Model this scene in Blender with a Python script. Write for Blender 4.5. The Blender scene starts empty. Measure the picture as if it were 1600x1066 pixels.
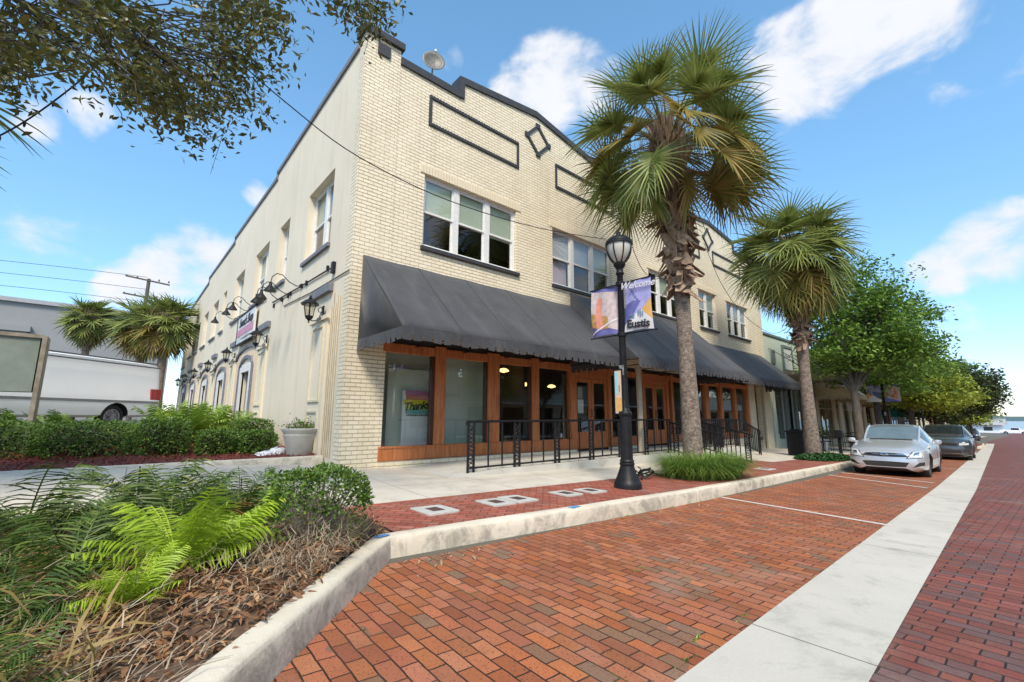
import bpy, bmesh, math, random
import numpy as np
from mathutils import Vector, Matrix
random.seed(7); np.random.seed(7)
C = bpy.context.scene.collection
S = bpy.context.scene
PI = math.pi
R = math.radians

# ------------------------------------------------------------------ camera
F_PX = 695.643
yaw, pit, rol = R(48.8249), R(9.6898), R(0.23707)
cw = Vector((math.cos(yaw)*math.cos(pit), math.sin(yaw)*math.cos(pit), math.sin(pit)))
cr = Vector((math.sin(yaw), -math.cos(yaw), 0))
cu = cr.cross(cw)
cr, cu = cr*math.cos(rol)+cu*math.sin(rol), -cr*math.sin(rol)+cu*math.cos(rol)
cam_d = bpy.data.cameras.new('camera'); cam = bpy.data.objects.new('camera', cam_d); C.objects.link(cam)
cam_d.sensor_width = 36; cam_d.lens = 36*F_PX/1600; cam_d.clip_start = .05; cam_d.clip_end = 6000
cam.matrix_world = Matrix(((cr.x, cu.x, -cw.x, 0), (cr.y, cu.y, -cw.y, 0), (cr.z, cu.z, -cw.z, 0), (0, 0, 0, 1)))
S.camera = cam
def ray(x, y):
    return (cr*(x-800) - cu*(y-533) + cw*F_PX).normalized()
def onY(x, y, Y): r = ray(x, y); return r*(Y/r.y)
def onZ(x, y, Z): r = ray(x, y); return r*(Z/r.z)
def dist(x, y, d): return ray(x, y)*d

# ------------------------------------------------------------------ light
S.view_settings.view_transform = 'Standard'; S.view_settings.look = 'None'
S.view_settings.exposure = 0.56; S.view_settings.gamma = 1
SUN_EL, SUN_AZ = R(50), R(-131)        # azimuth measured from +X, anticlockwise
sd = Vector((math.cos(SUN_AZ)*math.cos(SUN_EL), math.sin(SUN_AZ)*math.cos(SUN_EL), math.sin(SUN_EL)))
sun_d = bpy.data.lights.new('sun', 'SUN'); sun_d.energy = 3.3; sun_d.angle = R(16); sun_d.color = (1, .90, .76)
sun = bpy.data.objects.new('sun', sun_d); C.objects.link(sun)
sun.rotation_euler = sd.to_track_quat('Z', 'Y').to_euler()

# ------------------------------------------------------------------ sky
W = bpy.data.worlds.new('World'); S.world = W; W.use_nodes = True
nt = W.node_tree; N = nt.nodes; L = nt.links
for n in list(N): N.remove(n)
def nn(t, **k):
    n = N.new(t)
    for a, b in k.items(): setattr(n, a, b)
    return n
out = nn('ShaderNodeOutputWorld'); bg = nn('ShaderNodeBackground'); L.new(bg.outputs[0], out.inputs[0])
bg.inputs['Strength'].default_value = 0.12
sky = nn('ShaderNodeTexSky', sky_type='NISHITA', sun_disc=False)
sky.sun_elevation = SUN_EL; sky.sun_rotation = PI/2 - SUN_AZ; sky.air_density = 1.0; sky.dust_density = .25; sky.ozone_density = 1.6
hs = nn('ShaderNodeHueSaturation'); L.new(sky.outputs[0], hs.inputs['Color'])
hs.inputs['Saturation'].default_value = 1.12; hs.inputs['Value'].default_value = 1.72; hs.inputs['Hue'].default_value = .487
tc = nn('ShaderNodeTexCoord')
acc = None
def mth(op, a, b=None, c=None, clamp=False):
    n = nn('ShaderNodeMath', operation=op, use_clamp=clamp)
    for i, v in enumerate((a, b, c)):
        if v is None: continue
        if isinstance(v, (int, float)): n.inputs[i].default_value = v
        else: L.new(v, n.inputs[i])
    return n.outputs[0]
clouds = [(1235,85,75,1),(1330,50,105,1),(1430,35,95,1),(1250,130,62,.9),(1310,130,55,.9),(1500,20,70,.9),(1575,75,60,.55),(1490,150,45,.5),
          (1548,385,72,1.05),(1470,420,50,1.0),(1592,352,50,1.0),(1492,500,36,.7),(862,122,68,1),(808,135,48,.9),(925,122,52,.9),
          (705,95,26,.7),(305,408,60,1.1),(252,440,62,1.0),(205,440,48,.8),(335,390,36,.9),(58,188,36,.75),(140,178,34,.65),(400,302,24,.8),(100,365,75,.45),
          (1210,470,60,.6),(1150,440,40,.6)]
for (x, y, rp, wgt) in clouds:
    d = ray(x, y); a = (d.angle(ray(x+rp, y)) + d.angle(ray(x, y+rp)))/2
    vm = nn('ShaderNodeVectorMath', operation='DOT_PRODUCT'); L.new(tc.outputs['Generated'], vm.inputs[0]); vm.inputs[1].default_value = d
    mr = nn('ShaderNodeMapRange', interpolation_type='SMOOTHSTEP')
    L.new(vm.outputs['Value'], mr.inputs[0]); mr.inputs[1].default_value = math.cos(a*1.42); mr.inputs[2].default_value = math.cos(a*.15)
    mr.inputs[3].default_value = 0; mr.inputs[4].default_value = wgt
    acc = mr.outputs[0] if acc is None else mth('MAXIMUM', acc, mr.outputs[0])
# broken cloud behind the camera (seen only in glass and paint)
sep = nn('ShaderNodeSeparateXYZ'); L.new(tc.outputs['Generated'], sep.inputs[0])
mrb = nn('ShaderNodeMapRange', interpolation_type='SMOOTHSTEP'); L.new(sep.outputs['Y'], mrb.inputs[0])
mrb.inputs[1].default_value = -.02; mrb.inputs[2].default_value = -.35; mrb.inputs[3].default_value = 0; mrb.inputs[4].default_value = .62
acc = mth('MAXIMUM', acc, mrb.outputs[0])
mp = nn('ShaderNodeMapping'); L.new(tc.outputs['Generated'], mp.inputs[0]); mp.inputs['Scale'].default_value = (1, 1, 1.5)
nz = nn('ShaderNodeTexNoise'); L.new(mp.outputs[0], nz.inputs['Vector']); nz.inputs['Scale'].default_value = 7.5; nz.inputs['Detail'].default_value = 9; nz.inputs['Roughness'].default_value = .56; nz.inputs['Distortion'].default_value = .25
den = mth('ADD', acc, mth('MULTIPLY', mth('SUBTRACT', nz.outputs[0], .5), 3.0))
cov = nn('ShaderNodeMapRange', interpolation_type='SMOOTHSTEP'); L.new(den, cov.inputs[0]); cov.inputs[1].default_value = .34; cov.inputs[2].default_value = 1.15
cov.inputs[3].default_value = 0; cov.inputs[4].default_value = 1
cf = mth('MULTIPLY', cov.outputs[0], mth('GREATER_THAN', acc, .001))
shade = nn('ShaderNodeMixRGB'); L.new(nz.outputs[0], shade.inputs[0]); shade.inputs[1].default_value = (4.4, 4.7, 5.3, 1); shade.inputs[2].default_value = (5.9, 5.9, 6.0, 1)
mix = nn('ShaderNodeMixRGB'); L.new(cf, mix.inputs[0])
hz = nn('ShaderNodeMapRange'); L.new(sep.outputs['Z'], hz.inputs[0]); hz.inputs[1].default_value = 0; hz.inputs[2].default_value = .5
hm = nn('ShaderNodeMixRGB'); L.new(hz.outputs[0], hm.inputs[0]); hm.inputs[1].default_value = (.56, .60, .74, 1); hm.inputs[2].default_value = (1, 1, 1, 1)
hx = nn('ShaderNodeMixRGB', blend_type='MULTIPLY'); hx.inputs[0].default_value = 1; L.new(hs.outputs[0], hx.inputs[1]); L.new(hm.outputs[0], hx.inputs[2]); L.new(hx.outputs[0], mix.inputs[1]); L.new(shade.outputs[0], mix.inputs[2])
L.new(mix.outputs[0], bg.inputs['Color'])

# ------------------------------------------------------------------ materials
MATS = {}
class MT:
    def __init__(s, name):
        s.m = bpy.data.materials.new(name); s.m.use_nodes = True; s.n = s.m.node_tree.nodes; s.l = s.m.node_tree.links
        s.b = s.n['Principled BSDF']; s.o = s.n['Material Output']
    def new(s, t, **k):
        n = s.n.new(t)
        for a, b in k.items(): setattr(n, a, b)
        return n
    def val(s, sock, v):
        if isinstance(v, (int, float, tuple)): sock.default_value = v if not isinstance(v, tuple) or len(v) != 3 or sock.type != 'RGBA' else (*v, 1)
        else: s.l.new(v, sock)
    def math(s, op, a, b=None, clamp=False):
        n = s.new('ShaderNodeMath', operation=op, use_clamp=clamp); s.val(n.inputs[0], a)
        if b is not None: s.val(n.inputs[1], b)
        return n.outputs[0]
    def coord(s, scale=(1, 1, 1), rot=0, loc=(0, 0, 0)):
        t = s.new('ShaderNodeTexCoord'); m = s.new('ShaderNodeMapping'); s.l.new(t.outputs['Object'], m.inputs[0])
        m.inputs['Scale'].default_value = scale; m.inputs['Rotation'].default_value = (0, 0, rot); m.inputs['Location'].default_value = loc
        return m.outputs[0]
    def noise(s, vec, scale, detail=5, rough=.55, dist=0):
        n = s.new('ShaderNodeTexNoise'); s.l.new(vec, n.inputs['Vector']); n.inputs['Scale'].default_value = scale
        n.inputs['Detail'].default_value = detail; n.inputs['Roughness'].default_value = rough; n.inputs['Distortion'].default_value = dist
        return n.outputs[0]
    def ramp(s, f, stops):
        r = s.new('ShaderNodeValToRGB'); s.l.new(f, r.inputs[0]); e = r.color_ramp.elements
        while len(e) < len(stops): e.new(.5)
        for q, (p, c) in zip(e, stops): q.position = p; q.color = (*c, 1) if len(c) == 3 else c
        return r.outputs[0]
    def mix(s, f, a, b, mode='MIX'):
        n = s.new('ShaderNodeMixRGB', blend_type=mode); s.val(n.inputs[0], f); s.val(n.inputs[1], a); s.val(n.inputs[2], b); return n.outputs[0]
    def bump(s, h, strength=.5, dist=.01, prev=None):
        n = s.new('ShaderNodeBump'); n.inputs['Strength'].default_value = strength; n.inputs['Distance'].default_value = dist; s.l.new(h, n.inputs['Height'])
        if prev is not None: s.l.new(prev, n.inputs['Normal'])
        s.l.new(n.outputs[0], s.b.inputs['Normal']); return n.outputs[0]
def simple(name, c1, c2=None, scale=6, rough=.6, bump=0, bscale=40, metal=0, coat=0, spec=.5, rough2=None):
    if name in MATS: return MATS[name]
    t = MT(name); v = t.coord(); c2 = c2 or tuple(x*.8 for x in c1)
    f = t.noise(v, scale, 6, .6); t.val(t.b.inputs['Base Color'], t.ramp(f, [(.3, c1), (.7, c2)]))
    t.b.inputs['Roughness'].default_value = rough; t.b.inputs['Metallic'].default_value = metal; t.b.inputs['Coat Weight'].default_value = coat
    t.b.inputs['Specular IOR Level'].default_value = spec
    if rough2 is not None: t.val(t.b.inputs['Roughness'], t.ramp(t.noise(v, scale*1.7), [(.35, (rough,)*3), (.65, (rough2,)*3)]))
    if bump: t.bump(t.noise(v, bscale, 6), bump, .01)
    MATS[name] = t.m; return t.m

def brick_paint():
    t = MT('cream painted brick'); tc = t.new('ShaderNodeTexCoord'); sp = t.new('ShaderNodeSeparateXYZ'); t.l.new(tc.outputs['Object'], sp.inputs[0])
    cb = t.new('ShaderNodeCombineXYZ'); t.l.new(t.math('ADD', sp.outputs[0], sp.outputs[1]), cb.inputs[0]); t.l.new(sp.outputs[2], cb.inputs[1])
    nzv = t.new('ShaderNodeTexNoise'); t.l.new(tc.outputs['Object'], nzv.inputs['Vector']); nzv.inputs['Scale'].default_value = 9; nzv.inputs['Detail'].default_value = 3
    dm = t.new('ShaderNodeVectorMath', operation='MULTIPLY_ADD'); t.l.new(nzv.outputs['Color'], dm.inputs[0]); dm.inputs[1].default_value = (.012, .009, 0); t.l.new(cb.outputs[0], dm.inputs[2])
    br = t.new('ShaderNodeTexBrick'); t.l.new(dm.outputs[0], br.inputs['Vector'])
    br.inputs['Scale'].default_value = 1; br.inputs['Brick Width'].default_value = .215; br.inputs['Row Height'].default_value = .081
    br.inputs['Mortar Size'].default_value = .006; br.inputs['Mortar Smooth'].default_value = .35; br.inputs['Bias'].default_value = 0
    br.inputs['Color1'].default_value = (.84, .745, .555, 1); br.inputs['Color2'].default_value = (.77, .675, .485, 1); br.inputs['Mortar'].default_value = (.50, .41, .28, 1)
    fz = t.math('FRACT', t.math('DIVIDE', t.math('ADD', sp.outputs[2], t.math('MULTIPLY', t.math('SUBTRACT', nzv.outputs['Fac'], .5), .012)), .081))
    jm = t.math('MULTIPLY', t.ramp(fz, [(0.0, (1, 1, 1)), (.10, (1, 1, 1)), (.15, (0, 0, 0)), (1.0, (0, 0, 0))]), t.ramp(t.noise(tc.outputs['Object'], 1.3, 6, .6), [(.38, (.25,)*3), (.6, (.95,)*3)]))  # raked bed joints: their horizontal shadow line is painted in as dark colour
    c0 = t.mix(jm, br.outputs[0], (.22, .17, .11))
    f = t.noise(tc.outputs['Object'], .7, 8, .65); c = t.mix(t.math('MULTIPLY', t.ramp(f, [(.45, (0, 0, 0)), (.75, (1, 1, 1))]), .28), c0, (.55, .46, .32))
    f2 = t.noise(tc.outputs['Object'], 14, 5, .7); c = t.mix(t.math('MULTIPLY', t.ramp(f2, [(.58, (0, 0, 0)), (.75, (1, 1, 1))]), .25), c, (.48, .39, .27))
    # long vertical rain streaks
    mp = t.coord((3.2, 3.2, .22)); f3 = t.noise(mp, 1.6, 6, .6); c = t.mix(t.math('MULTIPLY', t.ramp(f3, [(.52, (0, 0, 0)), (.72, (1, 1, 1))]), .22), c, (.42, .33, .2))
    t.val(t.b.inputs['Base Color'], c); t.b.inputs['Roughness'].default_value = .62
    h = t.math('SUBTRACT', t.math('MULTIPLY', f2, .35), t.math('MULTIPLY', br.outputs['Fac'], 1.0))
    t.bump(h, .9, .012); return t.m
def paving(name, c1, c2, c3, mort, rot, loc=(0, 0, 0), bw=.2, bh=.1, moss=.0, bias=0, darkf=.4):
    t = MT(name); v = t.coord((1, 1, 1), rot, loc)
    nzv = t.new('ShaderNodeTexNoise'); t.l.new(v, nzv.inputs['Vector']); nzv.inputs['Scale'].default_value = 5; nzv.inputs['Detail'].default_value = 2
    dm = t.new('ShaderNodeVectorMath', operation='MULTIPLY_ADD'); t.l.new(nzv.outputs['Color'], dm.inputs[0]); dm.inputs[1].default_value = (.024, .022, 0); t.l.new(v, dm.inputs[2])
    def brick(a, b, bias):
        br = t.new('ShaderNodeTexBrick'); t.l.new(dm.outputs[0], br.inputs['Vector']); br.inputs['Scale'].default_value = 1
        br.inputs['Brick Width'].default_value = bw; br.inputs['Row Height'].default_value = bh; br.inputs['Mortar Size'].default_value = .0052; br.inputs['Mortar Smooth'].default_value = .3
        br.inputs['Bias'].default_value = bias; br.inputs['Color1'].default_value = (*a, 1); br.inputs['Color2'].default_value = (*b, 1); br.inputs['Mortar'].default_value = (*mort, 1); return br
    br = brick(c1, c2, bias)
    # a second pick per brick through white noise on the brick index
    sp = t.new('ShaderNodeSeparateXYZ'); t.l.new(dm.outputs[0], sp.inputs[0])
    row = t.math('FLOOR', t.math('DIVIDE', sp.outputs[1], bh)); odd = t.math('SUBTRACT', 1.0, t.math('MODULO', t.math('ABSOLUTE', row), 2.0))
    col = t.math('FLOOR', t.math('ADD', t.math('DIVIDE', sp.outputs[0], bw), t.math('MULTIPLY', odd, .5)))
    cb = t.new('ShaderNodeCombineXYZ'); t.l.new(row, cb.inputs[1]); t.l.new(col, cb.inputs[0]); cb.inputs[2].default_value = 3.3
    wn = t.new('ShaderNodeTexWhiteNoise', noise_dimensions='3D'); t.l.new(cb.outputs[0], wn.inputs['Vector'])
    big = t.noise(v, .55, 4, .6)
    sel = t.math('GREATER_THAN', t.math('ADD', wn.outputs[0], t.math('MULTIPLY', t.math('SUBTRACT', big, .5), .7)), 1-darkf)
    c = t.mix(t.math('MULTIPLY', t.math('MULTIPLY', sel, t.math('SUBTRACT', 1.0, br.outputs['Fac'])), .8), br.outputs[0], c3)
    sc = t.new('ShaderNodeSeparateColor'); t.l.new(wn.outputs['Color'], sc.inputs[0]); hv = t.new('ShaderNodeHueSaturation'); t.l.new(c, hv.inputs['Color']); t.l.new(t.math('ADD', .4965, t.math('MULTIPLY', sc.outputs[1], .008)), hv.inputs['Hue']); t.l.new(t.math('ADD', .95, t.math('MULTIPLY', sc.outputs[2], .12)), hv.inputs['Saturation']); t.l.new(t.math('ADD', .72, t.math('MULTIPLY', wn.outputs[0], .42)), hv.inputs['Value']); c = hv.outputs[0]
    fine = t.noise(v, 90, 5, .75); c = t.mix(t.math('MULTIPLY', t.ramp(fine, [(.52, (0, 0, 0)), (.7, (1, 1, 1))]), .4), c, tuple(x*.45 for x in c1))
    sk = t.noise(v, 95, 2, .5); c = t.mix(t.math('MULTIPLY', t.ramp(sk, [(.61, (0, 0, 0)), (.65, (1, 1, 1))]), .8), c, (.06, .03, .02))
    pn = t.noise(v, 6, 6, .7); c = t.mix(t.math('MULTIPLY', t.ramp(pn, [(.5, (0, 0, 0)), (.7, (1, 1, 1))]), .35), c, tuple(x*.5 for x in c1))
    st = t.noise(v, 1.7, 7, .65); c = t.mix(t.math('MULTIPLY', t.ramp(st, [(.5, (0, 0, 0)), (.72, (1, 1, 1))]), .42), c, tuple(x*.42 for x in c1))
    st2 = t.noise(v, 1.1, 6, .6, .5); c = t.mix(t.math('MULTIPLY', t.ramp(st2, [(.56, (0, 0, 0)), (.75, (1, 1, 1))]), .22), c, (.42, .33, .26))
    if moss:
        ms = t.noise(v, 2.3, 6, .7); c = t.mix(t.math('MULTIPLY', t.math('MULTIPLY', t.ramp(ms, [(.6, (0, 0, 0)), (.68, (1, 1, 1))]), br.outputs['Fac']), moss), c, (.07, .1, .02))
    t.val(t.b.inputs['Base Color'], c); t.val(t.b.inputs['Roughness'], t.ramp(t.noise(v, 8), [(.3, (.62,)*3), (.7, (.85,)*3)])); t.b.inputs['Specular IOR Level'].default_value = .35
    tilt = t.math('MULTIPLY', wn.outputs[0], .35)
    h = t.math('ADD', t.math('SUBTRACT', t.math('MULTIPLY', fine, .3), br.outputs['Fac']), tilt); t.bump(h, .85, .009); return t.m
def concrete(name, c1, c2, dark, scale=1.2, stain=.5, joints=None, rot=0, streak=False):
    t = MT(name); v = t.coord((1, 1, 1), rot)
    f = t.noise(v, scale, 8, .62); c = t.ramp(f, [(.3, c1), (.7, c2)])
    g = t.noise(v, 60, 6, .7); c = t.mix(t.math('MULTIPLY', t.ramp(g, [(.5, (0, 0, 0)), (.75, (1, 1, 1))]), .35), c, tuple(x*.6 for x in c1))
    s = t.noise(v, 2.2 if not streak else 3.3, 8, .72, .4); c = t.mix(t.math('MULTIPLY', t.ramp(s, [(.52, (0, 0, 0)), (.68, (1, 1, 1))]), stain), c, dark)
    h = g
    if joints:
        br = t.new('ShaderNodeTexBrick', offset=0.0, squash=1.0); t.l.new(v, br.inputs['Vector']); br.inputs['Scale'].default_value = 1
        br.inputs['Brick Width'].default_value = joints[0]; br.inputs['Row Height'].default_value = joints[1]; br.inputs['Mortar Size'].default_value = .007; br.inputs['Mortar Smooth'].default_value = .2
        c = t.mix(t.math('MULTIPLY', br.outputs['Fac'], .85), c, tuple(x*.6 for x in dark)); h = t.math('SUBTRACT', t.math('MULTIPLY', g, .3), br.outputs['Fac'])
    t.val(t.b.inputs['Base Color'], c); t.b.inputs['Roughness'].default_value = .8; t.bump(h, .5, .008); return t.m
def kerb_mat():
    t = MT('weathered kerb concrete'); v = t.coord(); g = t.noise(v, 45, 6, .7)
    c = t.ramp(t.noise(v, 1.5, 8, .6), [(.3, (.66, .60, .48)), (.7, (.53, .47, .36))])
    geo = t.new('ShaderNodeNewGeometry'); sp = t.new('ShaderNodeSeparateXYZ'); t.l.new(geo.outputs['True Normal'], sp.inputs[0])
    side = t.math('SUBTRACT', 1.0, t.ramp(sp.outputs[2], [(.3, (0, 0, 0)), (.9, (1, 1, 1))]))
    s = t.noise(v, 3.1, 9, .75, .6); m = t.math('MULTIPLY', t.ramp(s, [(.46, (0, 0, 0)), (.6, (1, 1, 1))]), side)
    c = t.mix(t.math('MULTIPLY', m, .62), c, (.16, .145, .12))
    c = t.mix(t.math('MULTIPLY', t.ramp(t.noise(v, 9, 6, .7), [(.55, (0, 0, 0)), (.7, (1, 1, 1))]), .35), c, (.25, .23, .19))
    t.val(t.b.inputs['Base Color'], c); t.b.inputs['Roughness'].default_value = .82; t.bump(g, .5, .008); return t.m
def leafmat(name, a, b, c=None, rough=.5, trans=.3):
    t = MT(name); g = t.new('ShaderNodeNewGeometry'); v = t.coord()
    cl = t.noise(v, 1.6, 3); f = t.math('ADD', t.math('MULTIPLY', g.outputs['Random Per Island'], .65), t.math('MULTIPLY', cl, .45))
    st = [(.15, a), (.85, b)] if c is None else [(.1, a), (.68, b), (.93, c)]
    col = t.ramp(f, st); t.val(t.b.inputs['Base Color'], col); t.b.inputs['Roughness'].default_value = rough; t.b.inputs['Specular IOR Level'].default_value = .28
    tr = t.new('ShaderNodeBsdfTranslucent'); t.l.new(t.mix(.45, col, b, 'MIX'), tr.inputs[0]); mx = t.new('ShaderNodeMixShader'); mx.inputs[0].default_value = trans
    t.l.new(t.b.outputs[0], mx.inputs[1]); t.l.new(tr.outputs[0], mx.inputs[2]); t.l.new(mx.outputs[0], t.o.inputs[0]); return t.m
def glassmat(name, tint=(.9, .95, .93), base=.1, k=1.4, rough=.02):
    t = MT(name); t.n.remove(t.b); tr = t.new('ShaderNodeBsdfTransparent'); tr.inputs[0].default_value = (*tint, 1); gl = t.new('ShaderNodeBsdfGlossy'); gl.inputs['Roughness'].default_value = rough
    fr = t.new('ShaderNodeFresnel'); g_ = t.new('ShaderNodeNewGeometry'); t.l.new(t.math('SUBTRACT', 1.5, t.math('MULTIPLY', g_.outputs['Backfacing'], .8333)), fr.inputs[0]); v = t.coord()
    bp = t.new('ShaderNodeBump'); bp.inputs['Strength'].default_value = .12; bp.inputs['Distance'].default_value = .01; t.l.new(t.noise(v, 1.3, 2), bp.inputs['Height']); t.l.new(bp.outputs[0], gl.inputs['Normal'])
    mx = t.new('ShaderNodeMixShader'); t.l.new(t.math('ADD', t.math('MULTIPLY', fr.outputs[0], k), base, True), mx.inputs[0]); t.l.new(tr.outputs[0], mx.inputs[1]); t.l.new(gl.outputs[0], mx.inputs[2]); t.l.new(mx.outputs[0], t.o.inputs[0]); return t.m
def woodmat(name, a, b, c):
    t = MT(name); tc = t.new('ShaderNodeTexCoord'); mp = t.new('ShaderNodeMapping'); t.l.new(tc.outputs['Object'], mp.inputs[0]); mp.inputs['Scale'].default_value = (14, 14, 1.2)
    f = t.noise(mp.outputs[0], 1.4, 8, .65, .6); col = t.ramp(f, [(.25, a), (.5, b), (.78, c)])
    w = t.noise(t.coord(), 5, 8, .7); col = t.mix(t.math('MULTIPLY', t.ramp(w, [(.56, (0, 0, 0)), (.68, (1, 1, 1))]), .35), col, (.42, .24, .12))
    t.val(t.b.inputs['Base Color'], col); t.val(t.b.inputs['Roughness'], t.ramp(w, [(.3, (.35,)*3), (.7, (.65,)*3)])); t.bump(f, .3, .004); return t.m
def awningmat():
    t = MT('charcoal awning canvas'); v = t.coord(); f = t.noise(v, 1.1, 8, .65, .5)
    mp = t.coord((2.2, .5, .5)); f2 = t.noise(mp, 1.6, 7, .65, .3)
    col = t.ramp(f, [(.3, (.033, .034, .037)), (.7, (.058, .058, .062))]); col = t.mix(t.math('MULTIPLY', t.ramp(f2, [(.5, (0, 0, 0)), (.75, (1, 1, 1))]), .5), col, (.10, .10, .10))
    t.val(t.b.inputs['Base Color'], col); t.b.inputs['Roughness'].default_value = .72; t.b.inputs['Sheen Weight'].default_value = .1
    mp2 = t.coord((1, 1, 1)); w = t.new('ShaderNodeTexWave', wave_type='BANDS', bands_direction='X'); t.l.new(mp2, w.inputs[0]); w.inputs['Scale'].default_value = .42; w.inputs['Distortion'].default_value = .6
    h = t.math('ADD', t.math('MULTIPLY', t.noise(v, 2.5, 4), .8), t.math('MULTIPLY', w.outputs[0], .25)); t.bump(h, .35, .06); return t.m
def stucco():
    t = MT('cream stucco'); v = t.coord(); c = t.ramp(t.noise(v, .5, 8, .6), [(.3, (.72, .64, .50)), (.7, (.65, .57, .435))])
    mp = t.coord((2.5, 2.5, .25)); c = t.mix(t.math('MULTIPLY', t.ramp(t.noise(mp, 1.5, 7, .62), [(.5, (0, 0, 0)), (.72, (1, 1, 1))]), .25), c, (.40, .34, .25))
    t.val(t.b.inputs['Base Color'], c); t.b.inputs['Roughness'].default_value = .8; t.bump(t.noise(v, 35, 6, .65), .25, .008); return t.m
def barkmat(name, a, b, ring=0):
    t = MT(name); mp = t.coord((1, 1, .5 if not ring else 1.5)); f = t.noise(mp, 9, 8, .7, .4); col = t.ramp(f, [(.3, a), (.7, b)])
    if ring: f = t.noise(mp, 13, 5, .8, .8); col = t.mix(t.math('MULTIPLY', t.ramp(f, [(.47, (0, 0, 0)), (.56, (1, 1, 1))]), .75), col, tuple(x*.45 for x in a))
    t.val(t.b.inputs['Base Color'], col); t.b.inputs['Roughness'].default_value = .9; t.bump(f, .9, .03); return t.m

M_BRICK = brick_paint(); M_STUCCO = stucco(); M_AWN = awningmat()
M_PARK = paving('orange brick paving', (.42, .148, .066), (.32, .106, .052), (.15, .105, .065), (.022, .014, .01), R(92.3), moss=.8, darkf=.10)
M_ROAD = paving('red brick road', (.27, .085, .06), (.21, .068, .05), (.105, .07, .066), (.018, .013, .012), R(92.0), (.05, .03, 0), moss=.2, darkf=.30)
M_BAND = paving('red clay pavers', (.40, .13, .085), (.33, .10, .068), (.25, .13, .10), (.07, .022, .015), R(46), bw=.2, bh=.1, moss=.2, darkf=.1)
M_WALK = concrete('pavement concrete', (.60, .545, .45), (.50, .45, .37), (.30, .265, .21), 1.1, .5, (1.55, 1.62), R(1.3))
M_GUT = concrete('gutter concrete', (.55, .515, .44), (.46, .43, .365), (.2, .19, .165), .9, .45, (3.05, 40), R(1.3))
M_CON = concrete('plain concrete', (.55, .53, .47), (.45, .43, .37), (.25, .23, .19), 1.5, .5)
M_KERB = kerb_mat()
M_WOOD = woodmat('varnished reddish wood', (.22, .055, .018), (.46, .145, .042), (.60, .25, .10))
M_BLACK = simple('black painted metal', (.010, .010, .011), (.018, .018, .02), 8, .45, .1, spec=.22)
M_TRIM = simple('black painted trim', (.028, .028, .032), (.045, .045, .05), 6, .6, .5, 30)
M_GTRIM = simple('dark grey painted trim', (.13, .135, .155), (.2, .2, .22), 8, .7, .4, 40)
M_WHITE = simple('chipped white window paint', (.74, .74, .72), (.60, .59, .55), 16, .5, .2)
M_GLASS = glassmat('window glass', (.97, .98, .97), .07, 1.3)
M_SGLASS = glassmat('shop window glass', (.95, .98, .95), .16, 1.4)
M_SHADE = simple('pale green window shade', (.42, .49, .39), (.35, .42, .33), 1.5, .8)
M_SHADE2 = simple('grey window blind', (.42, .46, .50), (.36, .40, .44), 1.5, .8)
M_SHADE3 = simple('pinkish window cloth', (.46, .35, .36), (.38, .30, .32), 1.5, .8)
M_DARK = simple('dark interior', (.02, .018, .016), (.035, .03, .026), 1, .8)
M_INT = simple('pale green partition', (.66, .72, .63), (.58, .64, .55), 1, .8)
M_CARW = simple('silver car paint', (.62, .63, .65), (.58, .59, .61), 2, .28, metal=.55, coat=.6)
M_CARG = simple('dark grey car paint', (.09, .10, .11), (.075, .085, .095), 2, .22, metal=.5, coat=.8)
M_CWHITE = simple('white car paint', (.95, .95, .94), (.90, .90, .90), 1.2, .5, coat=.15)
M_CARGL = simple('car glass', (.03, .04, .04), (.05, .06, .06), 1, .04, spec=.9)
M_WSHIELD = simple('pale windscreen', (.09, .12, .12), (.15, .19, .19), 1.2, .05, spec=.8, coat=.6)
M_TYRE = simple('tyre rubber', (.02, .02, .02), (.03, .03, .03), 20, .85, .3)
M_ALLOY = simple('alloy wheel', (.5, .5, .52), (.4, .4, .42), 10, .3, metal=.9)
M_CHROME = simple('chrome', (.7, .7, .72), (.6, .6, .62), 10, .12, metal=1)
M_LENS = simple('headlight lens', (.62, .64, .62), (.5, .52, .5), 14, .12, spec=.8, coat=1)
M_RED = simple('red lamp lens', (.45, .012, .01), (.35, .01, .01), 10, .2, coat=1)
M_BARK = barkmat('grey bark', (.06, .05, .04), (.15, .13, .105))
M_PALM = barkmat('palm bark', (.14, .10, .075), (.37, .30, .24), 1)
M_BOOT = barkmat('palm boots', (.13, .08, .05), (.42, .30, .20))
M_FROND = leafmat('palm frond green', (.08, .12, .03), (.25, .30, .08), (.38, .38, .13), .42, .22)
M_FRONDY = leafmat('palm frond yellowing', (.10, .11, .02), (.30, .24, .06), (.38, .22, .07), .5, .3)
M_FDEAD = leafmat('dead palm frond', (.14, .085, .05), (.33, .23, .15), (.42, .33, .24), .8, .2)
M_OAK = leafmat('oak leaf', (.04, .052, .012), (.13, .135, .035), (.22, .19, .06), .35, .2)
M_MAPLE = leafmat('bright green leaf', (.03, .085, .012), (.15, .27, .04), (.30, .42, .08), .45, .3)
M_LIME = leafmat('yellow green leaf', (.13, .18, .02), (.32, .38, .05), (.45, .48, .08), .45, .35)
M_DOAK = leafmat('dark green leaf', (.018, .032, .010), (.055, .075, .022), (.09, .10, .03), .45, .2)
M_SHRUB = leafmat('box hedge leaf', (.035, .075, .012), (.12, .21, .035), (.24, .34, .065), .4, .25)
M_FERN = leafmat('cycad leaf dark', (.018, .042, .008), (.085, .14, .022), (.20, .24, .045), .45, .2)
M_FERNB = leafmat('cycad leaf bright', (.20, .31, .02), (.40, .55, .04), (.50, .62, .09), .4, .35)
M_FERND = leafmat('cycad leaf dead', (.13, .05, .02), (.36, .16, .06), (.50, .30, .13), .8, .2)
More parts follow.
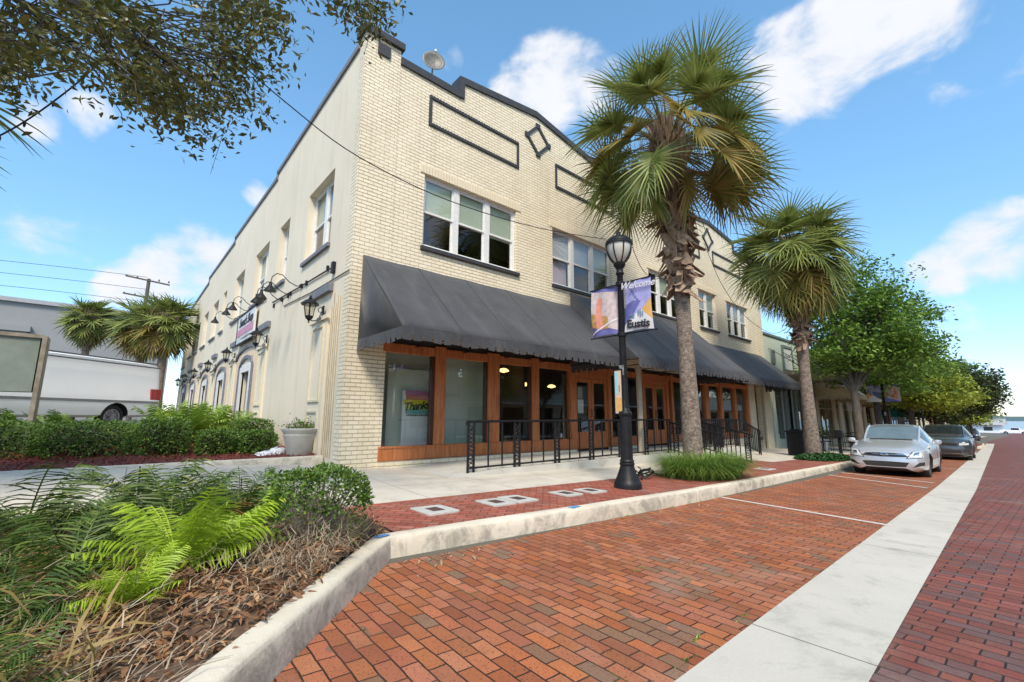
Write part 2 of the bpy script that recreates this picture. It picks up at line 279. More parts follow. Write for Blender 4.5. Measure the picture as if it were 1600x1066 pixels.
M_LITTER = leafmat('dry leaf litter', (.09, .04, .02), (.30, .15, .07), (.52, .36, .20), .8, .1)
M_TWIG = leafmat('dry twigs', (.16, .115, .075), (.36, .28, .19), (.5, .42, .31), .85, 0)
M_GRASS = leafmat('liriope grass', (.05, .12, .02), (.18, .30, .05), (.36, .42, .12), .45, .3)
M_IVY = leafmat('ground cover leaf', (.012, .045, .012), (.03, .09, .022), (.06, .13, .03), .4, .2)
M_SOIL = simple('dark soil', (.07, .038, .022), (.15, .095, .055), 9, .95, 1, 30)
M_MULCH = simple('red mulch', (.16, .035, .022), (.09, .022, .015), 18, .95, 1, 60)
M_CHIP = leafmat('red mulch chips', (.08, .015, .01), (.20, .045, .028), (.30, .10, .07), .85, 0)
M_GROUND = simple('ground', (.09, .08, .06), (.12, .105, .08), .5, .95)
M_LINE = simple('worn white line', (.62, .56, .50), (.5, .38, .32), 25, .8, .3)
M_LAMPG = simple('frosted lamp glass', (.55, .53, .47), (.47, .45, .39), 3, .25, spec=.6)

# ------------------------------------------------------------------ builders
WM = {}
def wm(o): return WM.get(o.name, Matrix.Identity(4)) if o else Matrix.Identity(4)
def tag(o, label=None, cat=None, group=None, kind=None):
    if label: o['label'] = label
    if cat: o['category'] = cat
    if group: o['group'] = group
    if kind: o['kind'] = kind
    return o
def empty(name, loc, label=None, cat=None, group=None, rz=0):
    o = bpy.data.objects.new(name, None); C.objects.link(o); o.location = loc; o.rotation_euler = (0, 0, rz); o.empty_display_size = .2
    WM[o.name] = Matrix.Translation(loc) @ Matrix.Rotation(rz, 4, 'Z'); return tag(o, label, cat, group)
class MB:
    def __init__(s): s.v = []; s.f = []; s.mi = []; s.cur = 0
    def add(s, V, F):
        b = len(s.v); s.v += [tuple(p) for p in V]; s.f += [tuple(i+b for i in f) for f in F]; s.mi += [s.cur]*len(F); return s
    def box(s, x0, x1, y0, y1, z0, z1):
        V = [(x, y, z) for z in (z0, z1) for y in (y0, y1) for x in (x0, x1)]
        return s.add(V, [(0, 2, 3, 1), (4, 5, 7, 6), (0, 1, 5, 4), (2, 6, 7, 3), (0, 4, 6, 2), (1, 3, 7, 5)])
    def obox(s, c, ax, ay, az):   # oriented box: centre, half axis vectors
        c, ax, ay, az = map(Vector, (c, ax, ay, az)); V = [c+ax*i+ay*j+az*k for k in (-1, 1) for j in (-1, 1) for i in (-1, 1)]
        return s.add(V, [(0, 2, 3, 1), (4, 5, 7, 6), (0, 1, 5, 4), (2, 6, 7, 3), (0, 4, 6, 2), (1, 3, 7, 5)])
    def bar(s, a, b, w, h=None):
        a, b = Vector(a), Vector(b); d = (b-a); n = d.normalized(); h = h or w
        up = Vector((0, 0, 1)) if abs(n.z) < .9 else Vector((1, 0, 0)); sx = n.cross(up).normalized(); uz = sx.cross(n)
        return s.obox((a+b)/2, d/2, sx*(w/2), uz*(h/2))
    def quad(s, a, b, c, d): return s.add([a, b, c, d], [(0, 1, 2, 3)])
    def prism(s, P, d):           # closed planar polygon pushed by vector d
        d = Vector(d); n = len(P); V = [Vector(p) for p in P]+[Vector(p)+d for p in P]
        return s.add(V, [tuple(range(n))[::-1], tuple(range(n, 2*n))]+[(i, (i+1) % n, n+(i+1) % n, n+i) for i in range(n)])
    def tube(s, P, r, n=8, cap=True):
        P = [Vector(p) for p in P]; m = len(P); rr = r if isinstance(r, (list, tuple)) else [r]*m; V = []; pv = None
        for i in range(m):
            t = (P[min(i+1, m-1)]-P[max(i-1, 0)]).normalized()
            if pv is None: pv = t.cross(Vector((0, 0, 1)) if abs(t.z) < .9 else Vector((1, 0, 0))).normalized()
            pv = (pv-t*pv.dot(t)).normalized(); q = t.cross(pv)
            V += [P[i]+(pv*math.cos(2*PI*k/n)+q*math.sin(2*PI*k/n))*rr[i] for k in range(n)]
        F = [(i*n+k, i*n+(k+1) % n, (i+1)*n+(k+1) % n, (i+1)*n+k) for i in range(m-1) for k in range(n)]
        if cap: F += [tuple(range(n))[::-1], tuple(range((m-1)*n, m*n))]
        return s.add(V, F)
    def lathe(s, prof, c=(0, 0, 0), n=20, cap=True):
        m = len(prof); V = [(c[0]+r*math.cos(2*PI*k/n), c[1]+r*math.sin(2*PI*k/n), c[2]+z) for r, z in prof for k in range(n)]
        F = [(i*n+k, i*n+(k+1) % n, (i+1)*n+(k+1) % n, (i+1)*n+k) for i in range(m-1) for k in range(n)]
        if cap: F += [tuple(range(n))[::-1], tuple(range((m-1)*n, m*n))]
        return s.add(V, F)
    def grid(s, fn, nu, nv):
        V = [fn(i/(nu-1), j/(nv-1)) for j in range(nv) for i in range(nu)]
        return s.add(V, [(j*nu+i, j*nu+i+1, (j+1)*nu+i+1, (j+1)*nu+i) for j in range(nv-1) for i in range(nu-1)])
    def build(s, name, mats, parent=None, smooth=False, label=None, cat=None, group=None, kind=None, bevel=0, solid=0):
        me = bpy.data.meshes.new(name); me.from_pydata(s.v, [], s.f)
        mats = mats if isinstance(mats, (list, tuple)) else [mats]
        for m in mats: me.materials.append(m)
        if len(mats) > 1: me.polygons.foreach_set('material_index', s.mi)
        if smooth: me.polygons.foreach_set('use_smooth', [True]*len(me.polygons))
        return link(me, name, parent, label, cat, group, kind, bevel, solid, smooth)
def link(me, name, parent=None, label=None, cat=None, group=None, kind=None, bevel=0, solid=0, smooth=False):
    o = bpy.data.objects.new(name, me); C.objects.link(o)
    if parent: o.parent = parent; o.matrix_parent_inverse = wm(parent).inverted()
    WM[o.name] = Matrix.Identity(4)
    if solid: md = o.modifiers.new('t', 'SOLIDIFY'); md.thickness = solid; md.offset = 0
    if bevel: md = o.modifiers.new('b', 'BEVEL'); md.width = bevel; md.segments = 2; md.limit_method = 'ANGLE'
    if smooth and not bevel:
        try: me.shade_smooth()
        except Exception: pass
        me.set_sharp_from_angle(angle=R(42))
    return tag(o, label, cat, group, kind)
def local(parent):   # parts modelled at the parent's own origin
    WM[parent.name] = Matrix.Identity(4)
def copy_tree(o, parent=None):
    c = o.copy(); C.objects.link(c); c.parent = parent
    if parent: c.matrix_parent_inverse = o.matrix_parent_inverse.copy()
    for ch in [k for k in ALLCH.get(o.name, [])] or list(o.children): copy_tree(ch, c)
    return c
ALLCH = {}
def quads_np(name, V, F, mat, parent=None, **k):
    me = bpy.data.meshes.new(name); V = np.asarray(V, np.float32); F = np.asarray(F, np.int32); w = F.shape[1]
    me.vertices.add(len(V)); me.vertices.foreach_set('co', V.ravel()); me.loops.add(F.size); me.loops.foreach_set('vertex_index', F.ravel())
    me.polygons.add(len(F)); me.polygons.foreach_set('loop_start', np.arange(0, F.size, w, dtype=np.int32)); me.polygons.foreach_set('loop_total', np.full(len(F), w, np.int32))
    me.update(calc_edges=True); me.materials.append(mat); return link(me, name, parent, **k)
def leaves(P, size, asp=.42, up=.35, rng=np.random, jitter=.35, nrm=None):
    """bent leaf (2 quads, 6 verts) at each point"""
    n = len(P); P = np.asarray(P); sz = size*(1+jitter*(rng.rand(n)-.5)*2)
    d = rng.normal(size=(n, 3)); d[:, 2] *= .6
    if nrm is not None: d += nrm
    d /= np.linalg.norm(d, axis=1)[:, None]
    z = rng.normal(size=(n, 3))*.7+np.array([0, 0, up*2.2]); sx = np.cross(d, z); sx /= np.linalg.norm(sx, axis=1)[:, None]+1e-9
    nz_ = np.cross(sx, d); L_ = sz[:, None]; w = L_*asp*.5
    mid = P+d*L_*.5; a = P+sx*w*.25; b = P-sx*w*.25; c = mid+sx*w+nz_*L_*.08; e = mid-sx*w+nz_*L_*.08; t1 = P+d*L_+sx*w*.1-nz_*L_*.08; t2 = P+d*L_-sx*w*.1-nz_*L_*.08
    V = np.stack([a, b, c, e, t1, t2], 1).reshape(-1, 3); i = np.arange(n)[:, None]*6
    F = np.concatenate([i+np.array([0, 1, 3, 2]), i+np.array([2, 3, 5, 4])], 0)
    return V, F
def text(body, size, depth=.004, shear=0, font_space=1, bold=0):
    cu_ = bpy.data.curves.new('t', 'FONT'); cu_.body = body; cu_.size = size; cu_.extrude = depth; cu_.align_x = 'CENTER'; cu_.align_y = 'CENTER'; cu_.shear = shear; cu_.space_character = font_space; cu_.offset = bold; cu_.resolution_u = 3
    o = bpy.data.objects.new('t', cu_); C.objects.link(o); bpy.context.view_layer.update()
    me = bpy.data.meshes.new_from_object(o.evaluated_get(bpy.context.evaluated_depsgraph_get())); bpy.data.objects.remove(o); return me
def put_text(name, body, size, M, mat, parent, shear=0, sp=1, bold=0, depth=.003):
    me = text(body, size, depth, shear, sp, bold); me.transform(M); me.materials.clear(); me.materials.append(mat); me.name = name; return link(me, name, parent)
def front(x, y, z, nx=(1, 0, 0), nyv=(0, 0, 1)):   # text plane basis
    a, b = Vector(nx).normalized(), Vector(nyv).normalized(); c = a.cross(b)
    return Matrix(((a.x, b.x, c.x, x), (a.y, b.y, c.y, y), (a.z, b.z, c.z, z), (0, 0, 0, 1)))

# ------------------------------------------------------------------ ground
def zr(x, y=0):
    return -1.18-.02254*x if x < 60 else -1.18-.02254*60-.0136*(x-60)
def zs(x, y):
    z = zr(x)+.17+.02*(min(y, 9)-3.8)
    t = max(0, min(1, (4.2-x)/3))*max(0, min(1, (y-6)/2.2)); return z+.11*t
def sheet(name, poly_rows, zf, mat, off=0, **k):
    """poly_rows: list of (x, y0, y1) strips"""
    m = MB(); ny = k.pop('ny', 4)
    for (x, a, b) in poly_rows:
        for j in range(ny): y = a+(b-a)*j/(ny-1); m.v.append((x, y, zf(x, y)+off))
    n = len(poly_rows)
    m.f = [(i*ny+j, (i+1)*ny+j, (i+1)*ny+j+1, i*ny+j+1) for i in range(n-1) for j in range(ny-1)]; m.mi = [0]*len(m.f)
    return m.build(name, mat, kind='structure', **k)
XS = [-14, -8, -5, -3, -1, 0, 1, 2, 3, 4, 5, 6.5, 8, 10, 12, 14, 17, 20, 24, 28, 33, 40, 50, 60, 74]
XL = XS+[90, 110, 140, 190, 230]
KX = [(-6, -4.76), (.67, 2.42), (1.92, 3.77), (3.3, 3.74), (4.7, 3.70), (7.3, 3.68), (12, 3.80), (19.5, 4.02), (30, 4.27), (45, 4.6), (60, 4.98), (74, 5.3)]
def lerp(T, x):
    for (a, b), (c, d) in zip(T, T[1:]):
        if x <= c: return b+(d-b)*max(0, (x-a))/(c-a)
    return T[-1][1]
ky = lambda x: lerp(KX, x)
gy1 = lambda x: 1.25+.0231*(x-2.1)+(0 if x < 14 else (x-14)*.0085)
gy0 = lambda x: gy1(x)-.61
# the earth below everything, as one sheet to the horizon
m = MB(); gx = [-400, -60, -20, -8, -3, 0, 2, 3.2, 6, 12, 20, 40, 60, 110, 190, 240, 260, 2500]; gyy = [-600, -80, -20, -10, 3.4, 4.4, 9.2, 9.5, 30, 80, 300, 1500]
for x in gx:
    for y in gyy:
        b = (zr(x)-.05 if y <= 3.5 else zs(x, y)-.06) if x < 250 else -6.6
        if x < 3 and y > 9.3: b = -.93
        m.v.append((x, y, b if x < 250 else -6.6))
ny = len(gyy); m.f = [(i*ny+j, (i+1)*ny+j, (i+1)*ny+j+1, i*ny+j+1) for i in range(len(gx)-1) for j in range(ny-1)]; m.mi = [0]*len(m.f)
m.build('ground', M_GROUND, kind='structure')
sheet('parking_lane', [(x, gy1(x), max(gy1(x)+.01, ky(x)+.09)) for x in sorted(set([-3.2, .67, 1.92, 3.3, 4.7, 7.3, 19.5, 30, 45]+XS[4:]))], zr, M_PARK, 0)
sheet('gutter', [(x, gy0(x), gy1(x)) for x in XS], zr, M_GUT, .004)
sheet('road', [(x, -9.5, gy0(x) if x <= 74 else gy0(74)+min(1, (x-74)/6)*3.2) for x in XL], zr, M_ROAD, 0, ny=5)
sheet('cross_street', [(x, y0, y1) for x, y0, y1 in ((183, 6, 90), (205, 6, 90))], zr, simple('asphalt', (.06, .06, .06), (.08, .08, .08), 3, .9), .02)
sheet('opposite_pavement', [(x, -14, -9.5) for x in XS], lambda x, y: zr(x)+.15, M_WALK)
sheet('pavement', [(x, (5.28 if x < 11.5 or x > 15.2 else 6.3) if x > 2.0 else 6.2, 9.35 if x < 3.3 else 8.75) for x in [-14, -8, -5, -3, -1, 0, 1, 1.99, 2.02, 3, 3.29, 3.31, 4, 5, 6.5, 8, 10, 11.49, 11.51, 13, 15.19, 15.21, 17, 20, 24, 28, 33, 40, 50, 60, 74, 120]], zs, M_WALK, 0, ny=6)
sheet('paved_band', [(x, ky(x)+.17, 5.285 if x < 11.5 or x > 15.2 else 6.305) for x in [2.05, 3, 3.3, 4, 4.7, 5, 6.5, 7.3, 8, 10, 11.49, 11.51, 13, 15.19, 15.21, 17, 20, 24, 28, 33, 40, 50, 60, 74]], zs, M_BAND, .004, ny=4)
# kerb with a rounded front edge
def kerb(name, P, zf, w=.17, h=.19, side=1, segl=1.0, mat=None, wob=.006):
    pts = []
    for a, b in zip(P, P[1:]):
        a, b = Vector((*a, 0)), Vector((*b, 0)); n = max(1, int((b-a).length/segl))
        pts += [a+(b-a)*i/n for i in range(n)]
    pts.append(Vector((*P[-1], 0)))
    prof = [(0, -.03), (.008, h*.55), (.018, h-.03), (.028, h-.012), (.05, h), (w-.01, h), (w, h-.008), (w, -.03)]
    m = MB(); k = len(prof)
    for i, p in enumerate(pts):
        t0 = (p-pts[i-1]).normalized() if i else None; t1 = (pts[i+1]-p).normalized() if i < len(pts)-1 else None
        t = ((t0 or t1)+(t1 or t0)).normalized(); nrm = Vector((-t.y, t.x, 0))*side
        sc = 1/max(.5, (t0 or t1).dot(t)); 
        for (u, v) in prof:
            q = p+nrm*u*sc; m.v.append((q.x+random.uniform(-wob, wob)*.5, q.y+random.uniform(-wob, wob)*.5, zf(p.x, p.y)+v+random.uniform(-wob, wob)*.4))
    m.f = [(i*k+j, (i+1)*k+j, (i+1)*k+j+1, i*k+j+1) for i in range(len(pts)-1) for j in range(k-1)]
    m.f += [tuple(range(k)), tuple(range((len(pts)-1)*k, len(pts)*k))[::-1]]; m.mi = [0]*len(m.f)
    return m.build(name, mat or M_KERB, kind='structure', smooth=True)
kerb('kerb', KX, lambda x, y: zr(x), segl=.45)
kerb('kerb_joint', [(2.02, 3.9), (2.05, 5.3), (1.7, 6.35), (-1, 6.6), (-8, 6.9)], lambda x, y: zs(x, y)-.13, w=.14, h=.13, side=1, segl=.5).name = 'planter_kerb'
kerb('bed_kerb', [(3.18, 9.3), (2.2, 9.32), (0, 9.35), (-8, 9.45)], lambda x, y: -.90, w=.15, h=.13, side=-1, segl=.5)
# small marks of blue paint and worn parking lines
m = MB()
for (x, y, a, l) in ((1.86, 3.84, .3, .07), (4.35, 3.80, .1, .09)):
    d = Vector((math.cos(a), math.sin(a), 0))*l; n = Vector((-d.y, d.x, 0))*.45; c = Vector((x, y, zr(x)+.196)); m.quad(c-d-n, c+d-n, c+d+n, c-d+n)
m.build('kerb_mark', simple('blue paint', (.05, .20, .45), (.12, .28, .5), 40, .8), kind='structure')
m = MB()
for (a, b) in (((8.05, 3.66), (7.60, 1.30)), ((14.66, 3.80), (13.4, 1.62)), ((15.9, 3.86), (14.9, 1.66)), ((22.2, 4.0), (21.4, 1.8))):
    a, b = Vector((*a, 0)), Vector((*b, 0)); n = (b-a).normalized().cross(Vector((0, 0, 1)))*.05
    for i in range(8):
        p, q = a+(b-a)*i/8, a+(b-a)*(i+1)/8
        m.quad(*[(v.x, v.y, zr(v.x)+.005) for v in (p-n, q-n, q+n, p+n)])
m.build('parking_line', M_LINE, kind='structure')
# planting bed soil: foreground planter, far bed
m = MB()
PL = [(-9, -7.9), (.60, 2.55), (1.83, 3.9), (2.02, 4.0), (2.0, 5.3), (1.7, 6.3), (-1, 6.55), (-9, 6.85)]
def zpl(x, y): return -1.03+.05*math.sin(x*2.1)*math.cos(y*1.7)+.03*math.sin(x*5+y*4)
def inpoly(x, y, P):
    c = False
    for (a, b), (d, e) in zip(P, P[1:]+P[:1]):
        if (b > y) != (e > y) and x < (d-a)*(y-b)/(e-b)+a: c = not c
    return c
bm = bmesh.new(); vs = [bm.verts.new((x, y, 0)) for x, y in PL]; bm.faces.new(vs)
bmesh.ops.triangulate(bm, faces=bm.faces[:]); 
for _ in range(4): bmesh.ops.subdivide_edges(bm, edges=bm.edges[:], cuts=1, use_grid_fill=True)
for v in bm.verts: v.co.z = zpl(v.co.x, v.co.y)
me = bpy.data.meshes.new('planter_soil'); bm.to_mesh(me); bm.free(); me.materials.append(M_SOIL); link(me, 'planter_soil', kind='structure')
def zb(x, y): return -.80+.02*min(3, y-9.4)
m = MB(); m.grid(lambda u, v: (-9+12.2*u, 9.42+5.6*v, zb(-9+12.2*u, 9.42+5.6*v)+.02*math.sin(u*40)*math.sin(v*17)), 40, 16); m.build('mulch_bed', M_MULCH, kind='structure')
m = MB(); m.grid(lambda u, v: (-40+43.2*u, 15+45*v, -.72), 3, 3); m.build('side_lot', simple('lot asphalt', (.1, .1, .1), (.14, .14, .135), 2, .9), kind='structure')
# lake and far shore at the end of the street
MB().box(260, 2400, -900, 1500, -6.9, -6.5).build('lake', simple('lake water', (.13, .17, .20), (.16, .20, .23), .05, .25), kind='structure')
m = MB()
random.seed(3); P = [(2300, y, -6.5) for y in range(-500, 1301, 60)]; m.prism([(2300, -500, -6.5)]+[(2300, y, 7+7*random.random()) for y in range(-500, 1301, 60)]+[(2300, 1300, -6.5)], (40, 0, 0))
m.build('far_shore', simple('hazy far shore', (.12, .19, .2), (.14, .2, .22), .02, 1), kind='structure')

# leaf litter, twigs and mulch chips
def scatter(n, fz, box, poly=None):
    out_ = []
    while len(out_) < n:
        x = random.uniform(box[0], box[1]); y = random.uniform(box[2], box[3])
        if poly and not inpoly(x, y, poly): continue
        out_.append((x, y, fz(x, y)))
    return np.array(out_)
P = np.concatenate([scatter(26000, lambda x, y: zpl(x, y)+random.random()*.06, (-2.6, 2.0, .2, 5.5), PL), scatter(5000, lambda x, y: zpl(x, y)+random.random()*.05, (-2, 2.0, 3, 6.6), PL)])
V, F = leaves(P, .055, .30, .9, jitter=.6); quads_np('leaf_litter', V, F, M_LITTER, label='brown dry leaf litter covering the front planter', cat='leaf litter', kind='stuff')
P = scatter(5200, lambda x, y: zpl(x, y)+.02+random.random()**2*.16, (-2.6, 1.9, .2, 5.8), PL)
n = len(P); a = np.random.normal(.9, .55, n); l = np.random.uniform(.05, .26, n); d = np.stack([np.cos(a), np.sin(a), np.random.normal(0, .22, n)], 1)*l[:, None]; w = np.stack([-np.sin(a), np.cos(a), 0*a], 1)*np.random.uniform(.0012, .0034, n)[:, None]
up = np.array([0, 0, .02])*l[:, None]*3
bd = w/np.linalg.norm(w, axis=1)[:, None]*l[:, None]*np.random.normal(0, .16, n)[:, None]
V = np.stack([P-w, P+w, P+d/2+up+w+bd, P+d/2+up-w+bd, P+d+w*.5, P+d-w*.5], 1).reshape(-1, 3); i = np.arange(n)[:, None]*6
quads_np('twig_litter', V, np.concatenate([i+np.array([0, 1, 2, 3]), i+np.array([3, 2, 4, 5])]), M_TWIG, label='thin grey and tan dead twigs lying over the front planter', cat='twigs', kind='stuff')
P = scatter(9000, lambda x, y: zb(x, y)+.01+random.random()*.03, (-4, 3.15, 9.45, 13.5)); V, F = leaves(P, .05, .35, .9, jitter=.6); quads_np('mulch_chips', V, F, M_CHIP, label='red wood mulch chips in the bed beside the side wall', cat='mulch', kind='stuff')
P = scatter(2400, lambda x, y: zpl(x, y)+.02+random.random()**2*.12, (-2.4, .2, 1.2, 3.5), [(a-.22, b+.22) for a, b in PL[:2]]+[(2, 5), (-9, 6)]); V, F = leaves(P, .2, .06, .9, jitter=.5); quads_np('strap_leaf_litter', V, F, leafmat('fallen strap leaf', (.10, .14, .02), (.36, .24, .09), (.50, .36, .18)), label='long strap shaped green and tan leaves lying at the lower left', cat='dead leaves', kind='stuff')
n = 2600; a = np.random.uniform(0, 2*PI, n); r_ = np.random.rand(n)**.6*.62; P = np.stack([1.25+r_*np.cos(a), 3.72+r_*np.sin(a), -.98+np.random.rand(n)*.20*(1-r_/.8)], 1); P = P[[inpoly(x, y, PL) for x, y, z in P]]; n = len(P)
a = np.random.uniform(0, 2*PI, n); l = np.random.uniform(.04, .16, n); d = np.stack([np.cos(a), np.sin(a), np.random.normal(.1, .6, n)], 1)*l[:, None]; w = np.stack([-np.sin(a), np.cos(a), 0*a], 1)*.0022; V = np.stack([P-w, P+w, P+d+w*.5, P+d-w*.5], 1).reshape(-1, 3)
quads_np('shrub_twigs', V, np.arange(n)[:, None]*4+np.array([0, 1, 2, 3]), M_TWIG, label='tangle of fine grey dead twigs around the foot of the box shrub', cat='twigs', kind='stuff')
# fallen leaves in the parking lane along the kerb
P = np.array([(x, y, zr(x)+.006) for x, y in [(2.1+random.gauss(0, .22)+.7*random.random(), 3.62-random.random()**2*.35) for _ in range(60)]]+[(x, ky(x)-.03-random.random()**3*.5, zr(x)+.006) for x in [random.uniform(1, 20) for _ in range(110)]]); V, F = leaves(P, .045, .35, 1.5, jitter=.5)
quads_np('fallen_leaves', V, F, leafmat('pale dry leaf', (.22, .16, .09), (.45, .38, .26)), label='pale dry leaves blown against the kerb', cat='leaves', kind='stuff')
# weeds growing in the joint at the kerb foot and between bricks
P = []
for _ in range(34):
    x = random.uniform(2, 16); y = ky(x)-.01; k = random.randint(3, 14); P += [(x+random.gauss(0, .05), y-abs(random.gauss(0, .012)), zr(x)) for _ in range(k)]
for (x, y) in ((3.15, 1.35), (3.95, 2.1), (3.4, 2.3), (2.6, 1.4), (2.35, 1.31)):
    P += [(x+random.gauss(0, .05), y+random.gauss(0, .012), zr(x)) for _ in range(14)]
V, F = leaves(np.array(P), .022, .3, .2, nrm=np.array([0, 0, 1.0])); quads_np('joint_weeds', V, F, M_GRASS, label='small green weeds growing in the paving joints', cat='weeds', kind='stuff')

# ------------------------------------------------------------------ the brick building
F = 8.6
bld = empty('brick_building', (3.2, 8.6, -1.0), 'two storey cream painted brick building with black trim on the street corner', 'building')
def wall(name, x0, x1, z0, z1, y0, y1, holes, mat, parent, axis='x', **k):
    xs = sorted({x0, x1}|{h[0] for h in holes}|{h[1] for h in holes}); zs_ = sorted({z0, z1}|{h[2] for h in holes}|{h[3] for h in holes})
    m = MB()
    solid = lambda i, j: 0 <= i < len(xs)-1 and 0 <= j < len(zs_)-1 and not any(h[0] <= (xs[i]+xs[i+1])/2 <= h[1] and h[2] <= (zs_[j]+zs_[j+1])/2 <= h[3] for h in holes)
    P = (lambda x, y, z: (x, y, z)) if axis == 'x' else (lambda x, y, z: (y, x, z))
    for i in range(len(xs)-1):
        for j in range(len(zs_)-1):
            if not solid(i, j): continue
            a, b, c, d = xs[i], xs[i+1], zs_[j], zs_[j+1]
            m.quad(P(a, y0, c), P(b, y0, c), P(b, y0, d), P(a, y0, d)); m.quad(P(a, y1, c), P(b, y1, c), P(b, y1, d), P(a, y1, d))
            if not solid(i-1, j): m.quad(P(a, y0, c), P(a, y1, c), P(a, y1, d), P(a, y0, d))
            if not solid(i+1, j): m.quad(P(b, y0, c), P(b, y1, c), P(b, y1, d), P(b, y0, d))
            if not solid(i, j-1): m.quad(P(a, y0, c), P(b, y0, c), P(b, y1, c), P(a, y1, c))
            if not solid(i, j+1): m.quad(P(a, y0, d), P(b, y0, d), P(b, y1, d), P(a, y1, d))
    return m.build(name, mat, parent, **k)
WX = [(4.79, 7.66, 3.84, 5.62, 3), (9.09, 11.96, 3.82, 5.57, 3), (14.22, 16.62, 3.82, 5.47, 3), (18.06, 19.68, 3.80, 5.45, 2), (20.78, 23.13, 3.80, 5.38, 3)]
wall('front_wall', 3.2, 24.9, -1.7, 8.1, F, F+.28, [(3.97, 22.3, -1.75, 1.66), (22.9, 24.12, -1.75, 1.66)]+[w[:4] for w in WX], M_BRICK, bld)
par = [(4.04, 8.1), (4.04, 8.22), (5.75, 8.22), (5.75, 8.66), (8.45, 9.0), (10.42, 8.64), (11.2, 8.5), (11.2, 8.2), (16.8, 8.16), (16.8, 8.62), (19.4, 8.9), (22.0, 8.6), (22.0, 8.16), (24.0, 8.12), (24.0, 8.1)]
m = MB(); m.prism([(x, F, z) for x, z in par], (0, .28, 0)); m.build('parapet', M_BRICK, bld)
m = MB(); m.box(3.2, 4.04, F-.014, F+.28, 8.1, 8.42); m.box(3.2, 4.04, F-.014, F-.001, -1.7, 8.1); m.build('pilaster', M_BRICK, bld)
m = MB(); m.box(24.0, 24.9, F-.014, F-.001, 1.66, 8.1); m.box(24.0, 24.9, F-.014, F+.28, 8.1, 8.3); m.build('pilaster', M_BRICK, bld)
m = MB(); m.box(12.75, 13.35, F-.014, F-.001, 1.7, 8.05); m.build('pilaster', M_BRICK, bld)
m = MB()
cp = par[1:14]
for i, (a, b) in enumerate(zip(cp, cp[1:])):
    if abs(a[0]-b[0]) < .01: m.box(a[0]-.075, a[0]+.075, F-.055, F+.34, min(a[1], b[1])-.13, max(a[1], b[1])+.02)
    else:
        m.prism([(a[0], F-.05, a[1]-.15), (b[0], F-.05, b[1]-.15), (b[0], F-.05, b[1]+.035), (a[0], F-.05, a[1]+.035)], (0, .38, 0))
m.box(3.12, 4.10, F-.1, F+.36, 8.42, 8.58); m.box(23.95, 24.98, F-.1, F+.36, 8.3, 8.45); m.build('coping', M_TRIM, bld)
m = MB(); m.box(3.47, 3.77, F-.055, F-.03, 8.03, 8.3); m.build('attic_vent', M_TRIM, bld)
def frame_rect(m, x0, x1, z0, z1, w, y0, y1):
    m.box(x0, x1, y0, y1, z1-w, z1); m.box(x0, x1, y0, y1, z0, z0+w); m.box(x0, x0+w, y0, y1, z0+w, z1-w); m.box(x1-w, x1, y0, y1, z0+w, z1-w)
for (a, b, c, d) in ((4.83, 7.74, 6.9, 7.7), (9.24, 12.15, 6.88, 7.67), (15.6, 18.4, 6.86, 7.6), (19.65, 22.6, 6.84, 7.54)):
    m = MB(); frame_rect(m, a, b, c, d, .075, F-.03, F+.01)
    x = a+.02
    while x < b-.05:   # soldier bricks standing a little proud
        m.box(x, x+.05, F-.042, F-.03, c-.004, c+.078); m.box(x, x+.05, F-.042, F-.03, d-.078, d+.004); x += .085
    m.build('brick_panel_frame', M_TRIM, bld)
for (cx_, cz_) in ((8.5, 8.12), (19.3, 8.0)):
    m = MB(); r_ = .44
    pts = [(cx_-r_, cz_), (cx_, cz_+r_*1.04), (cx_+r_, cz_), (cx_, cz_-r_*1.04)]
    for a, b in zip(pts, pts[1:]+pts[:1]): m.bar((a[0], F-.015, a[1]), (b[0], F-.015, b[1]), .05, .085)
    for a in pts: m.box(a[0]-.085, a[0]+.085, F-.046, F+.01, a[1]-.07, a[1]+.07)
    m.build('diamond_ornament', M_TRIM, bld)

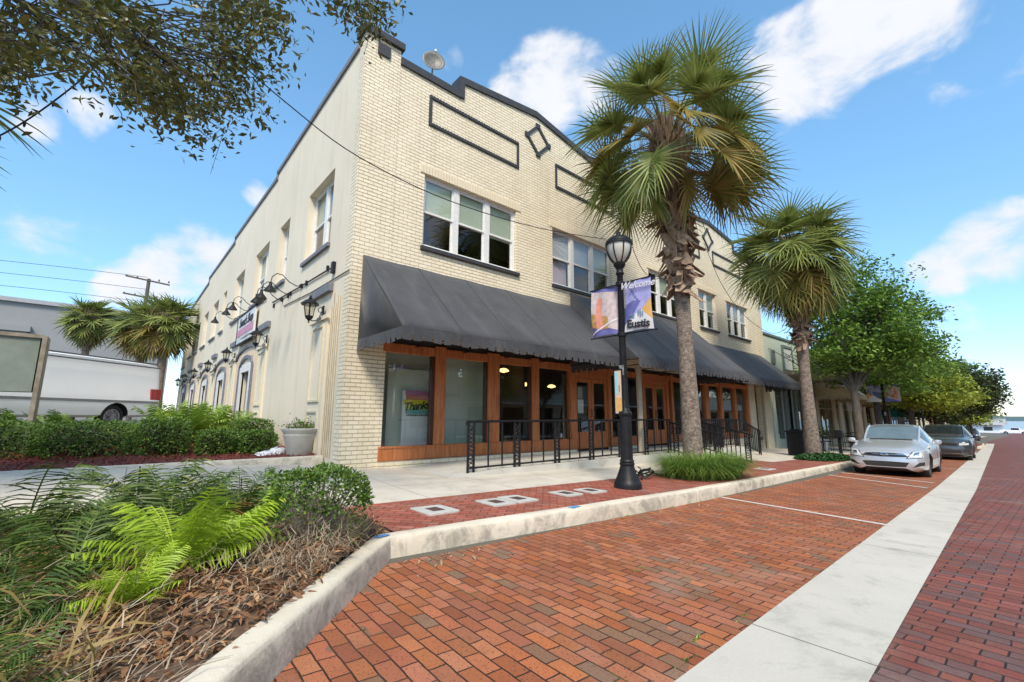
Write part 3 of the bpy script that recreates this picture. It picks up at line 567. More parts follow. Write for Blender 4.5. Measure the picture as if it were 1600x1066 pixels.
def window_unit(parent, O, axis, w, h, panes=1, mull=.15, shades=None, sill=None, sillw=.08, depth=.09, fr=.055, frame=None):
    """O = lower left corner on the wall face; axis 'x' (front) or 'y' (side wall, u runs along +Y)"""
    T = (lambda u, d, z: (O[0]+u, O[1]+d, O[2]+z)) if axis == 'x' else (lambda u, d, z: (O[0]+d, O[1]+u, O[2]+z))
    def box(m, u0, u1, d0, d1, z0, z1):
        a, b = T(u0, d0, z0), T(u1, d1, z1); m.box(min(a[0], b[0]), max(a[0], b[0]), min(a[1], b[1]), max(a[1], b[1]), a[2], b[2])
    m = MB(); d0, d1 = depth, depth+.1
    box(m, 0, w, d0, d1, h-fr, h); box(m, 0, w, d0-.02, d1, 0, fr); box(m, 0, fr, d0, d1, fr, h-fr); box(m, w-fr, w, d0, d1, fr, h-fr)
    pw = (w-2*fr-mull*(panes-1))/panes; us = [fr+i*(pw+mull) for i in range(panes)]
    for u in us[:-1]: box(m, u+pw, u+pw+mull, d0-.012, d1, fr, h-fr)
    wf = m.build('window', frame or M_WHITE, parent)
    for i, u in enumerate(us):
        s = MB(); zmid = fr+(h-2*fr)*.5
        for (z0, z1, dd) in ((fr, zmid+.02, .045), (zmid-.02, h-fr, .015)):
            f_ = .042; box(s, u, u+pw, d0+dd, d0+dd+.03, z1-f_, z1); box(s, u, u+pw, d0+dd, d0+dd+.03, z0, z0+f_*1.2); box(s, u, u+f_, d0+dd, d0+dd+.03, z0+f_*1.2, z1-f_); box(s, u+pw-f_, u+pw, d0+dd, d0+dd+.03, z0+f_*1.2, z1-f_)
        s.build('sash', frame or M_WHITE, wf)
        g = MB(); g.quad(T(u+.03, d0+.06, fr+.03), T(u+pw-.03, d0+.06, fr+.03), T(u+pw-.03, d0+.06, zmid), T(u+.03, d0+.06, zmid)); g.quad(T(u+.03, d0+.03, zmid), T(u+pw-.03, d0+.03, zmid), T(u+pw-.03, d0+.03, h-fr-.03), T(u+.03, d0+.03, h-fr-.03)); g.build('pane', M_GLASS, wf)
        if shades:
            sh, lo = shades[i % len(shades)]
            if sh: q = MB(); q.quad(T(u+.0, d0+.085, fr+(h-2*fr)*lo), T(u+pw, d0+.085, fr+(h-2*fr)*lo), T(u+pw, d0+.085, h-fr), T(u, d0+.085, h-fr)); q.build('shade', sh, wf)
    if sill:
        m = MB(); box(m, -.05, w+.08, -.07, d0-.025, -.10, -.012); m.build('sill', sill, wf)
    return wf
sh = {0: [(M_SHADE, .5), (M_SHADE, .48), (M_SHADE, .46)], 1: [(M_SHADE2, .5), (M_SHADE2, .52), (M_SHADE, .5)], 2: [(None, 0), (M_SHADE, .55), (M_SHADE2, .5)], 3: [(M_SHADE2, .55), (M_SHADE, .4)], 4: [(None, 0), (M_SHADE2, .5), (M_SHADE2, .5)]}
for i, (a, b, c, d, p) in enumerate(WX):
    w_ = window_unit(bld, (a, F, c), 'x', b-a, d-c, p, .15, sh[i], M_TRIM)
    if i == 1: q = MB(); q.quad((a+.1, F+.245, c+.08), (a+.85, F+.245, c+.08), (a+.85, F+.245, c+.85), (a+.1, F+.245, c+.85)); q.build('curtain', M_SHADE3, w_)
for (a, b, c, d, p) in WX:
    m = MB(); x = a-.12
    while x < b+.1: m.box(x, x+.068, F-.02, F, d+.005, d+.215); x += .079
    m.build('lintel', simple('cream lintel brick', (.74, .64, .46), (.66, .57, .41), 9, .65, .3), bld)
# side wall
X0 = 3.2
SW_ = [(9.98, 11.86, 3.90, 5.76, 2), (13.62, 14.68, 3.90, 5.80, 1), (16.0, 17.95, 3.88, 5.80, 2), (19.85, 21.65, 3.86, 5.80, 2), (23.7, 24.6, 3.86, 5.76, 1), (25.9, 27.6, 3.86, 5.76, 1), (29.2, 30.9, 3.84, 5.75, 1), (32.3, 33.9, 3.84, 5.6, 1), (35.4, 37.0, 3.84, 5.6, 1), (38.4, 40.4, 3.4, 5.6, 2)]
DY = [(17.6, .62), (22.5, .62), (27.3, .62), (32.1, .62), (36.9, .6)]
wall('side_wall', F+.28, 41, -1.2, 7.5, X0, X0+.3, [w[:4] for w in SW_]+[(c-h, c+h, -1.3, 1.55) for c, h in DY], M_STUCCO, bld, axis='y')
m = MB(); prof = [(F+.28, 7.5), (F+.28, 8.26), (15.7, 8.16), (15.7, 7.95), (22.9, 8.08), (22.9, 7.86), (30.5, 7.98), (30.5, 7.68), (41, 7.58), (41, 7.5)]
m.prism([(X0, y, z) for y, z in prof], (.3, 0, 0)); m.build('side_parapet', M_STUCCO, bld)
m = MB()
for a, b in zip(prof[1:-1], prof[2:-1]):
    if abs(a[0]-b[0]) < .01: m.box(X0-.05, X0+.36, a[0]-.06, a[0]+.06, min(a[1], b[1])-.1, max(a[1], b[1])+.03)
    else: m.prism([(X0-.05, a[0], a[1]-.09), (X0-.05, b[0], b[1]-.09), (X0-.05, b[0], b[1]+.035), (X0-.05, a[0], a[1]+.035)], (.42, 0, 0))
m.build('side_coping', M_GTRIM, bld)
for i, (a, b, c, d, p) in enumerate(SW_):
    window_unit(bld, (X0, a, c), 'y', b-a, d-c, p, .14, [(M_SHADE2, .45)] if i % 2 else [(M_SHADE, .5)], M_GTRIM, depth=.17)
m = MB(); m.box(X0+.3, 24.9, F+.28, 41, 7.3, 7.45); m.build('roof', simple('roof felt', (.3, .3, .3), (.24, .24, .24), 1, .9), bld)
m = MB(); m.box(24.7, 24.9, F+.28, 41, -1.6, 7.3); m.box(X0+.3, 24.7, 40.8, 41, -1.2, 7.3); m.build('rear_wall', M_STUCCO, bld)
m = MB(); m.box(X0+.31, 24.69, F+.3, 40.7, 2.7, 2.85); m.box(X0+.31, 24.69, 15.5, 15.6, 2.86, 7.29); m.build('upper_floor', M_DARK, bld)
# ground floor of the side wall: panelled piers, grey blocks, arched doorways
M_PEACH = simple('peach stucco', (.70, .55, .38), (.62, .48, .33), 1, .8, .2)
M_CRM = simple('cream trim', (.66, .60, .44), (.55, .48, .33), 9, .7, .2)
for i, y in enumerate((10.1, 15.35, 20.1, 24.9, 29.7, 34.5, 38.9)):
    pr = MB(); frs = MB()
    pr.box(X0-.05, X0, y-.52, y+.52, -.9, 2.12); pr.box(X0-.09, X0-.05, y-.60, y+.60, 2.06, 2.15); q = pr.build('pier', M_STUCCO, bld)
    for (z0, z1) in ((-.75, .12), (.3, 1.95)):
        t_ = .045; yy0, yy1 = y-.36, y+.36
        frs.box(X0-.08, X0-.05, yy0, yy1, z1-t_, z1); frs.box(X0-.08, X0-.05, yy0, yy1, z0, z0+t_); frs.box(X0-.08, X0-.05, yy0, yy0+t_, z0+t_, z1-t_); frs.box(X0-.08, X0-.05, yy1-t_, yy1, z0+t_, z1-t_)
    frs.build('pier_moulding', M_CRM, q)
    b_ = MB(); b_.box(X0-.10, X0-.001, y-.60, y+.60, 2.66, 2.84); b_.build('pier_block', M_GTRIM, q)
def arch(y, hw, zs_, rise, t, d0, d1, mat, name, parent, legs=None):
    m = MB(); n = 14; A = []; 
    for k in range(n+1):
        s_ = -1+2*k/n; A.append((y+hw*s_, zs_+rise*math.sqrt(max(0, 1-s_*s_*.96))-rise*.2))
    for (a, b) in zip(A, A[1:]): m.prism([(X0+d0, a[0], a[1]), (X0+d0, b[0], b[1]), (X0+d0, b[0], b[1]+t), (X0+d0, a[0], a[1]+t)], (d1-d0, 0, 0))
    if legs is not None:
        for (u, v) in (A[0], A[-1]): m.box(X0+d0, X0+d1, u-t*.5, u+t*.5, legs, v+t*.3)
    return m.build(name, mat, parent)
for i, (y, h) in enumerate(DY):
    rec = MB(); rec.box(X0-.012, X0-.001, y-1.86, y-h-.3, -.9, 2.0); rec.box(X0-.012, X0-.001, y+h+.3, y+1.86, -.9, 2.0); rec.box(X0-.012, X0-.001, y-1.5, y+1.5, 2.0, 2.2); rec.build('peach_panel', M_PEACH, bld)
    arch(y, 1.86, 2.0, .42, .09, -.07, -.001, M_GTRIM, 'arch_trim', bld)
    arch(y, 1.05, 1.62, .42, .12, -.07, -.001, M_GTRIM, 'door_surround', bld, legs=-.9)
    dr = MB(); a0, a1 = y-h-.26, y+h+.26
    dr.box(X0-.05, X0+.05, a0, y-h, -.9, 1.7); dr.box(X0-.05, X0+.05, y+h, a1, -.9, 1.7); dr.box(X0-.05, X0+.05, y-h, y+h, 1.5, 1.78); dr.box(X0+.1, X0+.16, y-.05, y+.05, -.9, 1.5)
    dd = dr.build('side_door', M_WHITE, bld); g = MB(); g.quad((X0+.14, y-h, -.9), (X0+.14, y+h, -.9), (X0+.14, y+h, 1.5), (X0+.14, y-h, 1.5)); g.build('door_glass', M_CARGL, dd)
# pipes, conduits and cables on the side wall
m = MB()
for (y, r_, z0, z1) in ((9.02, .016, -.8, 2.45), (9.14, .012, -.8, 2.5), (9.25, .016, -.8, 2.35), (9.36, .010, -.8, 2.6), (9.47, .013, -.8, 2.3)): m.tube([(X0-.02, y, z0), (X0-.02, y+.01, (z0+z1)/2), (X0-.02, y, z1)], r_, 7)
m.build('wall_pipe', simple('rusty cream pipe', (.66, .60, .46), (.48, .38, .24), 3, .6), bld)
m = MB(); m.tube([(X0-.03, 9.5, 3.2), (X0-.03, 12.0, 3.28), (X0-.03, 14.7, 3.4)], .018, 6); m.tube([(X0-.03, 15.6, 3.68), (X0-.03, 21.9, 3.9)], .018, 6); m.tube([(X0-.02, 8.62, 2.9), (X0-.02, 11, 2.93), (X0-.02, 13.4, 3.05)], .012, 6)
for y in (9.9, 11.4, 13.0, 14.5): m.box(X0-.05, X0, y-.03, y+.03, 3.2, 3.32)
m.box(X0-.07, X0, 9.45, 9.57, 3.05, 3.3); m.build('conduit', M_BLACK, bld)

# shop front
m = MB()
BB = [(3.98, 9.93), (11.52, 13.5), (15.02, 22.3)]
for a, b in BB: m.box(a, b, F-.06, F+.10, -.88, -.62); m.box(a, b, F-.075, F+.12, -.64, -.60)
m.box(3.98, 22.3, F-.02, F+.14, 1.33, 1.52)
for a, b in ((5.23, 5.50), (6.72, 7.08), (8.2, 8.46), (9.74, 9.95), (11.52, 11.66), (12.4, 12.52), (13.4, 13.56), (14.97, 15.1), (15.3, 15.46), (17.95, 18.3), (19.35, 19.55), (20.75, 20.95), (22.1, 22.3)): m.box(a, b, F-.055, F+.12, -.60, 1.56)
m.box(9.95, 11.52, F-.03, F+.12, 1.16, 1.33); m.box(13.56, 14.97, F-.03, F+.12, 1.16, 1.33)
sf = m.build('shop_front_frame', M_WOOD, bld, bevel=.008)
m = MB()
for a, b in ((5.15, 5.235), (6.67, 6.73), (8.14, 8.21)): m.box(a, b, F-.014, F+.1, -.60, 1.33)
m.build('window_bead', simple('dark window bead', (.05, .018, .01), (.08, .03, .015), 9, .4), sf)
m = MB()
for a, b in ((3.985, 5.15), (5.50, 6.67), (7.08, 8.14), (8.46, 9.74), (11.66, 12.4), (12.52, 13.4), (15.46, 17.95), (18.3, 19.35), (19.55, 20.75), (20.95, 22.1)):
    g = MB(); g.quad((a, F+.04, -.6), (b, F+.04, -.6), (b, F+.04, 1.33), (a, F+.04, 1.33)); g.build('shop_window', M_SGLASS, sf)
m = MB()
for a, b in ((3.98, 9.9), (11.55, 13.45), (15.05, 22.3)): m.box(a, b, F-.11, F+.05, -1.7, -.885)
m.build('plinth', M_BRICK, bld)
def door(x0, x1, hinge):
    m = MB(); z0, z1 = -.90, 1.15; s_ = .11; y0, y1 = F+.01, F+.06
    m.box(x0, x0+s_, y0, y1, z0, z1); m.box(x1-s_, x1, y0, y1, z0, z1); m.box(x0+s_, x1-s_, y0, y1, z1-.12, z1); m.box(x0+s_, x1-s_, y0+.01, y1-.01, z0, -.48)
    m.box(x0+s_, x1-s_, y0, y1, -.52, -.42); d = m.build('shop_door', M_WOOD, bld, bevel=.005)
    g = MB(); g.quad((x0+s_, y0+.03, -.42), (x1-s_, y0+.03, -.42), (x1-s_, y0+.03, z1-.12), (x0+s_, y0+.03, z1-.12)); g.build('door_glass', M_SGLASS, d)
    hx = x1-.055 if hinge == 'l' else x0+.055
    h = MB(); h.tube([(hx, y0-.02, .0), (hx, y0-.06, .02), (hx, y0-.06, .22), (hx, y0-.02, .24)], .012, 6); h.lathe([(.001, 0), (.028, 0), (.028, .01), (.001, .01)], (0, 0, 0), 8) if 0 else None; h.build('handle', M_BLACK, d)
for a, b, h in ((9.96, 10.72, 'l'), (10.74, 11.51, 'r'), (13.57, 14.25, 'l'), (14.27, 14.96, 'r')): door(a, b, h)
# right hand end: recess and cream column
m = MB(); m.box(22.9, 24.12, F+.5, F+.6, -1.7, 1.66); m.build('recess_wall', simple('tan recess wall', (.42, .36, .26), (.36, .30, .22), 2, .8), bld)
m = MB(); m.box(24.06, 24.9, F-.12, F-.04, -1.7, 1.6); m.box(22.26, 22.94, F-.10, F-.002, -1.7, 1.6); m.build('corner_post', M_CRM, bld)
m = MB(); m.lathe([(.10, 0), (.10, .05), (.085, .07), (.08, 2.3), (.10, 2.35), (.10, 2.45)], (11.15, 7.22, -1.0), 16); m.build('porch_column', simple('tan painted column', (.42, .35, .25), (.34, .28, .2), 6, .5), bld, smooth=True)
m = MB(); m.box(3.98, 22.3, F+.02, F+.12, 1.52, 1.66); m.build('shop_fascia', M_DARK, bld)
# interior seen through the glass
m = MB(); m.box(3.5, 24.6, F+.12, 14.5, -1.05, -.92); m.build('shop_floor', simple('brown shop floor', (.09, .05, .03), (.13, .08, .05), 4, .5), bld)
m = MB(); m.box(3.5, 24.6, 14.4, 14.5, -.92, 2.65); m.box(3.5, 24.6, F+.3, 14.4, 2.0, 2.05); m.box(9.2, 9.28, 10, 14.4, -.92, 2.0); m.build('shop_interior', simple('brown shop wall', (.10, .075, .05), (.14, .10, .07), 2, .8), bld)
m = MB(); m.box(3.52, 6.98, 9.25, 9.33, -.9, 1.98); m.box(3.52, 3.6, F+.3, 9.75, -.9, 1.98); m.box(6.9, 6.98, F+.3, 9.75, -.9, 1.98); m.box(4.35, 5.6, 9.06, 9.12, -.62, 1.05); m.build('display_partition', M_INT, bld)
m = MB()
for (x, y) in ((8.6, 11.2), (10.1, 11.8), (10.9, 10.6), (13, 11.5), (16.5, 11), (19, 10.5)):
    m.box(x-.45, x+.45, y-.35, y+.35, -.22, -.18); m.bar((x, y, -.92), (x, y, -.22), .06)
    for s_ in (-1, 1): m.box(x+s_*.75-.2, x+s_*.75+.2, y-.2, y+.2, -.5, -.46); m.box(x+s_*.92-.02, x+s_*.92+.02, y-.2, y+.2, -.46, .0); m.bar((x+s_*.6, y-.18, -.92), (x+s_*.6, y-.18, -.5), .03); m.bar((x+s_*.9, y+.18, -.92), (x+s_*.9, y+.18, -.5), .03)
m.build('shop_furniture', simple('dark brown furniture', (.07, .04, .02), (.1, .05, .03), 5, .4), bld)

# pendant lamps inside
em = MT('warm lamp glow'); em.b.inputs['Base Color'].default_value = (.9, .6, .25, 1); em.b.inputs['Emission Color'].default_value = (1, .62, .22, 1); em.b.inputs['Emission Strength'].default_value = 2.2
pl = [(786.8, 577.9, 10.3), (821, 600, 12.6), (861.7, 603, 12.2)]
for i, (px, py, Y) in enumerate(pl):
    p = onY(px, py, Y)
    e = empty('pendant_lamp', p, ['brightest warm pendant lamp just inside the third shop window', 'small warm pendant lamp deeper inside the third shop window', 'faint warm pendant lamp inside the fourth shop window'][i], 'pendant lamp', 'lit pendant lamps inside the shop')
    m = MB(); m.lathe([(.02, .05), (.10, .03), (.17, -.03), (.16, -.05), (.01, -.09)], p, 14); m.build('lamp_shade', em.m, e, smooth=True)
    m = MB(); m.bar(p+Vector((0, 0, .04)), Vector((p.x, p.y, 1.99)), .012); m.build('cord', M_BLACK, e)
# poster behind the first pane
e = empty('poster_board', (4.95, 8.98, -.5), 'white board with rainbow banded Thanks poster standing behind the first shop window', 'poster')
yb = 8.95
def pr(px, py, Y=yb-.02): return onY(px, py, Y)
m = MB(); a, b = pr(630, 610), pr(679, 697)
m.box(a.x, b.x+.15, yb-.01, yb+.02, b.z, a.z); m.build('board', simple('white board', (.85, .88, .85), (.80, .83, .80), 2, .6), e)
cols = [((.50, .20, .36), 611, 618), ((.66, .22, .15), 618, 625), ((.80, .66, .06), 625, 633), ((.64, .70, .12), 633, 640), ((.20, .52, .46), 640, 647)]
x0 = pr(632, 610).x; x1 = b.x+.1
for i, (c, ya, yb_) in enumerate(cols):
    m = MB(); za, zb_ = pr(655, ya).z, pr(655, yb_).z; ind = [.0, .02, -.04, .0, .01][i]
    m.quad((x0+ind+.03, yb-.014-.001*i, zb_), (x1, yb-.014-.001*i, zb_), (x1, yb-.014-.001*i, za), (x0+(-.04 if i == 2 else ind)+.03, yb-.014-.001*i, za)); m.build('poster_band', simple('band %d' % i, c, tuple(v*.9 for v in c), 3, .6), e)
p = pr(653, 635)
put_text('lettering', 'Thanks', .245, Matrix.Translation((p.x-.045, yb-.024, p.z)) @ Matrix.Rotation(R(6), 4, 'Y').inverted() @ front(0, 0, 0), simple('dark teal ink', (.01, .05, .05), (.01, .04, .04)), e, shear=.35, sp=.88, bold=.004)
p = pr(655, 649)
m = MB()
for k in range(15): m.box(p.x-.32+k*.045, p.x-.29+k*.045, yb-.024, yb-.02, p.z-.02, p.z+.01+.008*(k%3))
m.build('small_marks', simple('dark teal ink', (.01, .05, .05)), e)
# notices on the door
e = empty('door_notice', (10.25, 8.6, .3), 'grey and white paper notices taped inside the first shop door glass', 'notice')
m = MB(); m.box(10.16, 10.36, F+.052, F+.056, .55, .88); m.build('grey_notice', simple('grey paper', (.35, .34, .34), (.3, .3, .3)), e)
m = MB(); m.box(10.14, 10.40, F+.052, F+.056, .12, .52); m.build('white_notice', simple('white paper', (.7, .7, .7), (.6, .6, .6), 30), e)

# ------------------------------------------------------------------ awnings
def awning(name, x0, x1, yf, zt, zf, label, sides=(True, True), sval=True, loc=None, drop=.15, mat=None, wallY=8.56):
    mat = mat or M_AWN
    e = empty(name, (x0, wallY, zf), label, 'awning', 'awnings along the shop fronts' if mat is M_AWN else None)
    n = max(8, int((x1-x0)/.14)); rs = random.Random(int(x0*10))
    def top(u, v):
        x = x0+(x1-x0)*u; y = wallY+(yf-wallY)*v; z = zt+(zf-zt)*v
        s_ = abs(math.sin((x-x0)*PI/1.22)); z -= (1-(1-s_)**2)*.022*math.sin(v*PI)+.006*math.sin(x*5+v*9); return (x, y, z)
    m = MB(); m.grid(top, n, 12); m.build('canopy', mat, e, smooth=True, solid=.008)
    # valance with square cut tabs
    def val(P0, P1, nrm):
        P0, P1 = Vector(P0), Vector(P1); Lg = (P1-P0).length; d = (P1-P0)/Lg; k = int(Lg/.2); m = MB()
        for i in range(k):
            s0, s1 = Lg*i/k, Lg*(i+1)/k; g = .055
            for (a, b, dr0, dr1) in ((s0, s1-g, drop+.075+.016*math.sin(i*2.1), drop+.075+.016*math.sin(i*2.1+.8)), (s1-g, s1, drop, drop)):
                w0, w1 = [.018*math.sin(s*2.7+1)+.012*math.sin(s*9) for s in (a, b)]
                q = [P0+d*a, P0+d*b, P0+d*b+nrm*w1-Vector((0, 0, dr1)), P0+d*a+nrm*w0-Vector((0, 0, dr0))]; m.quad(*q)
        return m
    m = val((x0, yf, zf), (x1, yf, zf), Vector((0, -1, 0)))
    if sides[0] and sval: s2 = val((x0, wallY, zf), (x0, yf, zf), Vector((-1, 0, 0))); m.add(s2.v, s2.f)
    if sides[1]: s2 = val((x1, wallY, zf), (x1, yf, zf), Vector((1, 0, 0))); m.add(s2.v, s2.f)
    m.build('valance', mat, e, solid=.006)
    for s_, x in ((sides[0], x0), (sides[1], x1)):
        if s_: m = MB(); m.add([(x, wallY, zt), (x, wallY, zf), (x, (wallY+yf)/2, zf), (x, yf, zf), (x-.02, (wallY*.6+yf*.4), (zt*.6+zf*.4)), (x-.03, wallY*.7+yf*.3, zf+(zt-zf)*.3)], [(0, 1, 5), (0, 5, 4), (1, 2, 5), (2, 3, 5), (5, 3, 4)]); m.build('side_panel', mat, e, smooth=True, solid=.006)
    m = MB(); k = max(2, round((x1-x0)/1.22))
    for i in range(1, k):
        sm = MB(); x = x0+(x1-x0)*i/k; sm.grid(lambda u, v: (x-.012+.024*u, wallY+(yf-wallY)*v, top((x-x0)/(x1-x0), v)[2]+.009), 2, 12)
        sm.build('canopy_seam', simple('darker seam', tuple(.6*q for q in (.05, .05, .055)), (.04, .04, .042), 6, .8) if mat is M_AWN else mat, e)
    for i in range(k+1):
        x = x0+.02+(x1-x0-.04)*i/k; m.tube([(x, wallY, zt-.04), (x, yf+.03, zf-.02)], .014, 5); m.tube([(x, wallY, zf-.02), (x, yf+.03, zf-.02)], .012, 5)
    m.tube([(x0+.02, yf+.03, zf-.02), (x1-.02, yf+.03, zf-.02)], .014, 5); m.build('awning_frame', M_BLACK, e)
    return e
awning('awning', 3.43, 9.76, 6.7, 3.26, 1.50, 'charcoal canvas awning over the first shop windows nearest the corner')
awning('awning', 9.8, 16.8, 6.32, 3.66, 1.50, 'taller charcoal canvas awning in the middle over the entrance doors', sval=False)
awning('awning', 16.84, 24.3, 6.86, 3.12, 1.52, 'charcoal canvas awning over the last shop windows beside the green building')

# ------------------------------------------------------------------ raised walkway, steps and railings
m = MB()
top = lambda x, y: max(-1.0+.03*(y-7), zs(x, y)+.003) if x > 4.9 else zs(x, y)+.004
def platform(u, v):
    x = 4.45+(16.9-4.45)*u; y = 6.76+(8.62-6.76)*v; t = min(1, (x-4.45)/1.2); return (x, y, (zs(x, y)+.006)*(1-t)+t*max(zs(x, y)+.02, -1.0+.02*(y-6.76)))
m.grid(platform, 40, 3)
k = 40
for i in range(k-1):
    a, b = platform(i/(k-1), 0), platform((i+1)/(k-1), 0); m.quad(a, b, (b[0], b[1], zs(b[0], b[1])-.1), (a[0], a[1], zs(a[0], a[1])-.1))
m.quad((16.9, 6.76, -1.0), (16.9, 8.62, -.96), (16.9, 8.62, -1.8), (16.9, 6.76, -1.8)); m.build('raised_walkway', M_CON, kind='structure')
st = MB(); st.box(12.42, 13.96, 6.2, 6.755, -1.5, -1.10); st.box(12.42, 13.96, 5.78, 6.2, -1.5, -1.19); st.build('entrance_steps', M_CON, label='pale concrete steps leading down towards the kerb behind the near palm', cat='steps')
st = MB(); st.box(16.905, 17.3, 6.8, 8.5, -1.7, -1.10); st.box(17.3, 17.7, 6.8, 8.5, -1.7, -1.21); st.box(17.7, 18.1, 6.8, 8.5, -1.7, -1.32); st.build('side_steps', M_CON, label='pale concrete steps at the far right end of the raised walkway', cat='steps')
m = MB(); m.prism([(12.34, 5.85, -1.35), (12.34, 6.75, -1.35), (12.34, 6.75, -.98)], (.08, 0, 0)); m.prism([(13.98, 5.75, -1.4), (13.98, 6.75, -1.4), (13.98, 6.75, -.98)], (.08, 0, 0)); m.build('step_cheek', simple('white rendered side', (.62, .6, .54), (.52, .5, .45), 3, .8), kind='structure')

def scroll(m, c, ux, h, w, flip):
    P = []
    for k in range(11):
        t = k/10; a = t*PI*1.6; r_ = w*.42*(1-t*.75); P.append(c+ux*(r_*math.cos(a)*flip)+Vector((0, 0, h*.25+r_*math.sin(a)-w*.1)))
    Q = [c-(p-c) for p in P]
    m.tube(P, .009, 4, False); m.tube(Q, .009, 4, False); m.tube([P[0], c, Q[0]], .009, 4, False)
def rail_run(e, A, B, za, zb_, posts, bal, base=-1.0, hb=.07, ht=.93, base0=None):
    """A,B plan points; za,zb base heights at both ends; posts: list of distances of scroll posts; bal: baluster distances"""
    A, B = Vector((*A, 0)), Vector((*B, 0)); Lg = (B-A).length; d = (B-A)/Lg; zz = lambda s_: za+(zb_-za)*s_/Lg
    m = MB(); p0, p1 = A+Vector((0, 0, zz(0)+ht)), B+Vector((0, 0, zz(Lg)+ht)); m.bar(p0, p1, .05, .034); m.bar(p0-Vector((0, 0, .02)), p1-Vector((0, 0, .02)), .02, .02); m.build('top_rail', M_BLACK, e)
    m = MB(); m.bar(A+Vector((0, 0, zz(0)+hb)), B+Vector((0, 0, zz(Lg)+hb)), .024, .032); m.build('bottom_rail', M_BLACK, e)
    for s_ in bal: m = MB(); p = A+d*s_; m.bar(p+Vector((0, 0, zz(s_)+hb)), p+Vector((0, 0, zz(s_)+ht)), .024); m.build('baluster', M_BLACK, e)
    for s_ in posts:
        m = MB(); w = .135
        for q in (s_, s_+w): p = A+d*q; m.bar(p+Vector((0, 0, zz(q)-.02)), p+Vector((0, 0, zz(q)+ht)), .034)
        for k in range(5):
            c = A+d*(s_+w/2)+Vector((0, 0, zz(s_+w/2)+hb+.09+k*(ht-hb-.1)/5)); scroll(m, c, d, .17, w, 1 if k % 2 else -1)
        m.build('scroll_post', M_BLACK, e)
def curl(e, p, d, r_=.05):
    m = MB(); P = [Vector(p)+Vector(d)*(-.0)+Vector(d)*(r_*1.0*math.sin(a))*(1-a*.06)+Vector((0, 0, -r_+r_*math.cos(a)*(1-a*.07))) for a in [k*PI*1.8/14 for k in range(15)]]; m.tube(P, .016, 6); m.build('rail_scroll', M_BLACK, e)
YR = 6.95
e = empty('handrail', (5.0, YR, -1.0), 'long black wrought iron railing with scroll posts along the raised walkway', 'railing', 'black scroll railings')
px_ = [5.0, 6.16, 7.35, 8.55, 9.72, 10.9, 12.1]
rail_run(e, (5.0, YR), (12.25, YR), -1.01, -.98, [x-5.0 for x in px_], [x-5.0+.135+(1.18-.135)*f_ for x in px_[:-1] for f_ in (1/3, 2/3)]); curl(e, (5.0, YR, -.07), (-1, 0, 0))
rail_run(e, (12.25, YR), (12.25, 5.45), -.98, -1.29, [.1, 1.3], [.4+.15*i for i in range(6)], ht=.85); curl(e, (12.25, 5.45, -.45), (0, -1, 0))
e = empty('handrail', (14.05, YR, -1.0), 'short black iron railing sloping down beside the steps right of the near palm', 'railing', 'black scroll railings')
rail_run(e, (14.05, YR), (14.05, 5.43), -.98, -1.33, [.05, 1.36], [.3+.13*i for i in range(8)], ht=.86); curl(e, (14.05, 5.43, -.48), (0, -1, 0))
rail_run(e, (14.05, YR), (16.95, YR), -.98, -.98, [.25, 1.5, 2.7], [.5+.13*i for i in range(8)]+[1.75+.13*i for i in range(7)], ht=.93)
e = empty('handrail', (17.0, 6.9, -1.0), 'black iron stair railing at the far right end of the walkway', 'railing', 'black scroll railings')
rail_run(e, (16.98, 6.8), (18.25, 6.7), -.98, -1.36, [1.1], [.12+.12*i for i in range(8)], ht=.88); curl(e, (18.25, 6.7, -.49), (1, 0, 0))
e = empty('handrail', (17.0, 8.45, -1.0), 'black iron stair railing against the shop wall at the far end', 'railing', 'black scroll railings')
rail_run(e, (16.98, 8.4), (18.4, 8.4), -.96, -1.3, [1.2], [.12+.12*i for i in range(8)], ht=.88)
# concrete utility covers in the paved band
Mh = simple('dark handhole lid', (.07, .035, .03), (.1, .05, .045), 20, .7); Mcc = simple('utility cover concrete', (.50, .49, .45), (.40, .39, .35), 9, .85, .4)
lab = ['pale concrete utility cover nearest the box shrub', 'pale concrete utility cover, left one of the touching pair', 'pale concrete utility cover, right one of the touching pair', 'pale concrete utility cover left of the two near the lamp', 'pale concrete utility cover closest to the black lamp base', 'pale concrete utility cover in front of the far steps']
for i, (x, y, w, h) in enumerate(((2.86, 4.60, .42, .46), (3.76, 4.60, .38, .44), (4.16, 4.63, .38, .48), (5.08, 4.60, .36, .42), (5.62, 4.58, .36, .42), (12.5, 4.55, .5, .4))):
    z = zs(x, y)+.006; e = empty('utility_cover', (x, y, z), lab[i], 'utility cover', 'concrete utility covers set in the paving')
    m = MB(); r_ = .05; P = []
    for (sx, sy, a0) in ((1, 1, 0), (-1, 1, 90), (-1, -1, 180), (1, -1, 270)):
        for k in range(4): a = R(a0+k*30); P.append((x+sx*(w/2-r_)+r_*math.cos(a), y+sy*(h/2-r_)+r_*math.sin(a), z-.01-.0225*((x+sx*(w/2-r_)+r_*math.cos(a))-x)))
    m.prism(P, (0, 0, .02)); m.build('cover', Mcc, e)
    m = MB(); m.box(x-.075, x+.075, y-.10, y+.10, z+.008, z+.0135); m.build('lid', Mh, e)

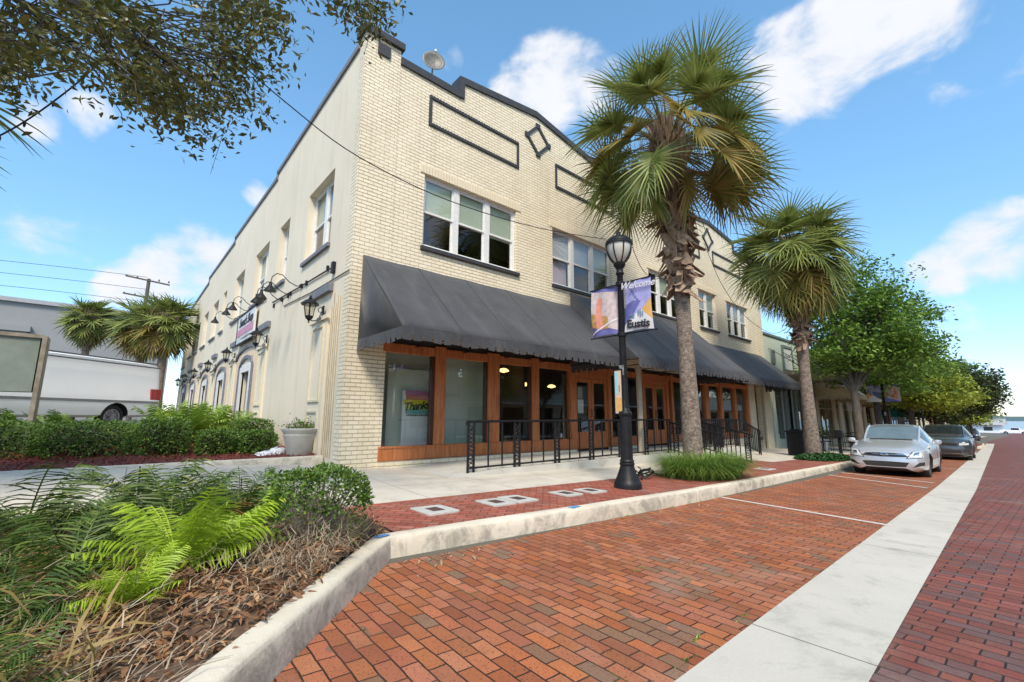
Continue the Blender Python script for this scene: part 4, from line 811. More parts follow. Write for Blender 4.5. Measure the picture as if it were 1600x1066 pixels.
# ------------------------------------------------------------------ street lamps with banners
M_PURP = simple('purple banner cloth', (.16, .15, .38), (.10, .10, .28), 9, .6); M_LILAC = simple('lilac banner cloth', (.42, .40, .66), (.30, .29, .55), 6, .6)
M_ORNG = simple('orange banner cloth', (.75, .35, .07), (.62, .42, .16), 6, .6); M_BWHT = simple('white banner cloth', (.68, .66, .64), (.6, .58, .58), 6, .6)
M_INK = simple('black banner ink', (.015, .015, .02), (.02, .02, .03)); M_PINK = simple('salmon print', (.70, .30, .20), (.55, .20, .15), 18, .6); M_PHOTO = simple('pale print', (.62, .50, .46), (.40, .32, .33), 14, .6)
M_GOLD = simple('yellow print', (.60, .36, .10), (.30, .13, .04), 16, .6)
def lamp_post(x, y, z, label, detail=True):
    e = empty('street_lamp', (x, y, z), label, 'street lamp', 'black street lamps along the kerb')
    b = (x, y, z)
    m = MB(); m.lathe([(.225, 0), (.225, .05), (.215, .10), (.20, .115), (.19, .14), (.165, .20), (.13, .29), (.112, .36), (.118, .365), (.125, .385), (.118, .405), (.108, .41), (.118, .43), (.112, .45), (.10, .46), (.097, 1.16), (.108, 1.17), (.115, 1.20), (.108, 1.235), (.09, 1.25), (.075, 1.28), (.07, 1.30)], b, 24); m.build('lamp_base', M_BLACK, e, smooth=True)
    m = MB(); m.lathe([(.062, 1.30), (.052, 3.62), (.06, 3.63), (.075, 3.66), (.06, 3.69), (.058, 3.74), (.085, 3.78), (.10, 3.80), (.105, 3.84), (.08, 3.86)], b, 18); m.build('pole', M_BLACK, e, smooth=True)
    m = MB(); m.lathe([(.085, 3.86), (.11, 3.88), (.165, 3.96), (.20, 4.05), (.215, 4.14), (.21, 4.24)], b, 20, False); g = m.build('globe', M_LAMPG, e, smooth=True)
    m = MB(); m.lathe([(.232, 4.22), (.238, 4.245), (.225, 4.27), (.17, 4.32), (.10, 4.355), (.05, 4.375), (.04, 4.40), (.045, 4.42), (.03, 4.44), (.012, 4.49), (.004, 4.51)], b, 20); m.lathe([(.215, 4.185), (.24, 4.185), (.24, 4.225), (.215, 4.225)], b, 20, False)
    for k in range(8):
        a = k*PI/4+.2; P = [(r_+.008, zz) for r_, zz in ((.085, 3.86), (.125, 3.9), (.175, 3.97), (.21, 4.06), (.226, 4.15), (.224, 4.23))]; m.tube([(x+r_*math.cos(a), y+r_*math.sin(a), z+zz) for r_, zz in P], .011, 5)
    m.build('lamp_cage', M_BLACK, e, smooth=True)
    if detail:
        for zz in (3.47, 2.56):
            m = MB(); m.lathe([(.075, -.035), (.08, -.03), (.08, .03), (.075, .035)], (x, y, z+zz), 16)
            for s_ in (-1, 1): m.bar((x, y+s_*.06, z+zz), (x, y+s_*.66, z+zz), .02); m.lathe([(.001, -.02), (.018, 0), (.001, .02)], (x, y+s_*.67, z+zz), 8)
            m.build('banner_arm', M_BLACK, e)
        m = MB(); m.box(x-.075, x-.05, y-.04, y+.04, z+1.85, z+2.02); m.box(x-.07, x-.055, y-.03, y+.03, z+1.30, z+1.42); m.build('access_plate', simple('worn grey plate', (.35, .35, .35), (.05, .05, .05), 20, .6), e)
    return e
def banner_sheet(m, X, pts, amp=.012):
    pass
def banner(x, ya, yb, z0, z1, name_label, kind, detail=True, group=None):
    """cloth hangs from ya to yb in the plane X = x; reads from the -X side"""
    e = empty('street_banner', (x, (ya+yb)/2, z0), name_label, 'banner', group or 'cloth banners on the street lamps')
    wv = lambda s_, t: .03*math.sin(s_*3.3+t*2.5+1)*(.3+t)+.012*math.sin(s_*9+t*4)
    P = lambda s_, t, off=0: (x-off+wv(s_, t), ya+(yb-ya)*s_, z1+(z0-z1)*t+.012*math.sin(s_*PI)*t)
    def patch(poly, mat, nm, off):
        # poly in (s,t) unit square: cut into a fine fan so that it follows the cloth
        m = MB(); bm_ = bmesh.new(); vs_ = [bm_.verts.new((a, b, 0)) for a, b in poly]; bm_.faces.new(vs_); bmesh.ops.triangulate(bm_, faces=bm_.faces[:])
        for _ in range(3): bmesh.ops.subdivide_edges(bm_, edges=bm_.edges[:], cuts=1, use_grid_fill=True)
        m.add([P(v.co.x, v.co.y, off) for v in bm_.verts], [tuple(v.index for v in f.verts) for f in (bm_.verts.index_update() or bm_.faces)]); bm_.free(); return m.build(nm, mat, e)
    sq = [(0, 0), (1, 0), (1, 1), (0, 1)]
    if kind == 'town':
        patch(sq, M_LILAC, 'cloth', 0); patch([(0, .45), (0, 1), (.0, 1), (1, .42), (.55, .35), (.2, .35)][:2]+[(.62, .42), (.3, .4)], M_PURP, 'dark_corner', .004)
        patch([(.3, .80), (1, .40), (1, .84), (.72, .66)], M_ORNG, 'orange_field', .006); patch([(0, .86), (.62, .60), (1, .82), (1, 1), (0, 1)], M_BWHT, 'white_field', .008)
        for k in range(6): t = k/6; patch([(.10+t*.42, .03+t*.40), (.19+t*.42, .05+t*.40), (.17+t*.42, .09+t*.40), (.12+t*.42, .08+t*.40)], M_PURP, 'mark', .007)
        if detail:
            n_ = Vector((0, -1, 0)) if yb < ya else Vector((0, 1, 0))
            for (s_, t, body, size, mt, sh_, bo) in ((.54, .89, 'Eustis', .19, M_INK, 0, .007), (.52, .10, 'Welcome', .17, M_BWHT, .35, .002)):
                p = P(s_, t, .035); put_text('lettering', body, size, Matrix.Translation(p) @ Matrix.Rotation(R(4), 4, 'X') @ front(0, 0, 0, n_), mt, e, shear=sh_, bold=bo)
            p = P(.5, .72, .012); m = MB(); w = .04
            for (dy, dz, a, b) in ((.10, .02, .09, .02), (.10, -.02, .08, .02), (-.02, .05, .02, .09), (-.06, .04, .02, .12), (-.10, .02, .02, .08)): m.box(p[0]-.012, p[0]-.004, p[1]+dy-a/2, p[1]+dy+a/2, p[2]+dz-b/2, p[2]+dz+b/2)
            m.build('clock_emblem', simple('blue grey emblem', (.12, .2, .3), (.2, .28, .4)), e)
    else:
        patch(sq, M_PURP, 'cloth', 0); patch([(0, .12), (1, .03), (1, .74), (0, .92)] if yb > ya else [(0, .03), (1, .12), (1, .92), (0, .62)], M_PHOTO, 'printed_picture', .004)
        patch([(.35, .62), (1, .50), (1, .80), (.35, .88)] if yb > ya else [(0, .50), (.62, .58), (.62, .80), (0, .60)], M_GOLD, 'printed_benches', .006)
        f_ = (lambda s_: s_) if yb < ya else (lambda s_: s_)
        c = .72 if yb > ya else .72
        patch([(c-.16, .22), (c+.02, .18), (c+.10, .40), (c+.06, .86), (c-.02, .84), (c-.04, .6), (c-.10, .88), (c-.18, .86), (c-.12, .45)], M_PINK, 'printed_figures', .008)
        patch([(0, .66), (1, .93), (1, .96), (0, .70)], M_BWHT, 'white_stripe', .009)
    return e
LX, LY = 6.44, 4.46; LZ = zs(LX, LY)-.0
lamp_post(LX, LY, -1.14, 'tall black street lamp with two banners nearest the camera, before the entrance steps')
def atX(px, py, X): r = ray(px, py); return r*(X/r.x)
banner(LX, LY-.075, atX(1019, 470, LX).y, 1.44, 2.32, 'lilac and white Eustis banner on the right side of the nearest lamp', 'town')
banner(LX, LY+.075, atX(925, 470, LX).y, 1.44, 2.32, 'purple banner with printed figures on the left side of the nearest lamp', 'picture')
# the small framed sign on the near lamp
e = empty('lamp_sign', (LX-.08, LY+.15, -.15), 'small framed turquoise and orange notice strapped low on the nearest lamp', 'sign')
a, b = atX(960, 580, LX-.08), atX(974, 646, LX-.08); y0_, y1_ = b.y, a.y; z0_, z1_ = b.z, a.z
m = MB(); frame_x = lambda m, X, a0, a1, c0, c1, w, t: (m.box(X-t, X+t, a0, a1, c1-w, c1), m.box(X-t, X+t, a0, a1, c0, c0+w), m.box(X-t, X+t, a0, a0+w, c0+w, c1-w), m.box(X-t, X+t, a1-w, a1, c0+w, c1-w))
frame_x(m, LX-.08, y0_-.01, y1_+.01, z0_-.02, z1_+.03, .014, .02); m.box(LX-.08, LX-.02, y0_+.02, y0_+.06, z0_-.12, z0_-.02); m.build('sign_frame', M_BLACK, e)
def ypan(nm, mat, a0, a1, c0, c1, off): m = MB(); m.box(LX-.09-off, LX-.088-off, a0, a1, c0, c1); m.build(nm, mat, e)
H_ = z1_-z0_; Wd = y1_-y0_
ypan('sign_face', simple('pale peach print', (.68, .50, .38), (.6, .42, .3), 25, .5), y0_, y1_, z0_, z1_, 0); ypan('turquoise_print', simple('turquoise print', (.20, .55, .60), (.3, .6, .62), 20, .5), y0_+Wd*.55, y1_-.01, z0_+H_*.45, z1_-.02, .003)
ypan('orange_print', simple('orange print', (.62, .30, .08), (.7, .45, .15), 30, .5), y0_+Wd*.12, y1_-Wd*.15, z0_+.03, z0_+H_*.36, .003); ypan('dark_print', simple('brown print', (.25, .14, .06), (.4, .2, .08), 60, .5), y0_+Wd*.3, y0_+Wd*.42, z0_+H_*.5, z0_+H_*.66, .006)
# second lamp with banners further along
l2 = (31.0, 5.0); z2 = zs(*l2); lamp_post(l2[0], l2[1], z2, 'black street lamp with orange and purple banners beyond the first parked cars', True)
banner(l2[0], l2[1]-.08, l2[1]-.72, z2+2.56, z2+3.47, 'orange printed banner facing the road on the further lamp', 'picture')
banner(l2[0], l2[1]+.08, l2[1]+.70, z2+2.56, z2+3.47, 'purple and orange banner facing the shops on the further lamp', 'town', False)
for i, x in enumerate((47, 62)): lamp_post(x, 5.2+.02*(x-40), zs(x, 5.3), ['black street lamp between the yellow green tree and the dark oak', 'black street lamp furthest down the street'][i], False)

# ------------------------------------------------------------------ wall lanterns, goosenecks, hanging sign
Mlg = glassmat('lantern glass', (.9, .88, .8), .12, 1.2)
def lantern(y, z, label):
    x = 2.86; e = empty('wall_lantern', (X0, y, z), label, 'wall lantern', 'black wall lanterns on the side wall')
    m = MB(); m.box(X0-.075, X0-.05, y-.055, y+.055, z-.20, z+.12); m.tube([(X0-.07, y, z-.13), (X0-.16, y, z-.22), (x+.06, y, z-.24), (x, y, z-.20)], .012, 6); m.tube([(X0-.07, y, z+.05), (X0-.12, y, z+.09), (X0-.17, y, z+.03), (X0-.14, y, z-.03), (X0-.10, y, z-.01), (X0-.12, y, z-.12), (X0-.18, y, z-.20)], .010, 6); m.build('bracket', M_BLACK, e)
    m = MB(); m.lathe([(.19, .10), (.195, .115), (.15, .155), (.10, .20), (.06, .225), (.035, .235), (.045, .25), (.02, .275), (.028, .29), (.012, .31), (.004, .34)], (x, y, z), 8); m.build('lantern_roof', M_BLACK, e)
    m = MB(); m.lathe([(.07, -.20), (.085, -.16), (.09, -.145), (.06, -.14)], (x, y, z), 8); m.lathe([(.004, -.30), (.02, -.28), (.012, -.26), (.04, -.22), (.07, -.20)], (x, y, z), 8)
    for k in range(6): a = k*PI/3+.3; m.bar((x+.085*math.cos(a), y+.085*math.sin(a), z-.15), (x+.13*math.cos(a), y+.13*math.sin(a), z+.105), .012)
    m.lathe([(.018, -.15), (.018, -.02), (.01, 0)], (x, y, z), 6); m.build('lantern_cage', M_BLACK, e)
    m = MB(); m.lathe([(.08, -.145), (.124, .10)], (x, y, z), 6, False); m.build('lantern_glass', Mlg, e)
lab = ['nearest and largest black wall lantern, beside the front corner of the building', 'second black wall lantern from the front corner, just below the hanging shop sign', 'third black wall lantern, left of the first arched doorway', 'fourth black wall lantern from the front corner, beside the second arched doorway', 'fifth black wall lantern, small and far along the side wall', 'sixth black wall lantern, second from the far end of the side wall', 'last black wall lantern at the far end of the side wall']
for y, z, lb in zip((9.88, 14.81, 19.68, 24.22, 29.16, 33.53, 37.64), (2.26, 2.28, 2.25, 2.2, 2.22, 2.24, 2.22), lab): lantern(y, z, lb)
def gooseneck(y, z, dy, label):
    e = empty('gooseneck_lamp', (X0, y, z), label, 'gooseneck lamp', 'black gooseneck lamps over the side wall sign')
    m = MB(); m.lathe([(.05, -.02), (.05, .02)], (X0-.03, y, z), 10); m.box(X0-.05, X0, y-.05, y+.05, z-.05, z+.05)
    Pq = [(X0-.03, y, z), (X0-.14, y+dy*.15, z-.02), (X0-.30, y+dy*.4, z+.06), (X0-.46, y+dy*.65, z+.22), (X0-.58, y+dy*.85, z+.24), (X0-.68, y+dy*.96, z+.14), (X0-.70, y+dy, z-.02)]; m.tube(Pq, .012, 6); m.build('arm', M_BLACK, e)
    m = MB(); m.lathe([(.035, .0), (.04, -.08), (.06, -.11), (.14, -.22), (.145, -.235)], (X0-.70, y+dy, z), 14, True); m.build('lamp_shade', M_BLACK, e, smooth=True)
for (y, z, dy, lb) in ((11.81, 3.28, .15, 'black gooseneck lamp nearest the front corner'), (12.79, 3.28, .1, 'black gooseneck lamp in the middle of the near three'), (13.6, 3.27, -.2, 'black gooseneck lamp with wide shade just right of the hanging sign'), (17.0, 3.72, 0, 'black gooseneck lamp above the right end of the hanging sign'), (18.1, 3.76, .1, 'black gooseneck lamp above the left end of the hanging sign'), (20.6, 3.86, .1, 'black gooseneck lamp furthest along, left of the hanging sign')): gooseneck(y, z, dy, lb)
e = empty('hanging_sign', (X0, 17.9, 2.55), 'white shop sign with a pink band mounted above the arched doorway', 'shop sign')
m = MB(); m.box(X0-.14, X0-.08, 16.45, 19.2, 2.60, 3.60); m.build('sign_board', simple('off white sign board', (.66, .66, .64), (.58, .58, .57), 4, .5), e)
m = MB(); m.box(X0-.15, X0-.142, 16.5, 19.15, 2.86, 3.12); m.build('pink_band', simple('dusty pink band', (.55, .26, .36), (.5, .23, .33), 5, .5), e)
m = MB(); m.box(X0-.16, X0-.07, 16.4, 19.25, 2.55, 2.60); m.box(X0-.16, X0-.07, 16.4, 19.25, 3.60, 3.63); m.box(X0-.16, X0-.07, 19.2, 19.24, 2.60, 3.60); m.build('sign_frame', M_BLACK, e)
put_text('lettering', "Sweet's Shop", .46, front(X0-.152, 17.75, 3.33, (0, -1, 0)), M_INK, e, shear=.3, bold=.004, sp=.9); m = MB()
for k in range(14): m.box(X0-.146, X0-.142, 16.95+k*.105, 17.02+k*.105, 2.70, 2.70+.06+.02*(k%3))
m.build('small_marks', simple('grey ink', (.25, .25, .25)), e)

# satellite dish and rooftop boxes
pd = Vector((5.48, 9.6, 9.72)); e = empty('satellite_dish', (5.48, 9.6, 7.5), 'round grey satellite dish standing above the black coping near the corner', 'satellite dish')
q = (Vector((0, 0, 0))-pd); q = Vector((-.35, -.9, .12)).normalized(); a1 = q.cross(Vector((0, 0, 1))).normalized(); a2 = a1.cross(q)
m = MB(); n_ = 28; V = []; Fc = []
for j, r_ in enumerate((0, .08, .16, .24, .31)):
    for k in range(n_): a = 2*PI*k/n_; V.append(pd+(a1*math.cos(a)+a2*math.sin(a))*r_-q*(.10-.10*(r_/.31)**2))
for j in range(4):
    for k in range(n_): Fc.append((j*n_+k, j*n_+(k+1) % n_, (j+1)*n_+(k+1) % n_, (j+1)*n_+k))
m.add(V, Fc); m.build('dish', simple('weathered dish', (.17, .165, .14), (.11, .105, .085), 8, .5), e, smooth=True, solid=.012)
m = MB()
for k in range(3): a = k*2*PI/3+.5; m.tube([pd+(a1*math.cos(a)+a2*math.sin(a))*.3, pd+q*.30], .006, 5)
m.build('feed_arm', simple('dish arm metal', (.4, .4, .38), (.3, .3, .3)), e); m = MB(); m.lathe([(.03, -.03), (.035, .03)], pd+q*.30, 10); m.build('receiver', M_WHITE, e)
m = MB(); m.tube([pd-q*.12, pd-q*.25-Vector((0, 0, .25)), Vector((5.48, 9.85, 7.45))], .025, 8); m.build('mast', simple('dish arm metal', (.4, .4, .38)), e)
m = MB(); m.box(5.6, 6.3, 9.6, 10.3, 7.45, 9.15); m.build('roof_hatch', simple('pale hatch', (.5, .5, .46), (.42, .42, .4)), label='pale rooftop box just behind the step in the parapet', cat='rooftop box')
m = MB(); m.box(13.6, 14.4, 12.0, 12.8, 7.45, 10.0); m.prism([(13.5, 11.9, 10.0), (14.5, 11.9, 10.0), (14.0, 11.9, 10.4)], (0, 1.0, 0)); m.build('roof_vent', simple('white vent', (.6, .6, .6)), label='white gabled rooftop vent half hidden by the near palm crown', cat='roof vent')

# cables
def cable(name, pts, r_, label, Y=None, bulbs=0):
    P = [Vector(p) for p in pts]; D = []
    for i in range(len(P)-1):
        p0, p1, p2, p3 = P[max(i-1, 0)], P[i], P[i+1], P[min(i+2, len(P)-1)]
        for k in range(6): t = k/6; D.append(.5*((2*p1)+(p2-p0)*t+(2*p0-5*p1+4*p2-p3)*t*t+(-p0+3*p1-3*p2+p3)*t**3))
    D.append(P[-1]); m = MB(); m.tube(D, r_, 5)
    if bulbs:
        for p in D[2::bulbs]: m.lathe([(.004, 0), (.012, -.02), (.010, -.05), (.003, -.065)], p, 6)
    m.build(name, M_BLACK, label=label, cat='cable', smooth=True)
cable('overhead_cable', [onY(x, y, 4.5) for x, y in ((330, 52), (350, 75), (450, 163), (560, 245), (700, 313), (840, 356), (946, 374))], .006, 'long black cable sagging from the oak branches across the front to the lamp')
cable('overhead_cable', [onY(x, y, 4.5+.55*(x-988)/60) for x, y in ((988, 386), (1003, 420), (1022, 436), (1038, 428), (1052, 400))], .006, 'short drooping black cable between the lamp head and the near palm')
cable('overhead_cable', [onY(x, y, 5.1) for x, y in ((1100, 380), (1109, 402), (1127, 443), (1154, 483), (1184, 510), (1211, 521), (1234, 507), (1250, 480))], .007, 'black cable sagging between the two street palms')
cable('string_lights', [onY(x, y, 6.2) for x, y in ((-60, 235), (0, 212), (60, 176), (130, 122), (170, 80))], .008, 'black string of small bulbs running up into the oak at the left edge', bulbs=4)

# ------------------------------------------------------------------ urn, bag, cabinet, hose
px0, py0, pz0 = 2.93, 10.0, -.80
e = empty('plant_urn', (px0, py0, pz0), 'large pale plastic planter pot with flowers against the side wall', 'planter pot')
m = MB(); m.lathe([(.24, 0), (.25, .02), (.30, .30), (.335, .40), (.34, .42), (.33, .43), (.335, .46), (.37, .50), (.375, .54), (.36, .555), (.34, .55), (.32, .48), (.05, .46)], (px0, py0, pz0), 30)
pass
m.build('pot', simple('pale grey plastic pot', (.50, .48, .43), (.40, .38, .33), 4, .6, .2), e, smooth=True)
rs = np.random.RandomState(5); P = np.array([(px0+rs.normal(0, .15), py0+rs.normal(0, .15), pz0+.52+abs(rs.normal(0, .09))) for _ in range(420)]); V, Fq = leaves(P, .055, .5, .4, rng=rs, nrm=np.array([0, 0, .6])); quads_np('flowers', V, Fq, M_SHRUB, e)
P = np.array([(px0+rs.normal(0, .17), py0+rs.normal(0, .17), pz0+.56+abs(rs.normal(0, .09))) for _ in range(60)]); V, Fq = leaves(P, .03, .8, .4, rng=rs); quads_np('petals', V, Fq, leafmat('pinkish petals', (.4, .15, .2), (.5, .35, .3)), e)
rs = random.Random(2); bx, by = 2.42, 10.35; m = MB()
def bag(u, v):
    a = 2*PI*u; r_ = (.22+.05*math.sin(3*a+1)+.03*math.sin(7*a))*math.sin(PI*(.5*v+.5)) if v < 1 else 0
    return (bx+1.25*r_*math.cos(a)+.02*rs.uniform(-1, 1), by+.8*r_*math.sin(a)+.02*rs.uniform(-1, 1), -.79+.10*v+.10*max(0, math.cos(a-.2))**6*v*(1-v)*4+.015*rs.uniform(-1, 1))
m.grid(bag, 26, 8); m.build('plastic_bag', simple('white plastic bag', (.70, .72, .76), (.55, .57, .62), 12, .35), label='crumpled white plastic bag lying on red mulch before the hedge', cat='plastic bag', smooth=True)
cx1 = onY(72, 526, 12.9); e = empty('metal_cabinet', (-2.6, 12.9, -.8), 'large grey green metal panel with slatted base rising behind the hedge at the left edge', 'metal cabinet')
xr = onY(60, 590, 12.9).x; zt = cx1.z
m = MB(); m.box(-5.5, xr-.06, 12.86, 13.3, onY(30, 612, 12.9).z, zt-.05); m.build('panel', simple('algae stained grey green panel', (.23, .27, .23), (.16, .19, .15), 2.5, .55), e)
m = MB(); m.box(xr-.035, xr+.035, 12.82, 13.34, -.8, zt); m.box(-5.5, xr-.035, 12.82, 13.34, zt-.05, zt+.02); m.build('frame_post', simple('weathered cream post', (.32, .28, .22), (.17, .14, .10), 7, .8), e)
m = MB(); zz1 = onY(30, 612, 12.9).z
for k in range(22): m.box(-5.4+k*.145, -5.32+k*.145, 12.87, 12.93, -.8, zz1-.02)
m.build('slatted_base', simple('white slats', (.55, .55, .53), (.45, .45, .42), 6, .7), e)
m = MB(); hp = Vector((7.75, 5.0, zs(7.75, 5.0)+.03))
for k in range(3):
    P = [hp+Vector((.17*math.cos(a)+.05*k, .12*math.sin(a), .02+.05*k+.04*math.sin(a*1.5+k))) for a in [j*2*PI/16 for j in range(17)]]; m.tube(P, .014, 5)
for d in ((-.35, .1, .18), (.3, -.12, .05), (-.30, -.15, .02), (.2, .25, .16)): m.tube([hp, hp+Vector(d)*.6+Vector((0, 0, .05)), hp+Vector(d)], .012, 5)
m.build('cable_coil', M_BLACK, label='tangle of black hose and rods lying left of the near palm grass', cat='hose')
# bin, post, pot further along
e = empty('litter_bin', (19.9, 5.95, zs(20, 5.9)), 'square black litter bin behind the second palm trunk', 'litter bin'); z = zs(20, 5.9); m = MB(); m.box(19.6, 20.15, 5.7, 6.25, z+.03, z+.88); m.build('bin_body', M_BLACK, e, bevel=.02); m = MB(); m.box(19.56, 20.19, 5.66, 6.29, z+.88, z+.95); m.box(19.7, 20.05, 5.8, 6.15, z+.95, z+1.0); m.build('bin_lid', M_BLACK, e, bevel=.02); m = MB(); m.box(19.63, 20.12, 5.73, 6.22, z, z+.03); m.build('bin_foot', M_DARK, e)
e = empty('bollard', (20.6, 4.78, zs(20.6, 4.8)), 'black post with a square box top between the second palm and the silver car', 'post'); z = zs(20.6, 4.8); m = MB(); m.box(20.55, 20.65, 4.73, 4.83, z, z+.75); m.build('post', M_BLACK, e); m = MB(); m.box(20.48, 20.72, 4.66, 4.9, z+.72, z+1.02); m.build('post_head', M_BLACK, e, bevel=.02)
e = empty('white_pot', (26.5, 6.9, zs(26.5, 6.9)), 'white square planter with a small shrub outside the green shop', 'planter pot'); z = zs(26.5, 6.9); m = MB(); m.lathe([(.22, 0), (.3, .5), (.32, .52), (.3, .54), (.05, .5)], (26.5, 6.9, z), 4); m.build('pot', M_BWHT, e)
rs = np.random.RandomState(8); P = rs.normal(size=(300, 3))*np.array([.18, .18, .16])+np.array([26.5, 6.9, z+.8]); V, Fq = leaves(P, .09, .4, .4, rng=rs); quads_np('foliage', V, Fq, M_SHRUB, e)
def cafe(x, y, lb):
    z = zs(x, y); e = empty('cafe_table', (x, y, z), lb[0], 'cafe table', 'black cafe tables outside the shops'); m = MB(); m.lathe([(.35, .70), (.36, .72), (.35, .74)], (x, y, z), 18); m.build('table_top', M_BLACK, e); m = MB(); m.bar((x, y, z), (x, y, z+.7), .05); m.lathe([(.22, 0), (.2, .03), (.03, .05)], (x, y, z), 12); m.build('pedestal', M_BLACK, e)
    for i, s_ in enumerate((-1, 1)):
        cx = x+s_*.62; e = empty('cafe_chair', (cx, y, z), lb[1+i], 'cafe chair', 'black cafe chairs outside the shops'); m = MB(); m.box(cx-.2, cx+.2, y-.2, y+.2, z+.43, z+.46); m.build('seat', M_BLACK, e)
        m = MB()
        for k in range(6): m.bar((cx+s_*.2, y-.18+k*.072, z+.46), (cx+s_*.26, y-.18+k*.072, z+.88), .014)
        m.bar((cx+s_*.26, y-.2, z+.88), (cx+s_*.26, y+.2, z+.88), .025); m.build('backrest', M_BLACK, e)
        for (a, b) in ((-.18, -.18), (.18, -.18), (-.18, .18), (.18, .18)): m = MB(); m.bar((cx+a, y+b, z), (cx+a, y+b, z+.43), .022); m.build('leg', M_BLACK, e)
cafe(24.8, 6.4, ('black round cafe table nearest the green shop', 'black cafe chair on the near side of the first cafe table', 'black cafe chair on the far side of the first cafe table'))
cafe(27.6, 5.9, ('black round cafe table behind the tree trunk and silver car', 'black cafe chair on the near side of the further cafe table', 'black cafe chair on the far side of the further cafe table'))

# ------------------------------------------------------------------ cars
from mathutils.bvhtree import BVHTree
def catmull(A, k):
    A = np.array(A, float); out_ = []
    for i in range(len(A)-1):
        p0, p1, p2, p3 = A[max(i-1, 0)], A[i], A[i+1], A[min(i+2, len(A)-1)]
        for j in range(k):
            t = j/k; out_.append(.5*((2*p1)+(p2-p0)*t+(2*p0-5*p1+4*p2-p3)*t*t+(-p0+3*p1-3*p2+p3)*t**3))
    out_.append(A[-1]); return np.array(out_)
def car(name, st, wheels, wr, track, ws, sw, paint, glass, label, cat, group, feats, mirror=None, rearglass=None, bulge=.03, split_x=()):
    """st: (x, half width, z sill, z mid, z belt, half roof width, z roof edge, z roof); front at x=0 facing -x"""
    D = catmull(st, 5); rows = []
    for (x, w, zl, zm, zb_, yr, ze, zr_) in D:
        sec = [(0, zl), (.8*w, zl), (.985*w, zl+.07), (w+bulge*.3, zl+(zm-zl)*.5), (w+bulge, zm), (w, zm+(zb_-zm)*.6), (w-.035, zb_), (yr+(w-.035-yr)*.45, zb_+(ze-zb_)*.55), (yr, ze), (yr*.82, ze+(zr_-ze)*.65), (yr*.4, zr_-.003), (0, zr_)]
        rows.append(sec)
    nr = 12; ns = len(D); V = []; Fc = []; MI = []
    for i in range(ns):
        for (y, z) in rows[i]: V.append((D[i][0], y, z))
        for (y, z) in rows[i][1:-1]: V.append((D[i][0], -y, z))
    per = nr+nr-2
    def idx(i, j, s_):
        if s_ == 0 or j in (0, nr-1): return i*per+j
        return i*per+nr+j-1
    for i in range(ns-1):
        xm = (D[i][0]+D[i+1][0])/2
        for s_ in (0, 1):
            for j in range(nr-1):
                f = (idx(i, j, s_), idx(i+1, j, s_), idx(i+1, j+1, s_), idx(i, j+1, s_)); Fc.append(f if s_ == 0 else f[::-1])
                mi = 0
                if j in (6, 7) and sw[0] < xm < sw[1] and not any(abs(xm-q) < .05 for q in split_x): mi = 1
                if j >= 9 and ws[0] < xm < ws[1]: mi = 2
                if j == 8 and ws[0]+.05 < xm < ws[1]-.05: mi = 2
                if rearglass and j >= 9 and rearglass[0] < xm < rearglass[1]: mi = 1
                if j >= 9 and (ws[0]-.08 < xm < ws[0] or ws[1] < xm < ws[1]+.07): mi = 3
                if j <= 0: mi = 3
                MI.append(mi)
    for i in (0, ns-1):
        ring = [idx(i, j, 0) for j in range(nr)]+[idx(i, j, 1) for j in range(nr-2, 0, -1)]; Fc.append(tuple(ring)); MI.append(0)
    me = bpy.data.meshes.new('body'); me.from_pydata(V, [], Fc)
    for mt in (paint, M_CARGL, glass, M_DARK): me.materials.append(mt)
    me.polygons.foreach_set('material_index', MI); bm_ = bmesh.new(); bm_.from_mesh(me); bmesh.ops.recalc_face_normals(bm_, faces=bm_.faces); bm_.to_mesh(me)
    bvh = BVHTree.FromBMesh(bm_); bm_.free()
    e = empty(name, (0, 0, 0), label, cat, group); local(e)
    o = bpy.data.objects.new('tmp', me); C.objects.link(o); cut = MB(); cuts = []
    for wx in wheels:
        for s_ in (-1, 1):
            c = MB(); n = 28; c.prism([(wx+(wr+.05)*math.cos(2*PI*k/n), s_*(track-.16), wr+(wr+.05)*math.sin(2*PI*k/n)) for k in range(n)], (0, s_*.6, 0)); c.build('cutter', M_DARK); cm = bpy.context.scene.collection.objects[-1] if 0 else None
            co = [q for q in bpy.data.objects if q.name.startswith('cutter')][-1]; b3 = bmesh.new(); b3.from_mesh(co.data); bmesh.ops.recalc_face_normals(b3, faces=b3.faces); b3.to_mesh(co.data); b3.free()
            for p in co.data.polygons: p.material_index = 0
            md = o.modifiers.new('c', 'BOOLEAN'); md.operation = 'DIFFERENCE'; md.object = co; md.solver = 'EXACT'; cuts.append(co)
    bpy.context.view_layer.update(); me2 = bpy.data.meshes.new_from_object(o.evaluated_get(bpy.context.evaluated_depsgraph_get()))
    for q in cuts+[o]: bpy.data.objects.remove(q)
    parts = {0: 'body', 1: 'side_window', 2: 'windscreen', 3: 'underside'}; body = None
    mm = list(me2.materials)
    for k in (0, 1, 2, 3):
        fs = [tuple(p.vertices) for p in me2.polygons if (k if mm[p.material_index] is (paint, M_CARGL, glass, M_DARK)[k] else -1) == k]
        if not fs: continue
        used = sorted({v for f in fs for v in f}); mp_ = {v: i for i, v in enumerate(used)}; m = MB(); m.add([me2.vertices[v].co[:] for v in used], [tuple(mp_[v] for v in f) for f in fs])
        ob = m.build(parts[k], (paint, M_CARGL, glass, M_DARK)[k], e if k == 0 else body, smooth=True); body = ob if k == 0 else body
